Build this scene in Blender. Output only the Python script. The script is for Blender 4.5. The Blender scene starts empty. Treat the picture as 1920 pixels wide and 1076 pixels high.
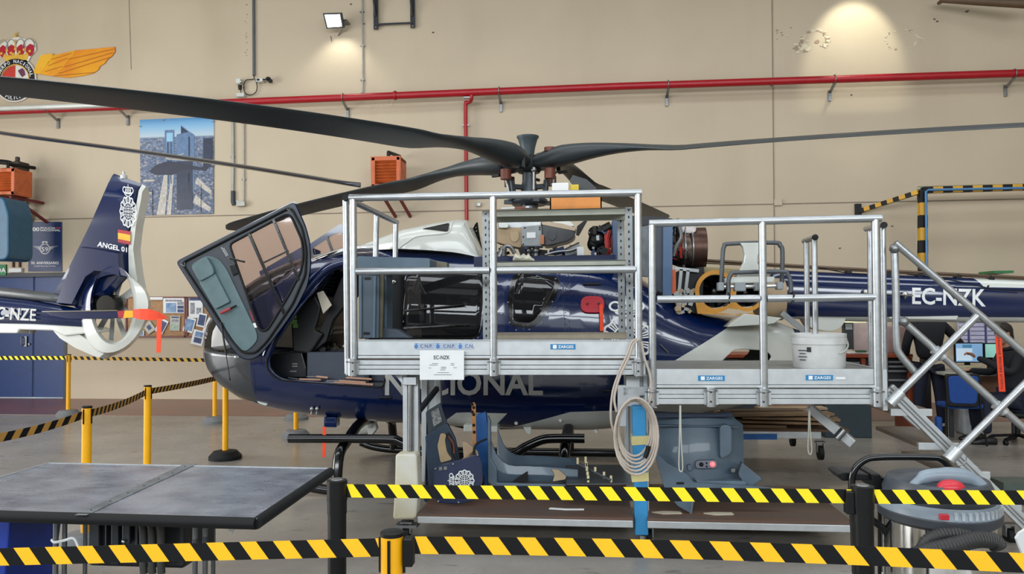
import bpy, bmesh, math, random
from mathutils import Vector, Matrix
from mathutils.bvhtree import BVHTree
random.seed(7)
V = Vector
SC = bpy.context.scene
COL = SC.collection
# ---------------------------------------------------------------- camera
FPX = 1400.0
CAM = V((0, 0, 1.67))
ROT = Matrix.Rotation(math.radians(5.8), 3, 'Z') @ Matrix.Rotation(math.radians(90 + 1.76), 3, 'X') @ Matrix.Rotation(math.radians(-0.43), 3, 'Z')
cd = bpy.data.cameras.new('camera'); cam = bpy.data.objects.new('camera', cd); COL.objects.link(cam)
cd.sensor_width = 36; cd.lens = FPX / 1920 * 36; cd.clip_start = 0.05; cd.clip_end = 200
cam.matrix_world = Matrix.Translation(CAM) @ ROT.to_4x4()
SC.camera = cam
# ---------------------------------------------------------------- world, daylight, exposure
w = bpy.data.worlds.new('World'); SC.world = w; w.use_nodes = True
w.node_tree.nodes['Background'].inputs[0].default_value = (0.80, 0.90, 1.0, 1)
w.node_tree.nodes['Background'].inputs[1].default_value = 1.0
SC.view_settings.view_transform = 'Standard'; SC.view_settings.look = 'None'
SC.view_settings.gamma = 1; SC.view_settings.use_curve_mapping = False
SC.view_settings.exposure = 0.0
def area(name, loc, rot, sx, sy, power, col=(1, 1, 1)):
    l = bpy.data.lights.new(name, 'AREA'); l.shape = 'RECTANGLE'; l.size = sx; l.size_y = sy
    l.energy = power; l.color = col
    o = bpy.data.objects.new(name, l); COL.objects.link(o)
    o.location = loc; o.rotation_euler = [math.radians(a) for a in rot]
    return o
WALLY = 13.7
# unseen roof skylights, added as soft top light, and the clerestory band above the hangar doors behind the camera
area('added_skylight_front', (-1, 1.5, 8.9), (0, 0, 0), 20, 1.6, 560, (0.93, 0.97, 1.0))
area('added_skylight_rear', (-1, 7.5, 8.9), (0, 0, 0), 20, 1.6, 330, (0.95, 0.98, 1.0))
area('clerestory_daylight', (-1, -8.7, 5.6), (90, 0, 0), 26, 2.3, 2050, (0.9, 0.96, 1.0))
area('open_hangar_door_daylight', (-14.8, 4.3, 3.0), (0, -90, 0), 5.4, 7.6, 1050, (1.0, 0.98, 0.95))
# ---------------------------------------------------------------- pixel to place
def ray(px, py):
    return ROT @ V(((px - 960) / FPX, -(py - 538) / FPX, -1))
def P(px, py, Y):
    d = ray(px, py); return CAM + d * (Y / d.y)
def FZ(px, py, z):
    d = ray(px, py); return CAM + d * ((z - 1.67) / d.z)
def PX(px, py, X):
    d = ray(px, py); return CAM + d * (X / d.x)
def W(px, py, off=0.0):
    return P(px, py, WALLY - off)
def wpx(Y):  # metres per pixel near the middle of plane Y
    return (P(961, 538, Y) - P(960, 538, Y)).length
# ---------------------------------------------------------------- materials
def srgb(h):
    h = h.lstrip('#'); c = [int(h[i:i + 2], 16) / 255 for i in (0, 2, 4)]
    return tuple((x / 12.92 if x <= 0.04045 else ((x + 0.055) / 1.055) ** 2.4) for x in c) + (1,)
MATS = {}
def mat(name, col, rough=0.5, metal=0.0, var=0.06, scale=8.0, bump=0.0, coat=0.0, emit=None, estr=0.0, alpha=1.0, trans=0.0, stretch=None, col2=None, spec=0.5):
    if name in MATS: return MATS[name]
    m = bpy.data.materials.new(name); m.use_nodes = True; MATS[name] = m
    nt = m.node_tree; b = nt.nodes['Principled BSDF']; N = nt.nodes.new; L = nt.links.new
    c = srgb(col) if isinstance(col, str) else col
    b.inputs['Base Color'].default_value = c
    b.inputs['Roughness'].default_value = rough; b.inputs['Metallic'].default_value = metal
    b.inputs['Coat Weight'].default_value = coat; b.inputs['Coat Roughness'].default_value = 0.04
    b.inputs['Specular IOR Level'].default_value = spec
    if alpha < 1: b.inputs['Alpha'].default_value = alpha
    if trans: b.inputs['Transmission Weight'].default_value = trans
    if emit:
        b.inputs['Emission Color'].default_value = srgb(emit); b.inputs['Emission Strength'].default_value = estr
    if var > 0 or bump > 0:
        tc = N('ShaderNodeTexCoord'); mp = N('ShaderNodeMapping'); n = N('ShaderNodeTexNoise')
        L(tc.outputs['Object'], mp.inputs[0]); L(mp.outputs[0], n.inputs['Vector'])
        mp.inputs['Scale'].default_value = stretch or (1, 1, 1)
        n.inputs['Scale'].default_value = scale; n.inputs['Detail'].default_value = 5
        if var > 0:
            r = N('ShaderNodeValToRGB'); L(n.outputs['Fac'], r.inputs[0])
            c2 = (srgb(col2) if isinstance(col2, str) else col2) if col2 else tuple(x * (1 - 2 * var) for x in c[:3]) + (1,)
            c1 = c if col2 else tuple(min(1, x * (1 + var)) for x in c[:3]) + (1,)
            r.color_ramp.elements[0].position = 0.35; r.color_ramp.elements[1].position = 0.65
            r.color_ramp.elements[0].color = c2; r.color_ramp.elements[1].color = c1
            L(r.outputs[0], b.inputs['Base Color'])
        if bump > 0:
            bp = N('ShaderNodeBump'); bp.inputs['Strength'].default_value = bump; bp.inputs['Distance'].default_value = 0.01
            L(n.outputs['Fac'], bp.inputs['Height']); L(bp.outputs[0], b.inputs['Normal'])
    return m
def glass(name, tint, alpha=0.35, rough=0.03):
    """thin pane: tinted see-through film with a glossy coat"""
    if name in MATS: return MATS[name]
    m = bpy.data.materials.new(name); m.use_nodes = True; MATS[name] = m
    nt = m.node_tree; N = nt.nodes.new; L = nt.links.new
    out = nt.nodes['Material Output']; nt.nodes.remove(nt.nodes['Principled BSDF'])
    t = N('ShaderNodeBsdfTransparent'); t.inputs[0].default_value = tuple(tint[:3]) + (1,)
    g = N('ShaderNodeBsdfGlossy'); g.inputs['Roughness'].default_value = rough
    g.inputs[0].default_value = (1, 1, 1, 1)
    d = N('ShaderNodeBsdfDiffuse'); d.inputs[0].default_value = (tint[0] * .1, tint[1] * .1, tint[2] * .1, 1)
    m1 = N('ShaderNodeMixShader'); m1.inputs[0].default_value = alpha; L(t.outputs[0], m1.inputs[1]); L(d.outputs[0], m1.inputs[2])
    fr = N('ShaderNodeFresnel'); fr.inputs[0].default_value = 1.45
    m2 = N('ShaderNodeMixShader'); L(fr.outputs[0], m2.inputs[0]); L(m1.outputs[0], m2.inputs[1]); L(g.outputs[0], m2.inputs[2])
    L(m2.outputs[0], out.inputs[0])
    return m
M_alu = mat('brushed_aluminium', '#b4b8bb', 0.34, 0.85, 0.05, 30, stretch=(.3, 1, 1))
M_aluf = mat('aluminium_profile', '#c3c7c9', 0.42, 0.7, 0.04, 12)
M_steel = mat('bare_steel', '#8d8f90', 0.35, 0.9, 0.08)
M_chrome = mat('polished_steel', '#c9c9c6', 0.12, 1.0, 0.03)
M_black = mat('black_plastic', '#0b0c0e', 0.45, 0, 0.05, spec=.3)
M_gloss = mat('gloss_black', '#060708', 0.18, 0, 0, coat=0.3)
M_navy = mat('navy_paint', '#051b47', 0.18, 0.0, 0.03, 3, coat=0.8)
M_white = mat('white_paint', '#c9ccc6', 0.28, 0, 0.03, 3, coat=0.4)
M_yel = mat('stanchion_yellow', '#f2ad08', 0.38, 0, 0.03)
M_tapeY = mat('tape_yellow', '#fbe414', 0.55, 0, 0.02)
M_tapeK = mat('tape_black', '#0c0d10', 0.65, 0, 0.04, spec=.25)
M_tapeA = mat('tape_amber', '#fdc012', .55, 0, .02)
M_tapeShade = mat('tape_backlit_shade', '#b3843a', .6, 0, .04)  # back-lit shade of the left belts, painted into the tape colour
M_red = mat('pipe_red', '#a3121f', 0.35, 0, 0.05)
M_flag = mat('flag_orange', '#f04418', 0.6, 0, 0.05)
M_grey = mat('panel_grey', '#4d5e6c', 0.45, 0, 0.05, 4)
M_dgrey = mat('dark_grey_trim', '#33383f', 0.5, 0, 0.05)
M_paper = mat('paper_white', '#dfe2e3', 0.7, 0, 0.02)
M_lett = mat('lettering_grey', '#b9bbb8', 0.5, 0, 0.02)
M_wlett = mat('lettering_white', '#e4e6e6', 0.5, 0, 0.02)
M_klett = mat('lettering_dark', '#23262b', 0.5, 0, 0.02)
M_blade = mat('blade_grey', '#2f3639', 0.42, 0, 0.08, 3)
M_rubber = mat('rubber', '#0e1012', 0.65, 0, 0.08, spec=.3)
M_copper = mat('rust_brown', '#6b3a2a', 0.5, 0.2, 0.12)
M_orange = mat('heater_orange', '#c4602f', 0.45, 0, 0.06)
M_wood = mat('plywood', '#7a5a48', 0.6, 0, 0.12, 6, stretch=(.2, 2, 1))
M_beige = mat('primer_beige', '#a58f72', 0.55, 0, 0.05)
# ---------------------------------------------------------------- mesh helper
ORG = {}
def link_props(o, label=None, cat=None, group=None, kind=None):
    if label: o['label'] = label
    if cat: o['category'] = cat
    if group: o['group'] = group
    if kind: o['kind'] = kind
    return o
def thing(name, label, cat, loc=(0, 0, 0), group=None):
    o = bpy.data.objects.new(name, None); COL.objects.link(o); o.location = V(loc)
    o.empty_display_size = 0.1
    ORG[o.name] = V(loc)
    return link_props(o, label, cat, group)
class MB:
    def __init__(s): s.v = []; s.f = []; s.mi = []; s.sm = []
    def add(s, vs, fs, mi=0, sm=False):
        n = len(s.v); s.v += [V(a) for a in vs]
        for f in fs: s.f.append([i + n for i in f]); s.mi.append(mi); s.sm.append(sm)
        return s
    def box(s, c, size, rot=None, mi=0):
        c = V(c); a, b, d = [x / 2 for x in size]
        vs = [V((x, y, z)) for z in (-d, d) for y in (-b, b) for x in (-a, a)]
        if rot is not None: vs = [rot @ q for q in vs]
        return s.add([q + c for q in vs], [(0, 2, 3, 1), (4, 5, 7, 6), (0, 1, 5, 4), (2, 6, 7, 3), (0, 4, 6, 2), (1, 3, 7, 5)], mi)
    def bb(s, lo, hi, mi=0):
        lo = V(lo); hi = V(hi)
        return s.box((lo + hi) / 2, [abs(hi[i] - lo[i]) for i in range(3)], None, mi)
    def beam(s, a, b, w, h, up=(0, 0, 1), mi=0):
        a = V(a); b = V(b); d = (b - a); L = d.length; d.normalize()
        up = V(up); x = d.cross(up)
        if x.length < 1e-4: x = d.cross(V((0, 1, 0)))
        x.normalize(); u = x.cross(d)
        R = Matrix((x, d, u)).transposed()
        return s.box((a + b) / 2, (w, L, h), R, mi)
    def tube(s, pts, r, n=10, mi=0, cap=True, closed=False, smooth_n=0):
        pts = [V(p) for p in pts]
        if smooth_n:
            pts = catmull(pts, smooth_n)
        m = len(pts); rs = r if isinstance(r, (list, tuple)) else [r] * m
        if smooth_n and isinstance(r, (list, tuple)):
            rs = [r[min(len(r) - 1, int(i / smooth_n))] for i in range(m)]
        prev = None; rings = []
        for i in range(m):
            if closed: t = pts[(i + 1) % m] - pts[i - 1]
            else: t = pts[min(i + 1, m - 1)] - pts[max(i - 1, 0)]
            if t.length < 1e-9: t = V((0, 0, 1))
            t.normalize()
            if prev is None:
                x = t.cross(V((0, 0, 1)))
                if x.length < 1e-3: x = t.cross(V((0, 1, 0)))
            else: x = prev - t * prev.dot(t)
            x.normalize(); prev = x; y = t.cross(x)
            rings.append([pts[i] + (x * math.cos(2 * math.pi * k / n) + y * math.sin(2 * math.pi * k / n)) * rs[i] for k in range(n)])
        return s.loft(rings, mi, cap, closed)
    def loft(s, rings, mi=0, cap=True, closed=False, sm=True):
        n = len(rings[0]); m = len(rings); vs = [p for r in rings for p in r]; fs = []
        for i in range(m if closed else m - 1):
            j = (i + 1) % m
            for k in range(n):
                l = (k + 1) % n
                fs.append((i * n + k, i * n + l, j * n + l, j * n + k))
        s.add(vs, fs, mi, sm)
        if cap and not closed:
            s.add(rings[0], [tuple(range(n - 1, -1, -1))], mi); s.add(rings[-1], [tuple(range(n))], mi)
        return s
    def cyl(s, a, b, r, r2=None, n=20, mi=0):
        return s.tube([a, b], [r, r if r2 is None else r2], n, mi)
    def lathe(s, o, prof, n=28, mi=0, axis='Z', cap=True):
        o = V(o); rings = []
        for r, h in prof:
            ring = []
            for k in range(n):
                c, q = r * math.cos(2 * math.pi * k / n), r * math.sin(2 * math.pi * k / n)
                ring.append(o + (V((c, q, h)) if axis == 'Z' else V((h, c, q)) if axis == 'X' else V((c, -h, q))))
            rings.append(ring)
        return s.loft(rings, mi, cap)
    def prism(s, poly, vec, mi=0, sm=False):
        n = len(poly); a = [V(p) for p in poly]; vec = V(vec); b = [p + vec for p in a]
        s.add(a + b, [tuple(range(n))[::-1], tuple(range(n, 2 * n))], mi)
        s.add(a + b, [(k, (k + 1) % n, n + (k + 1) % n, n + k) for k in range(n)], mi, sm)
        return s
    def sphere(s, c, r, n=16, m=10, sc=(1, 1, 1), mi=0):
        c = V(c); rings = []
        for i in range(m + 1):
            a = -math.pi / 2 + math.pi * i / m
            rr = max(1e-4, math.cos(a)) * r
            rings.append([c + V((rr * math.cos(2 * math.pi * k / n) * sc[0], rr * math.sin(2 * math.pi * k / n) * sc[1], r * math.sin(a) * sc[2])) for k in range(n)])
        return s.loft(rings, mi)
    def build(s, name, mats, parent=None, bevel=0.0, label=None, cat=None, group=None, kind=None, solid=0.0, sub=0, origin=None, segs=2, soff=-1):
        if not isinstance(mats, (list, tuple)): mats = [mats]
        if parent is not None: org = ORG[parent.name]
        elif origin is not None: org = V(origin)
        else:
            xs = [p.x for p in s.v]; ys = [p.y for p in s.v]; zs = [p.z for p in s.v]
            org = V(((min(xs) + max(xs)) / 2, (min(ys) + max(ys)) / 2, min(zs)))
        me = bpy.data.meshes.new(name)
        me.from_pydata([tuple(p - org) for p in s.v], [], s.f)
        for m in mats: me.materials.append(m)
        me.polygons.foreach_set('material_index', s.mi); me.polygons.foreach_set('use_smooth', s.sm)
        bm = bmesh.new(); bm.from_mesh(me)
        bmesh.ops.remove_doubles(bm, verts=bm.verts, dist=1e-5)
        bmesh.ops.recalc_face_normals(bm, faces=bm.faces)
        bm.to_mesh(me); bm.free()
        if any(s.sm): me.set_sharp_from_angle(angle=math.radians(40))
        o = bpy.data.objects.new(name, me); COL.objects.link(o)
        ORG[o.name] = org
        if parent is not None: o.parent = parent
        else: o.location = org
        if bevel:
            b = o.modifiers.new('bevel', 'BEVEL'); b.width = bevel; b.segments = segs; b.limit_method = 'ANGLE'; b.angle_limit = 0.6
        if solid:
            b = o.modifiers.new('solid', 'SOLIDIFY'); b.thickness = solid; b.offset = soff
        if sub:
            b = o.modifiers.new('sub', 'SUBSURF'); b.levels = sub; b.render_levels = sub
        return link_props(o, label, cat, group, kind)
def catmull(pts, k):
    out = []
    for i in range(len(pts) - 1):
        p0 = pts[max(i - 1, 0)]; p1 = pts[i]; p2 = pts[i + 1]; p3 = pts[min(i + 2, len(pts) - 1)]
        for j in range(k):
            t = j / k
            out.append(0.5 * ((2 * p1) + (p2 - p0) * t + (2 * p0 - 5 * p1 + 4 * p2 - p3) * t * t + (3 * p1 - p0 - 3 * p2 + p3) * t ** 3))
    out.append(pts[-1]); return out
def interp(tab, x):
    """piecewise linear table [(x, a, b..)]"""
    if x <= tab[0][0]: return tab[0][1:]
    for p, q in zip(tab, tab[1:]):
        if x <= q[0]:
            t = (x - p[0]) / (q[0] - p[0]); return tuple(a + (b - a) * t for a, b in zip(p[1:], q[1:]))
    return tab[-1][1:]
def dup(o, delta=(0, 0, 0), label=None, rotz=None, loc=None):
    c = o.copy(); COL.objects.link(c)
    c.location = V(loc) if loc is not None else o.location + V(delta)
    if rotz is not None: c.rotation_euler = (0, 0, rotz)
    if label: c['label'] = label
    kids = [k for k in list(COL.objects) if k.parent == o]
    for k in kids:
        d = k.copy(); COL.objects.link(d); d.parent = c
        for g in [q for q in list(COL.objects) if q.parent == k]:
            e = g.copy(); COL.objects.link(e); e.parent = d
    return c
TXT = {}
def text_geo(s, bold=0.0):
    key = (s, bold)
    if key in TXT: return TXT[key]
    cu = bpy.data.curves.new('t', 'FONT'); cu.body = s; cu.resolution_u = 3; cu.offset = bold
    o = bpy.data.objects.new('t', cu); COL.objects.link(o)
    dg = bpy.context.evaluated_depsgraph_get(); me = o.evaluated_get(dg).to_mesh()
    vs = [v.co.copy() for v in me.vertices]; fs = [tuple(p.vertices) for p in me.polygons]
    o.evaluated_get(dg).to_mesh_clear(); bpy.data.objects.remove(o); bpy.data.curves.remove(cu)
    x0 = min(v.x for v in vs); x1 = max(v.x for v in vs); y0 = min(v.y for v in vs); y1 = max(v.y for v in vs)
    TXT[key] = ([((v.x - x0) / (x1 - x0), (v.y - y0) / (y1 - y0)) for v in vs], fs)
    return TXT[key]
def quadmap(bl, br, tr, tl, lift=0.0):
    bl, br, tr, tl = map(V, (bl, br, tr, tl)); n = (br - bl).cross(tl - bl).normalized()
    return lambda u, v: bl.lerp(br, u).lerp(tl.lerp(tr, u), v) + n * lift
def qpx(x0, y0, x1, y1, Y, lift=0.0, sl=0.0):
    """upright rectangle seen at pixels x0..x1, y0..y1 (left, top, right, bottom) on the plane Y"""
    return quadmap(P(x0, y1 - sl * 0, Y), P(x1, y1 - sl, Y), P(x1, y0 - sl, Y), P(x0, y0, Y), lift)
def put_text(mb, s, fn, mi=0, bold=0.0):
    g, fs = text_geo(s, bold); mb.add([fn(u, v) for u, v in g], fs, mi)
def put_poly(mb, pts, fn, mi=0):
    mb.add([fn(u, v) for u, v in pts], [tuple(range(len(pts)))], mi)
def put_rect(mb, u0, v0, u1, v1, fn, mi=0):
    put_poly(mb, [(u0, v0), (u1, v0), (u1, v1), (u0, v1)], fn, mi)
def put_ring(mb, cx, cy, ax, ay, bx, by, fn, mi=0, n=40, a0=0.0, a1=2 * math.pi, wave=0, amp=0.0):
    vs = []; 
    for i in range(n + 1):
        a = a0 + (a1 - a0) * i / n; k = 1 + amp * (0.5 + 0.5 * math.cos(wave * a)) if wave else 1
        vs.append(fn(cx + ax * k * math.cos(a), cy + ay * k * math.sin(a))); vs.append(fn(cx + bx * k * math.cos(a), cy + by * k * math.sin(a)))
    mb.add(vs, [(2 * i, 2 * i + 1, 2 * i + 3, 2 * i + 2) for i in range(n)], mi)
def put_disc(mb, cx, cy, rx, ry, fn, mi=0, n=28):
    mb.add([fn(cx, cy)] + [fn(cx + rx * math.cos(2 * math.pi * i / n), cy + ry * math.sin(2 * math.pi * i / n)) for i in range(n)],
           [(0, i + 1, (i + 1) % n + 1) for i in range(n)], mi)
def put_badge(mb, fn, mi=0):
    """sunburst oval badge under a crown in the unit square"""
    cx, cy, rx, ry = .5, .36, .5, .36
    put_ring(mb, cx, cy, rx * .87, ry * .87, rx * .96, ry * .96, fn, mi, 96, wave=12, amp=.09)
    for i in range(48):
        a = 2 * math.pi * i / 48; 
        if i % 4 == 0: continue
        k = 1 + .05 * (0.5 + 0.5 * math.cos(12 * a)); da = .036; r0, r1 = .60, .90 * k
        mb.add([fn(cx + rx * r * math.cos(b), cy + ry * r * math.sin(b)) for r, b in ((r0, a - da), (r1, a - da), (r1, a + da), (r0, a + da))], [(0, 1, 2, 3)], mi)
    put_ring(mb, cx, cy, rx * .54, ry * .54, rx * .60, ry * .60, fn, mi)
    put_ring(mb, cx, cy, rx * .36, ry * .36, rx * .40, ry * .40, fn, mi)
    for i in range(14):
        a = 2 * math.pi * i / 14; put_disc(mb, cx + rx * .47 * math.cos(a), cy + ry * .47 * math.sin(a), .022, .016, fn, mi, 6)
    for a in range(4):
        put_ring(mb, cx + .085 * math.cos(a * math.pi / 2 + .785), cy + .062 * math.sin(a * math.pi / 2 + .785), .04, .03, .062, .045, fn, mi, 12)
    put_rect(mb, cx - .012, cy - .13, cx + .012, cy + .13, fn, mi); put_rect(mb, cx - .18, cy - .009, cx + .18, cy + .009, fn, mi)
    # crown
    put_ring(mb, .5, .78, .20, .045, .24, .065, fn, mi, 20, math.pi, 2 * math.pi)
    put_rect(mb, .30, .765, .70, .785, fn, mi)
    for k, (x, wd) in enumerate(((.27, .13), (.42, .10), (.58, .10), (.73, .13))):
        put_ring(mb, x, .86, wd * .66, .05, wd, .078, fn, mi, 18)
    put_ring(mb, .5, .87, .03, .05, .06, .075, fn, mi, 18)
    put_disc(mb, .5, .955, .03, .018, fn, mi, 10)
    put_rect(mb, .488, .95, .512, 1.0, fn, mi)
# ================================================================ the hangar itself
def wall_material():
    m = mat('wall_plaster', '#c0b29b', 0.62, 0, 0.025, 0.6, spec=0.3)
    nt = m.node_tree; N = nt.nodes.new; L = nt.links.new; b = nt.nodes['Principled BSDF']
    src = b.inputs['Base Color'].links[0].from_socket
    n = N('ShaderNodeTexNoise'); n.inputs['Scale'].default_value = 0.9; n.inputs['Detail'].default_value = 8
    mp = N('ShaderNodeMapping'); mp.inputs['Scale'].default_value = (1, 1, 0.18); tc = N('ShaderNodeTexCoord')
    L(tc.outputs['Object'], mp.inputs[0]); L(mp.outputs[0], n.inputs['Vector'])
    r = N('ShaderNodeValToRGB'); r.color_ramp.elements[0].position = .55; r.color_ramp.elements[1].position = .8
    r.color_ramp.elements[0].color = (1, 1, 1, 1); r.color_ramp.elements[1].color = (0.82, 0.80, 0.76, 1)
    mx = N('ShaderNodeMix'); mx.data_type = 'RGBA'; mx.blend_type = 'MULTIPLY'; mx.inputs[0].default_value = 0.6
    L(n.outputs['Fac'], r.inputs[0]); L(src, mx.inputs[6]); L(r.outputs[0], mx.inputs[7]); L(mx.outputs[2], b.inputs['Base Color'])
    n2 = N('ShaderNodeTexNoise'); n2.inputs['Scale'].default_value = 14; bp = N('ShaderNodeBump'); bp.inputs['Strength'].default_value = .12; bp.inputs['Distance'].default_value = .02
    L(tc.outputs['Object'], n2.inputs['Vector']); L(n2.outputs['Fac'], bp.inputs['Height']); L(bp.outputs[0], b.inputs['Normal'])
    return m
M_wall = wall_material()
def floor_material():
    m = bpy.data.materials.new('worn_concrete_paint'); m.use_nodes = True
    nt = m.node_tree; N = nt.nodes.new; L = nt.links.new; b = nt.nodes['Principled BSDF']
    tc = N('ShaderNodeTexCoord')
    n = N('ShaderNodeTexNoise'); n.inputs['Scale'].default_value = 0.7; n.inputs['Detail'].default_value = 9; n.inputs['Roughness'].default_value = .62
    L(tc.outputs['Object'], n.inputs['Vector'])
    r = N('ShaderNodeValToRGB'); L(n.outputs['Fac'], r.inputs[0])
    r.color_ramp.elements[0].position = .3; r.color_ramp.elements[1].position = .7
    r.color_ramp.elements[0].color = srgb('#77716a'); r.color_ramp.elements[1].color = srgb('#98938b')
    n2 = N('ShaderNodeTexNoise'); n2.inputs['Scale'].default_value = 5; n2.inputs['Detail'].default_value = 6
    mp = N('ShaderNodeMapping'); mp.inputs['Scale'].default_value = (.7, 2.4, 1); L(tc.outputs['Object'], mp.inputs[0]); L(mp.outputs[0], n2.inputs['Vector'])
    r2 = N('ShaderNodeValToRGB'); r2.color_ramp.elements[0].position = .64; r2.color_ramp.elements[1].position = .70
    r2.color_ramp.elements[0].color = (0, 0, 0, 1); r2.color_ramp.elements[1].color = (.8, .8, .8, 1)
    L(n2.outputs['Fac'], r2.inputs[0])
    mx = N('ShaderNodeMix'); mx.data_type = 'RGBA'; L(r2.outputs[0], mx.inputs[0]); L(r.outputs[0], mx.inputs[6]); mx.inputs[7].default_value = srgb('#55504a')
    L(mx.outputs[2], b.inputs['Base Color'])
    n3 = N('ShaderNodeTexNoise'); n3.inputs['Scale'].default_value = 1.6; n3.inputs['Detail'].default_value = 4; L(tc.outputs['Object'], n3.inputs['Vector'])
    mr = N('ShaderNodeMapRange'); mr.inputs[3].default_value = .14; mr.inputs[4].default_value = .42; L(n3.outputs['Fac'], mr.inputs[0]); L(mr.outputs[0], b.inputs['Roughness'])
    bp = N('ShaderNodeBump'); bp.inputs['Strength'].default_value = .06; bp.inputs['Distance'].default_value = .02; L(n2.outputs['Fac'], bp.inputs['Height']); L(bp.outputs[0], b.inputs['Normal'])
    return m
XL, XR, YB, HZ = -15.0, 13.0, -9.0, 9.0
MB().bb((XL, YB, -.2), (XR, WALLY + .3, 0)).build('floor', floor_material(), kind='structure')
# back wall with the opening of the blue double door
dl, dr, dt = W(-260, 600).x, W(124, 600).x, W(60, 516).z
wb = MB(); wb.bb((XL, WALLY, 0), (dl, WALLY + .3, HZ)); wb.bb((dr, WALLY, 0), (XR, WALLY + .3, HZ)); wb.bb((dl, WALLY, dt), (dr, WALLY + .3, HZ))
wb.build('wall_back', M_wall, kind='structure')
MB().bb((XL - .3, YB, 0), (XL, .4, HZ)).bb((XL - .3, 8.2, 0), (XL, WALLY + .3, HZ)).bb((XL - .3, .4, 5.8), (XL, 8.2, HZ)).build('wall_left', M_wall, kind='structure')
MB().bb((XR, YB, 0), (XR + .3, WALLY + .3, HZ)).build('wall_right', M_wall, kind='structure')
# front wall behind the camera with its clerestory opening
wf = MB(); wf.bb((XL, YB - .3, 0), (XR, YB, 4.4)); wf.bb((XL, YB - .3, 6.8), (XR, YB, HZ))
wf.build('wall_front', mat('hangar_door_sheet', '#8b9196', .5), kind='structure')
cl = MB()
for y0, y1 in ((YB, .6), (2.4, 6.6), (8.4, WALLY + .3)): cl.bb((XL, y0, HZ), (XR, y1, HZ + .2))
cl.build('ceiling', mat('ceiling_sheet', '#b3b4b0', .7), kind='structure')
for i in range(12):
    pass
fr = MB()
for y in (-6, -1.5, 4.5, 10.5):
    fr.bb((XL, y - .1, HZ - .6), (XR, y + .1, HZ))
fr.build('trim_1', mat('roof_truss_paint', '#5e6468', .5), kind='structure')
# painted walkway strip along the wall
y0 = FZ(300, 779, 0).y
MB().bb((XL, y0, 0), (XR, WALLY, .004)).build('trim_2', mat('walkway_red_brown', '#7d4a3e', .3, 0, .22, 1.4, col2='#6a4a44'), kind='structure')
# panel joints of the wall
j = MB()
j.beam(W(-200, 417, .004), W(2100, 369, .004), .008, .018)
j.beam(W(1447, -40, .004), W(1455, 770, .004), .012, .02, up=(0, 1, 0))
j.beam(W(240, -60, .002), W(246, 130, .002), .012, .006, up=(0, 1, 0))
j.build('trim_3', mat('wall_joint', '#85786a', .8), kind='structure')
# flaking plaster and scuffs (raised thin flakes on the wall)
fl = MB(); random.seed(3)
def flake(px, py, r, mi=0):
    c = W(px, py, 0.0); n = random.randint(5, 8)
    pts = [c + V((r * random.uniform(.5, 1.2) * math.cos(2 * math.pi * k / n), 0, r * .6 * random.uniform(.4, 1.2) * math.sin(2 * math.pi * k / n))) for k in range(n)]
    fl.prism(pts, (0, -random.uniform(.004, .012), 0), mi)
for k in range(44):
    a = random.uniform(-1.2, 3.6); flake(1528 + 24 * math.cos(a) + random.gauss(0, 2), 74 - 17 * math.sin(a) + random.gauss(0, 2), random.uniform(.015, .05), random.choice((0, 1)))
for k in range(30): flake(random.gauss(1503, 9), random.gauss(86, 6), random.uniform(.02, .07), random.choice((0, 1)))
for k in range(14): flake(random.gauss(1468, 8), random.gauss(62, 8), random.uniform(.01, .03), random.choice((0, 1)))
for k in range(26):
    a = random.uniform(.3, 6); flake(1690 + 30 * math.cos(a), 74 - 20 * math.sin(a) + random.gauss(0, 1.5), random.uniform(.01, .035), random.choice((0, 1, 1)))
for k in range(14): flake(random.gauss(1722, 4), random.gauss(73, 4), random.uniform(.02, .04), 1)
for px, py in ((1752, 36), (1757, 40), (1812, 22), (1815, 20), (683, 45), (658, 8), (812, 61), (1596, 178), (1446, 160), (1660, 418), (1673, 424), (1575, 465)): flake(px, py, .025, 2)
for k in range(22): flake(462 + random.gauss(0, 1.2), random.uniform(5, 120), random.uniform(.005, .018), 0)
for k in range(12): flake(random.uniform(690, 740), random.gauss(196, 3), random.uniform(.01, .025), 1)
fl.build('trim_4', [mat('flake_brown', '#a08d76', .8), mat('flake_pale', '#cfc6ae', .8), mat('scuff_dark', '#4c443a', .8)], kind='structure')
# blue double door
dY = WALLY + .08
d = MB()
dm = (dl + dr) / 2
for a, b in ((dl, dm - .008), (dm + .008, W(57, 650).x - .008), (W(57, 650).x + .008, dr)):
    d.bb((a + .01, dY, .02), (b - .01, dY + .06, dt - .02))
dob = d.build('door_1', mat('door_blue', '#16356a', .42, 0, .05), kind='structure', bevel=.006)
fb = MB(); fb.bb((dl, WALLY - .01, dt - .03), (dr, WALLY + .2, dt + .05)); fb.bb((dr - .04, WALLY - .01, 0), (dr + .03, WALLY + .2, dt))
ORG_d = dob
fb.build('door_frame', M_dgrey, dob)
hb = MB(); hb.box(P(50, 640, dY) + V((0, -.02, 0)), (.05, .03, .2)); hb.tube([P(46, 632, dY) + V((0, -.03, 0)), P(46, 632, dY) + V((0, -.09, 0)), P(46, 646, dY) + V((0, -.09, 0)), P(46, 646, dY) + V((0, -.03, 0))], .012, 8)
hb.cyl(P(56, 645, dY), P(56, 645, dY) + V((0, -.03, 0)), .02)
hb.build('door_handle', M_steel, dob, label='steel pull handle')
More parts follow.
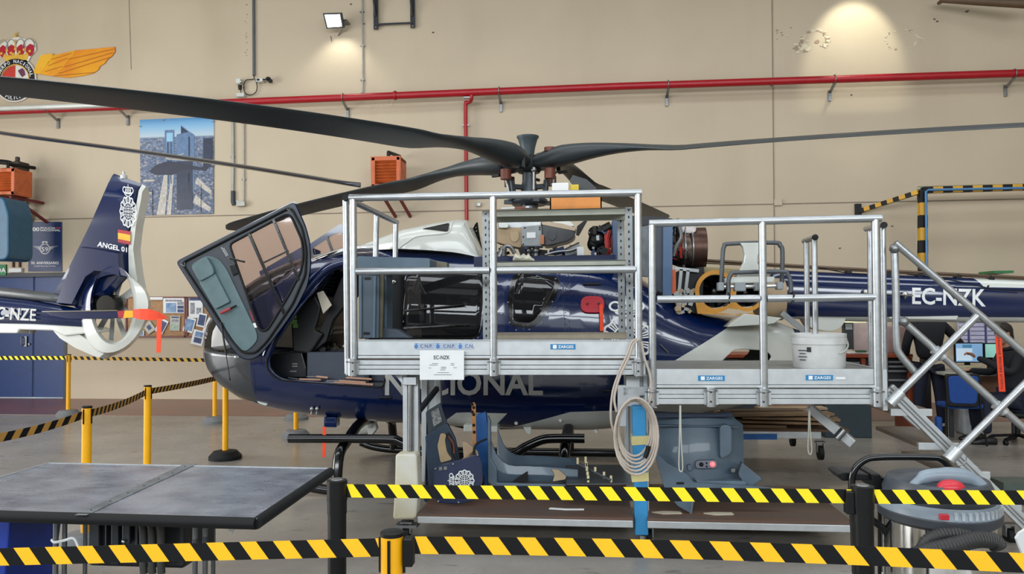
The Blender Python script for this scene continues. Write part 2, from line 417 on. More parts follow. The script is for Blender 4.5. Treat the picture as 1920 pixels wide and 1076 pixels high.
# ================================================================ main helicopter
HY = 7.6                                     # centre plane of the helicopter
SIDE = HY - .78
hub0 = P(992, 330, HY)
HEL = thing('helicopter', 'dark blue and white police helicopter under maintenance behind the aluminium platforms', 'helicopter', (hub0.x, HY, 0))
ST = [ # px x, top y, bottom y, half width
 (398, 654, 657, .02), (400, 630, 672, .17), (408, 606, 690, .30), (422, 588, 706, .42), (445, 566, 728, .53), (480, 537, 750, .63), (520, 512, 764, .70),
 (560, 494, 773, .74), (610, 479, 781, .77), (660, 471, 787, .78), (720, 470, 792, .78), (800, 472, 797, .78), (900, 477, 803, .78),
 (1000, 484, 807, .78), (1100, 492, 808, .78), (1150, 500, 804, .77), (1200, 522, 794, .75), (1250, 556, 784, .71), (1300, 580, 775, .66),
 (1350, 589, 768, .60), (1400, 594, 755, .52), (1450, 602, 735, .42), (1490, 616, 708, .28), (1508, 648, 680, .06)]
def spow(v, e): return math.copysign(abs(v) ** e, v)
def hull_ring(px, inset=0.0, n=56):
    yt, yb, hw = interp(ST, px)
    t = P(px, yt, HY); b = P(px, yb, HY - hw * .35)
    x = t.x; zc = (t.z + b.z) / 2; hz = max(.005, (t.z - b.z) / 2 - inset); hw = max(.01, hw - inset)
    return [V((x, HY - spow(math.cos(2 * math.pi * k / n), .62) * hw, zc + spow(math.sin(2 * math.pi * k / n), .72) * hz)) for k in range(n)]
xs = [398, 399, 401, 404, 408, 414, 422, 432, 445, 460] + list(range(480, 1490, 16)) + [1490, 1499, 1505, 1508]
hb = MB(); hb.loft([hull_ring(x) for x in xs])
bm = bmesh.new()
vv = [bm.verts.new(p) for p in hb.v]
for f in hb.f:
    try: bm.faces.new([vv[i] for i in f])
    except ValueError: pass
bmesh.ops.remove_doubles(bm, verts=bm.verts, dist=1e-5); bmesh.ops.recalc_face_normals(bm, faces=bm.faces)
for f in bm.faces: f.smooth = True
LAY = bm.faces.layers.int.new('reg')
def cut_region(poly, val, near=True, far=False, Y=None):
    """split the hull along a convex outline (pixels at the near side plane) and mark the faces inside"""
    Y = SIDE if Y is None else Y
    pts = [P(x, y, Y) for x, y in poly]; c = sum(pts, V()) / len(pts)
    x0, x1 = min(p.x for p in pts) - .02, max(p.x for p in pts) + .02; z0, z1 = min(p.z for p in pts) - .02, max(p.z for p in pts) + .02
    def cand():
        out = []
        for f in bm.faces:
            q = f.calc_center_median()
            if (q.y < HY and near) or (q.y >= HY and far):
                if any(x0 - .15 < v.co.x < x1 + .15 and z0 - .15 < v.co.z < z1 + .15 for v in f.verts): out.append(f)
        return out
    pl = []
    for a, b in zip(pts, pts[1:] + pts[:1]):
        d = b - a; n = V((d.z, 0, -d.x)).normalized()
        if (c - a).dot(n) > 0: n = -n
        pl.append((a, n))
    for a, n in pl:
        fs = cand(); es = {e for f in fs for e in f.edges}; vs = {v for f in fs for v in f.verts}
        bmesh.ops.bisect_plane(bm, geom=list(vs) + list(es) + fs, plane_co=a, plane_no=n, dist=1e-5)
    for f in cand():
        q = f.calc_center_median()
        if all((q - a).dot(n) < 1e-4 for a, n in pl): f[LAY] = val
def rnd(poly, r=10, k=3):
    out = []; n = len(poly)
    for i in range(n):
        p = V(poly[i]); a = V(poly[i - 1]); b = V(poly[(i + 1) % n])
        da = min(r, (a - p).length * .45); db = min(r, (b - p).length * .45)
        p0 = p + (a - p).normalized() * da; p1 = p + (b - p).normalized() * db
        for j in range(k + 1):
            t = j / k; out.append(tuple((p0 * (1 - t) ** 2 + p * 2 * t * (1 - t) + p1 * t * t)))
    return out
# livery: 2 white; 3 dark nose; 4 windscreen glass; 5 side window glass; 9 openings; 6 black window surround
cut_region([(948, 779), (1016, 777), (1093, 768), (1200, 735), (1260, 720), (1260, 830), (900, 830)], 2, True, True)
cut_region([(870, 777), (948, 779), (900, 830), (780, 830), (850, 778)], 2, True, True)
cut_region([(1235, 695), (1405, 598), (1520, 598), (1520, 800), (1235, 800)], 2, True, True)
cut_region([(300, 560), (470, 560), (462, 690), (462, 760), (300, 760)], 3, True, True)
cut_region([(300, 560), (455, 560), (455, 668), (300, 655)], 4, True, True)
cut_region([(430, 600), (430, 540), (520, 480), (600, 465), (636, 472), (560, 520), (505, 566), (478, 596)], 4, True, True, HY - .45)
front_open = rnd([(612, 506), (650, 492), (722, 492), (722, 727), (520, 712), (498, 690), (505, 655)], 14, 3)
cut_region(front_open, 9, True, True)
cut_region(rnd([(757, 510), (908, 508), (900, 634), (752, 636)], 16, 3), 5, True, False)
cut_region(rnd([(768, 520), (890, 520), (885, 622), (765, 624)], 12, 2), 7, False, True)
sw = rnd([(960, 510), (1050, 518), (1046, 548), (1016, 600), (1000, 616), (955, 612), (950, 560)], 12, 3)
cut_region(sw, 6, True, True)
cut_region(rnd([(968, 520), (1040, 526), (1034, 550), (1006, 596), (994, 606), (962, 603), (960, 560)], 10, 2), 8, True, False)
cut_region(rnd([(968, 520), (1040, 526), (1034, 550), (1006, 596), (994, 606), (962, 603), (960, 560)], 10, 2), 10, False, True)
hole = rnd([(1348, 690), (1385, 656), (1450, 660), (1466, 672), (1446, 692)], 8, 2)
cut_region(hole, 9, True, True)
def extract(vals, name, mats, thick, idx=None, lift=0.0, **kw):
    b2 = bm.copy(); lay = b2.faces.layers.int['reg']
    bmesh.ops.delete(b2, geom=[f for f in b2.faces if f[lay] not in vals], context='FACES')
    for f in b2.faces: f.material_index = (idx or {}).get(f[lay], 0)
    org = ORG[HEL.name]
    for v in b2.verts: v.co -= org
    me = bpy.data.meshes.new(name); b2.to_mesh(me); b2.free()
    for m in mats: me.materials.append(m)
    o = bpy.data.objects.new(name, me); COL.objects.link(o); o.parent = HEL; ORG[o.name] = org
    s = o.modifiers.new('solid', 'SOLIDIFY'); s.thickness = thick; s.offset = -1
    return link_props(o, **kw)
M_tint = glass('smoked_window', (.30, .31, .34), .35)
M_clear = glass('canopy_glass', (.62, .62, .66), .10)
M_rose = glass('rose_tinted_window', (.93, .85, .86), .03)
extract((0, 2, 3, 6), 'fuselage', [M_navy, M_white, mat('nose_grey', '#2b3138', .3, coat=.5), M_gloss], .022, {2: 1, 3: 2, 6: 3})
extract((4,), 'windscreen', [glass('nose_glass', (.35, .36, .38), .25)], .008)
for rv_ in (5, 7, 8, 10): extract((rv_,), 'cabin_window', [M_tint], .006)
BV = BVHTree.FromBMesh(bm)
def on_hull(p, lift=.006):
    h = BV.ray_cast(V((p.x, p.y - 3, p.z)), V((0, 1, 0)))
    # follow the sight line, so the mark sits where it is seen
    d = (p - CAM).normalized(); h = BV.ray_cast(CAM, d)
    return (h[0] + h[1] * lift if h[1].dot(d) < 0 else h[0] - h[1] * lift) if h[0] is not None else p
def hull_mark(name, build_fn, fn, m, cutlen=.06, lift=.006, parent=None, **kw):
    mb = MB(); build_fn(mb, fn)
    b = bmesh.new(); vs = [b.verts.new(p) for p in mb.v]
    for f in mb.f:
        try: b.faces.new([vs[i] for i in f])
        except ValueError: pass
    for _ in range(5):
        es = [e for e in b.edges if e.calc_length() > cutlen]
        if not es: break
        bmesh.ops.subdivide_edges(b, edges=es, cuts=1)
        bmesh.ops.triangulate(b, faces=[f for f in b.faces if len(f.verts) > 4])
    for v in b.verts: v.co = on_hull(v.co, lift)
    me = bpy.data.meshes.new(name)
    for v in b.verts: v.co -= ORG[HEL.name]
    b.to_mesh(me); b.free(); me.materials.append(m)
    o = bpy.data.objects.new(name, me); COL.objects.link(o); o.parent = parent or HEL; ORG[o.name] = ORG[HEL.name]
    return link_props(o, **kw)
hull_mark('lettering', lambda mb, fn: put_text(mb, 'NACIONAL', fn, 0, .025), qpx(722, 695, 1018, 741, SIDE), M_lett, label='large pale word NACIONAL low on the cabin side')
hull_mark('police_badge', lambda mb, fn: put_badge(mb, fn), qpx(1128, 557, 1222, 682, SIDE), M_wlett, .03, label='white sunburst badge under a crown')
# panel joint lines and rivets
seam = MB()
def hull_line(pts, r=.004, n=14):
    out = []
    for a, b in zip(pts, pts[1:]):
        for i in range(n): out.append(on_hull(P(a[0] + (b[0] - a[0]) * i / n, a[1] + (b[1] - a[1]) * i / n, SIDE), .001))
    out.append(on_hull(P(pts[-1][0], pts[-1][1], SIDE), .001)); seam.tube(out, r, 4)
hull_line([(1037, 505), (1056, 540), (1042, 568)]); hull_line([(1058, 520), (1056, 570), (1060, 625)], .002)
hull_line([(715, 728), (724, 760)], .003); hull_line([(475, 690), (480, 740)], .003)
hull_line([(1255, 580), (1250, 600), (1238, 616)], .003); hull_line([(930, 515), (930, 630)], .003)
for px, py in [(1062 + 7 * i, 519 + 6.5 * (i % 2)) for i in range(12)] + [(1060, 520 + 11 * i) for i in range(10)] + [(1068, 525 + 11 * i) for i in range(9)] + [(1075 + 9 * i, 552) for i in range(12)] + [(1070 + 9 * i, 616) for i in range(7)] + [(930, 520 + 8 * i) for i in range(12)] + [(1310, 640), (1315, 640), (1302, 640), (1302, 648)]:
    p = on_hull(P(px, py, SIDE), .001); seam.sphere(p, .0055, 6, 4)
seam.build('panel_rivets', mat('rivet_blue', '#26314f', .4, .3), HEL)
slot = MB(); slot.tube([on_hull(P(x, 533, SIDE), .002) for x in (1094, 1106, 1118, 1127)], .014, 8); slot.build('vent_slot', M_black, HEL)
hdl = MB(); hdl.tube([on_hull(P(1237, 646, SIDE), .02), on_hull(P(1252, 661, SIDE), .02)], .006, 6); hdl.build('access_latch', M_steel, HEL)
dp = MB(); dp.tube([on_hull(P(1130, 733, SIDE), .0), on_hull(P(1150, 733, SIDE), .0)], .01, 6); dp.tube([on_hull(P(x, 745, SIDE), .004) for x in (712, 735)], .012, 6)
dp.build('door_handle', M_black, HEL)
# red blanking plate with ribbon
bp = MB(); c = [on_hull(P(x, y, SIDE), .01) for x, y in rnd([(1089, 556), (1133, 556), (1133, 587), (1089, 587)], 15, 5)]
bp.prism(c, (0, -.03, 0)); ob = bp.build('blanking_plate', mat('cover_red', '#b01228', .45), HEL, bevel=.008)
kn = MB()
for x in (1101, 1122): kn.sphere(on_hull(P(x, 571, SIDE), .045), .012, 10, 6)
kn.build('knob', M_copper, ob)
rb = MB(); a = on_hull(P(1126, 574, SIDE), .06); rb.prism([a + V((-.016, 0, 0)), a + V((.016, 0, 0)), a + V((.022, -.02, -.24)), a + V((-.014, -.02, -.24))], (0, -.003, 0)); rb.build('ribbon', M_flag, ob)
# ---- cabin interior
it = MB()
def XZ(x, y, Y): return P(x, y, Y)
fl_z = P(600, 720, SIDE).z
x0, x1 = P(575, 700, HY).x, P(1180, 700, HY).x
it.bb((x0, SIDE + .10, fl_z - .04), (x1, HY + .68, fl_z))
it.build('cabin_floor', mat('cabin_floor_grey', '#3a4048', .55), HEL)
sb = MB()
a = P(575, 660, SIDE + .25); b = P(742, 708, SIDE + .25); sb.bb((a.x, a.y, fl_z), (b.x, a.y + .95, a.z)); 
sbo = sb.build('seat_box', mat('seat_box_grey', '#3b4250', .5), HEL, bevel=.01)
sc = MB()
for px, py in ((583, 697), (633, 700)): sc.sphere(P(px, py, SIDE + .245), .006, 8, 5)
sc.build('screw', M_steel, sbo)
sd = MB(); q = [P(500, 665, SIDE + .32), P(565, 658, SIDE + .32), P(574, 690, SIDE + .32), P(574, 708, SIDE + .32), P(512, 708, SIDE + .32), P(497, 690, SIDE + .32)]
sd.prism(q, (0, .9, 0)); sd.build('footwell_side', mat('footwell_black', '#14171c', .35), HEL, bevel=.01)
lt = MB()
for x0_, x1_, y_ in ((548, 558, 682), (548, 558, 686.5), (543, 556, 696)): lt.beam(P(x0_, y_, SIDE + .315), P(x1_, y_, SIDE + .315), .004, .012)
lt.build('footwell_label', M_steel, HEL)
# instrument panel and column
ip = MB(); q = [P(x, y, HY - .5) for x, y in ((548, 660), (545, 610), (560, 575), (590, 552), (602, 575), (596, 600), (590, 618), (606, 626), (590, 650), (580, 664))]
ip.prism(q, (0, .95, 0)); ip.build('instrument_panel', mat('panel_black', '#0d0e10', .5), HEL, bevel=.02)
for px, py, w_ in ((551, 593, 4), (552, 603, 4), (554, 611, 4), (540, 608, 6)):
    m_ = MB(); c = P(px, py, HY - .52); m_.box(c, (w_ * .011, .02, .04)); m_.build('instrument_display', mat('display_green', '#1d2a1c', .3, 0, 0, emit='#7fae5c', estr=.08), HEL)
dp2 = MB(); dp2.prism([P(x, y, SIDE + .2) for x, y in ((594, 549), (606, 545), (614, 558), (622, 572), (606, 588))], (0, .006, 0)); dp2.build('paper_bag', mat('bag_paper', '#c8bfae', .8), HEL)
cb = MB()
for k in range(4): cb.tube([P(597 + k * 2, 548 - k, SIDE + .22), P(606 + 3 * k, 540 - 5 * k, SIDE + .3), P(625 + 2 * k, 545 - 8 * k, SIDE + .4)], .006, 6, smooth_n=5)
cb.build('cable', M_rubber, HEL)
# seat frame (crew seat back folded, black)
st = MB()
st.prism([P(x, y, HY - .45) for x, y in ((640, 520), (656, 514), (656, 560), (624, 600), (612, 640), (584, 662), (576, 655), (598, 620), (616, 580))], (0, .09, 0))
st.tube([P(x, y, HY - .4) for x, y in ((610, 606), (618, 612), (622, 624), (608, 634), (590, 654))], .02, 8, smooth_n=4)
st.build('seat_frame', mat('seat_black', '#0e0f12', .6), HEL, bevel=.008); st = MB(); st.prism([P(x, y, HY + .25) for x, y in ((642, 520), (656, 512), (656, 560), (630, 596), (622, 588))], (0, .07, 0))
st.build('seat_frame', mat('seat_black', '#0e0f12', .6), HEL, bevel=.008)
dbm = MB(); random.seed(5)
for k in range(26): dbm.box(P(random.uniform(604, 660), random.uniform(648, 661), HY - random.uniform(-.1, .4)), (random.uniform(.03, .09), .05, random.uniform(.01, .05)), Matrix.Rotation(random.uniform(0, 3), 3, 'Y'))
dbm.build('floor_wiring', M_black, HEL)
# wooden handled tools on the sill
TOOLS = []
for k, (a, b, c, d_) in enumerate((((540, 708), (562, 711), (602, 712), .5), ((575, 706), (594, 706), (615, 708), .5), ((648, 708), (650, 708), (697, 711), .5), ((612, 714), (636, 714), (686, 717), .5), ((600, 716), (626, 717), (700, 721), .45))):
    Yk = SIDE + .17 - .02 * k
    g = MB(); g.tube([P(*b, Yk), P(*c, Yk)], [.011, .011], 10); 
    o = g.build('hand_file', mat('tool_handle', '#b98f78', .6), None, label=['file with a short bare wooden handle nearest the cockpit front on the door sill', 'smallest wooden handled file, upper left of the sill tools', 'wooden handle lying upper right on the door sill', 'thick wooden handle in the middle of the sill tools', 'longest thin wooden handle at the lower edge of the sill'][k], cat='tool', group='tools on the door sill')
    s = MB(); s.tube([P(*a, Yk), P(*b, Yk)], .004, 6); s.build('shank', M_steel, o)
# dark cabin bulkheads, seats seen through the side windows
bk = MB(); xa = P(717, 600, HY).x
bk.bb((xa, SIDE + .16, fl_z), (xa + .04, HY + .1, 2.15)); bk.build('bulkhead', mat('bulkhead_dark', '#14161a', .5), HEL); bk = MB(); bk.bb((P(930, 600, HY).x, SIDE + .06, fl_z), (P(930, 600, HY).x + .04, HY + .7, 2.15))
bk.build('bulkhead', mat('bulkhead_dark', '#14161a', .5), HEL)
dpn = MB(); dpn.prism([P(x, y, SIDE - .02) for x, y in ((719, 508), (758, 508), (754, 637), (712, 637))], (0, .02, 0)); dpn.build('sliding_door_edge', M_gloss, HEL, bevel=.003)
lp = MB(); c = P(736, 529, SIDE - .03); lp.sphere(c, .035, 14, 8, (1, .4, .6)); lp.build('cabin_lamp', M_chrome, HEL)
se = MB()
for xx in (790, 830, 872):
    c = P(xx, 600, HY); se.box(c + V((0, .1, .0)), (.42, .5, .12)); se.box(c + V((.16, .1, .25)), (.1, .45, .5))
se.build('cabin_seat', mat('seat_cloth', '#262b33', .8), HEL, bevel=.04)
# pillar door frame between the openings (dark edge) and the door-frame rubber
rim = MB(); rim.tube([on_hull(P(x, y, SIDE), .004) for x, y in front_open], .010, 6, closed=True)
rim.build('door_seal', M_rubber, HEL)
rim = MB(); rim.tube([on_hull(P(x, y, SIDE), .002) for x, y in rnd([(757, 510), (908, 508), (900, 634), (752, 636)], 16, 3)], .009, 6, closed=True)
for i in range(6): rim.sphere(P(766 + 21 * i, 578 - i * .9, SIDE - .012), .006, 6, 4); rim.sphere(P(766 + 21 * i, 615.5 - i, SIDE - .012), .006, 6, 4)
rim.tube([P(757, 583, SIDE), P(870, 572, SIDE)], .012, 6); rim.tube([P(757, 616, SIDE), P(880, 609, SIDE)], .012, 6)
rim.build('window_seal', M_gloss, HEL)
scr = MB()
for x, y in ((973, 515), (1007, 518), (1042, 523), (956, 605), (968, 619), (993, 618), (1016, 606), (1036, 566), (953, 567)): scr.sphere(on_hull(P(x, y, SIDE), .002), .009, 8, 5)
scr.build('window_screw', M_steel, HEL)
# windscreen frame: bare polished arch from nose to roof
wfm = MB()
pts = [(470, 580), (500, 553), (540, 519), (580, 494), (620, 478), (660, 467), (706, 464)]
wfm.tube([P(x, y, HY - .50) for x, y in pts], .034, 10, smooth_n=5)
wfm.build('windscreen_frame', M_chrome, HEL)
wf2 = MB(); wf2.tube([P(x, y, HY - .72) for x, y in ((500, 668), (520, 620), (560, 560), (590, 524), (622, 498), (660, 488))], .045, 10, smooth_n=5); wf2.build('door_pillar', M_navy, HEL)
# ---- near crew door, swung fully forward
DY = SIDE - .12
def D(x, y, o=0.0): return P(x, y, DY + o)
DOOR = [(331, 491), (549, 379), (553, 382), (572, 425), (580, 455), (582, 500), (576, 535), (556, 575), (530, 612), (505, 645), (489, 663), (478, 671), (462, 674), (447, 666), (430, 645)]
WIN = rnd([(430, 458), (536, 402), (546, 405), (566, 450), (569, 480), (564, 510), (540, 555), (512, 602), (500, 620), (488, 620), (482, 608)], 9, 3)
def frame_poly(mb, outer, inner, off0, off1, mi=0, n=72, fn=D):
    """ring between two outlines, resampled by angle around the inner centre"""
    c = V((sum(p[0] for p in inner) / len(inner), sum(p[1] for p in inner) / len(inner)))
    def hit(poly, a):
        d = V((math.cos(a), math.sin(a))); best = 0
        for p, q in zip(poly, poly[1:] + poly[:1]):
            p = V(p) - c; e = V(q) - c - p; den = d.x * e.y - d.y * e.x
            if abs(den) < 1e-9: continue
            t = (p.x * e.y - p.y * e.x) / den; u = (p.x * d.y - p.y * d.x) / den
            if t > 0 and -1e-6 <= u <= 1 + 1e-6: best = max(best, t)
        return c + d * best
    A = sorted(set([2 * math.pi * k / n for k in range(n)] + [math.atan2(p[1] - c.y, p[0] - c.x) % (2 * math.pi) for p in list(outer) + list(inner)]))
    o = [hit(outer, a) for a in A]; i_ = [hit(inner, a) for a in A]; m = len(A)
    vs = [fn(p.x, p.y, off0) for p in o] + [fn(p.x, p.y, off0) for p in i_] + [fn(p.x, p.y, off1) for p in o] + [fn(p.x, p.y, off1) for p in i_]
    fs = []
    for k in range(m):
        l = (k + 1) % m
        fs += [(k, l, m + l, m + k), (2 * m + k, 3 * m + k, 3 * m + l, 2 * m + l), (k, 2 * m + k, 2 * m + l, l), (m + k, m + l, 3 * m + l, 3 * m + k)]
    mb.add(vs, fs, mi)
cdr = MB(); frame_poly(cdr, rnd(DOOR, 8, 2), WIN, 0, .05)
CDO = cdr.build('crew_door', mat('door_lining_dark', '#2d343d', .4), HEL, bevel=.004)
sk = MB(); frame_poly(sk, [(x + (x - 455) * .015, y + (y - 525) * .015) for x, y in rnd(DOOR, 8, 2)], WIN, .05, .07); sk.build('outer_skin', M_navy, CDO)
sl = MB(); sl.tube([D(x, y, -.012) for x, y in rnd([(340, 493), (545, 388), (566, 428), (574, 470), (572, 515), (548, 570), (500, 640), (478, 662), (455, 662), (436, 640)], 9, 3)], .011, 8, closed=True)
sl.tube([D(x, y, -.004) for x, y in WIN], .012, 8, closed=True); sl.build('door_seal', M_rubber, CDO)
gl = MB(); gl.prism([D(x, y, .03) for x, y in WIN], (0, .005, 0)); gl.build('door_window', M_rose, CDO)
br = MB(); br.beam(D(467, 438, -.005), D(534, 590, -.005), .02, .026); br.beam(D(513, 412, -.005), D(560, 525, -.005), .02, .024); br.beam(D(495, 492, -.005), D(541, 470, -.005), .018, .012)
br.build('window_bar', M_gloss, CDO)
rv = MB()
for t in range(6): rv.sphere(D(515 + 6.9 * t, 418 + 17 * t, -.02), .006, 6, 4)
for t in range(3): rv.sphere(D(470 + 30 * t, 442 + 60 * t, -.02), .007, 6, 4)
rv.build('bar_rivet', M_steel, CDO)
pk = MB()
PAN = rnd([(356, 497), (388, 478), (410, 485), (425, 505), (482, 625), (482, 640), (460, 661), (440, 648)], 10, 3)
pk.prism([D(x, y, -.012) for x, y in PAN], (0, .012, 0)); 
pko = pk.build('door_lining', mat('door_lining_green', '#556c70', .5), CDO, bevel=.004)
pk = MB(); pk.prism([D(x, y, -.06) for x, y in rnd([(360, 500), (386, 480), (398, 500), (402, 513), (374, 528)], 6, 3)], (0, .05, 0)); pk.prism([D(x, y, -.042) for x, y in rnd([(373, 530), (403, 512), (431, 566), (403, 580)], 3, 2)], (0, .032, 0))
pk.build('stowage_pocket', MATS['door_lining_green'], CDO, bevel=.006)
ha = MB(); ha.beam(D(430, 484, -.03), D(459, 491, -.05), .014, .018); ha.prism([D(x, y, -.02) for x, y in ((428, 497), (440, 495), (446, 512), (436, 517))], (0, .02, 0)); ha.build('door_handle', M_gloss, CDO, bevel=.003)
ex = MB(); ex.cyl(D(414, 587, -.05), D(433, 578, -.05), .014); exo = ex.build('emergency_hammer', mat('hammer_red', '#9a3038', .4), CDO, label='small red emergency hammer'); ex = MB(); ex.cyl(D(431, 579, -.05), D(443, 573, -.05), .010); ex.build('hammer_head', M_black, exo)
tx = MB(); fn = quadmap(D(474, 602, -.006), D(466, 577, -.006), D(472, 574, -.006), D(480, 599, -.006)); put_text(tx, 'DANGER\nEMERG', fn); tx.build('warning_lettering', mat('lettering_red', '#d4303c', .5), CDO)
tx = MB(); put_text(tx, 'SMOKING\nPROHIBITED', quadmap(D(424, 481, -.006), D(414, 464, -.006), D(418, 461, -.006), D(428, 478, -.006))); put_rect(tx, 0, 0, 1, 1, quadmap(D(474, 616, -.006), D(484, 613, -.006), D(481, 604, -.006), D(472, 607, -.006))); tx.build('placard', M_wlett, CDO)
hk = MB(); hk.tube([D(339, 495, -.02), D(346, 499, -.02), D(346, 492, -.02)], .005, 6); hk.tube([D(538, 392, -.02), D(545, 396, -.02), D(542, 390, -.02)], .005, 6); hk.build('hinge_pin', M_steel, CDO)
rd = MB(); rd.tube([D(415, 607, -.04), D(424, 665, -.04)], .009, 8); rd.tube([D(424, 665, -.04), D(431, 710, -.05)], .004, 8, 0); rd.sphere(D(415, 606, -.04), .013, 8, 6); rd.sphere(D(431, 711, -.05), .010, 8, 6)
rd.build('gas_strut', M_black, CDO)
wp = MB(); wp.beam(P(398, 664, HY - .1), P(445, 669, SIDE + .1), .03, .02); wp.build('nose_blade_sensor', M_white, HEL)
# far crew door
D2 = HY + .95
def DF(x, y, o=0.0): return P(x, y, D2 + o)
fd = MB(); frame_poly(fd, rnd([(578, 459), (640, 418), (658, 430), (668, 470), (640, 540), (560, 600), (545, 560)], 6, 2), rnd([(585, 466), (633, 435), (645, 440), (652, 470), (632, 500), (592, 520)], 6, 2), 0, .05, 0, 60, DF)
fdo = fd.build('far_crew_door', M_navy, HEL)
g2 = MB(); g2.prism([DF(x, y, .02) for x, y in rnd([(585, 466), (633, 435), (645, 440), (652, 470), (632, 500), (592, 520)], 6, 2)], (0, .005, 0)); g2.build('door_window', M_rose, fdo)
b2 = MB(); b2.beam(DF(613, 444, -.01), DF(626, 478, -.01), .02, .03); b2.beam(DF(583, 466, -.01), DF(588, 492, -.01), .02, .03); b2.build('window_bar', M_gloss, fdo)
# sliding door panel of far side seen through near door window: navy with white letters
sl2 = MB(); sl2.prism([DF(x, y, .12) for x, y in ((486, 509), (572, 459), (600, 470), (600, 560), (500, 560))], (0, .03, 0)); so = sl2.build('far_door_skin', M_navy, HEL)
tx = MB(); fn = quadmap(DF(497, 536, .10), DF(531, 514, .10), DF(527, 505, .10), DF(491, 527, .10)); put_text(tx, 'PO', fn, 0, .03); tx.build('lettering', M_wlett, so)
# nose underside parts
ld = MB(); ld.prism([P(x, y, HY - .5) for x, y in rnd([(484, 736), (506, 744), (500, 761), (482, 755)], 4, 2)], (0, .1, 0)); ld.build('static_port_cover', M_white, HEL)
for px in (586, 596):
    a = MB(); c = on_hull(P(px, 765, SIDE), .01); a.sphere(c, .022, 10, 6, (1, 1, 1.3)); a.tube([c, c + V((-.01, -.01, -.05))], .006, 6); a.build('drain_plug', M_steel, HEL)
for (x0_, x1_, y0_, y1_) in ((869, 890, 796, 810), (916, 933, 799, 811)):
    a = MB(); q = P(x0_, y1_, SIDE + .12); r_ = P(x1_, y0_, SIDE + .12); a.bb((q.x, q.y, q.z), (r_.x, q.y + .25, r_.z)); a.build('belly_antenna', M_white, HEL, bevel=.01)
a = MB(); a.prism([P(x, y, SIDE + .3) for x, y in ((981, 801), (996, 801), (994, 814), (988, 812))], (0, .03, 0)); a.build('blade_antenna', M_white, HEL)
for px, py in ((968, 793), (1051, 788), (1118, 809)):
    a = MB(); c = on_hull(P(px, py, SIDE), .0); a.cyl(c + V((0, .01, 0)), c + V((0, -.02, 0)), .02, .014, 12); a.build('belly_fitting', M_white, HEL)
bx = MB(); c = P(622, 790, SIDE + .35); bx.box(c, (.13, .12, .1)); bx.build('belly_light_box', M_navy, HEL, bevel=.01)
se_ = MB(); se_.cyl(P(660, 806, HY), P(700, 795, HY), .07, .09, 16); se_.prism([P(x, y, HY - .12) for x, y in ((686, 790), (702, 790), (706, 804), (696, 817), (690, 815))], (0, .08, 0)); se_.sphere(P(693, 796, HY - .15), .035, 12, 8)
se_.build('search_light', M_white, HEL, bevel=.003)
rf = MB(); a = P(608, 800, SIDE - .1); rf.prism([a + V((-.016, 0, 0)), a + V((.016, 0, 0)), a + V((.014, 0, -.28)), a + V((-.018, 0, -.28))], (0, .003, 0)); rf.build('warning_ribbon', M_flag, HEL, label='orange ribbon hanging from the belly')
# ---- roof: forward cowling (white), intake, engine deck
cw = MB()
top = [(668, 465), (700, 453), (760, 432), (820, 419), (858, 413), (878, 412), (898, 450), (909, 484)]
bot = [(668, 467), (700, 467), (760, 468), (820, 471), (858, 474), (878, 477), (898, 481), (909, 485)]
rings = []
for k in range(25):
    x = 668 + (909 - 668) * k / 24
    yt = interp(top, x)[0]; yb = interp(bot, x)[0]
    hw = .12 + .44 * min(1, k / 10)
    t = P(x, yt, HY - hw * .3); b = P(x, yb + 6, HY); h = t.z - b.z
    rings.append([V((t.x, HY - spow(math.cos(math.pi * j / 24), .55) * hw, b.z + spow(math.sin(math.pi * j / 24), .6) * h)) for j in range(25)])
cw.loft(rings); cwo = cw.build('roof_cowling', M_white, HEL)
ik = MB(); q = [(791, 430), (843, 419), (842, 432), (838, 435), (823, 433)]
def on_obj(o):
    dgx = bpy.context.evaluated_depsgraph_get(); t = BVHTree.FromObject(o, dgx); org = ORG[o.name]
    def f(p, lift=.004):
        d = (p - CAM).normalized(); h = t.ray_cast(CAM - org, d)
        return h[0] + org + (h[1] if h[1].dot(d) < 0 else -h[1]) * lift if h[0] is not None else p
    return f
fc = on_obj(cwo); pts = [fc(P(x, y, HY - .5), .008) for x, y in rnd(q, 3, 2)]; ik.add(pts, [tuple(range(len(pts)))]); ik.build('air_intake', M_gloss, cwo)
rg = MB(); rg.tube([fc(P(x, y, HY - .5), .002) for x, y in ((750, 464), (765, 453), (785, 443), (838, 437), (846, 425), (850, 416))], .008, 6, smooth_n=4)
rg.tube([fc(P(x, y, HY - .5), .002) for x, y in ((872, 415), (884, 440), (898, 470))], .004, 6); rg.build('cowling_edge', M_white, cwo)
gt = MB()
for k in range(5): gt.tube([P(888 + 2 * k, 430 + 3 * k, HY - .1), P(894 + k, 418 + 8 * k, HY - .2), P(899 + k, 455 + 4 * k, HY - .15)], .012, 6)
gt.build('control_rod', M_black, HEL)
dk = MB(); dk.bb((P(905, 490, HY).x, HY - .6, P(905, 489, HY).z - .12), (P(1150, 490, HY).x, HY + .6, P(905, 489, HY).z)); dk.build('engine_deck', M_navy, HEL)
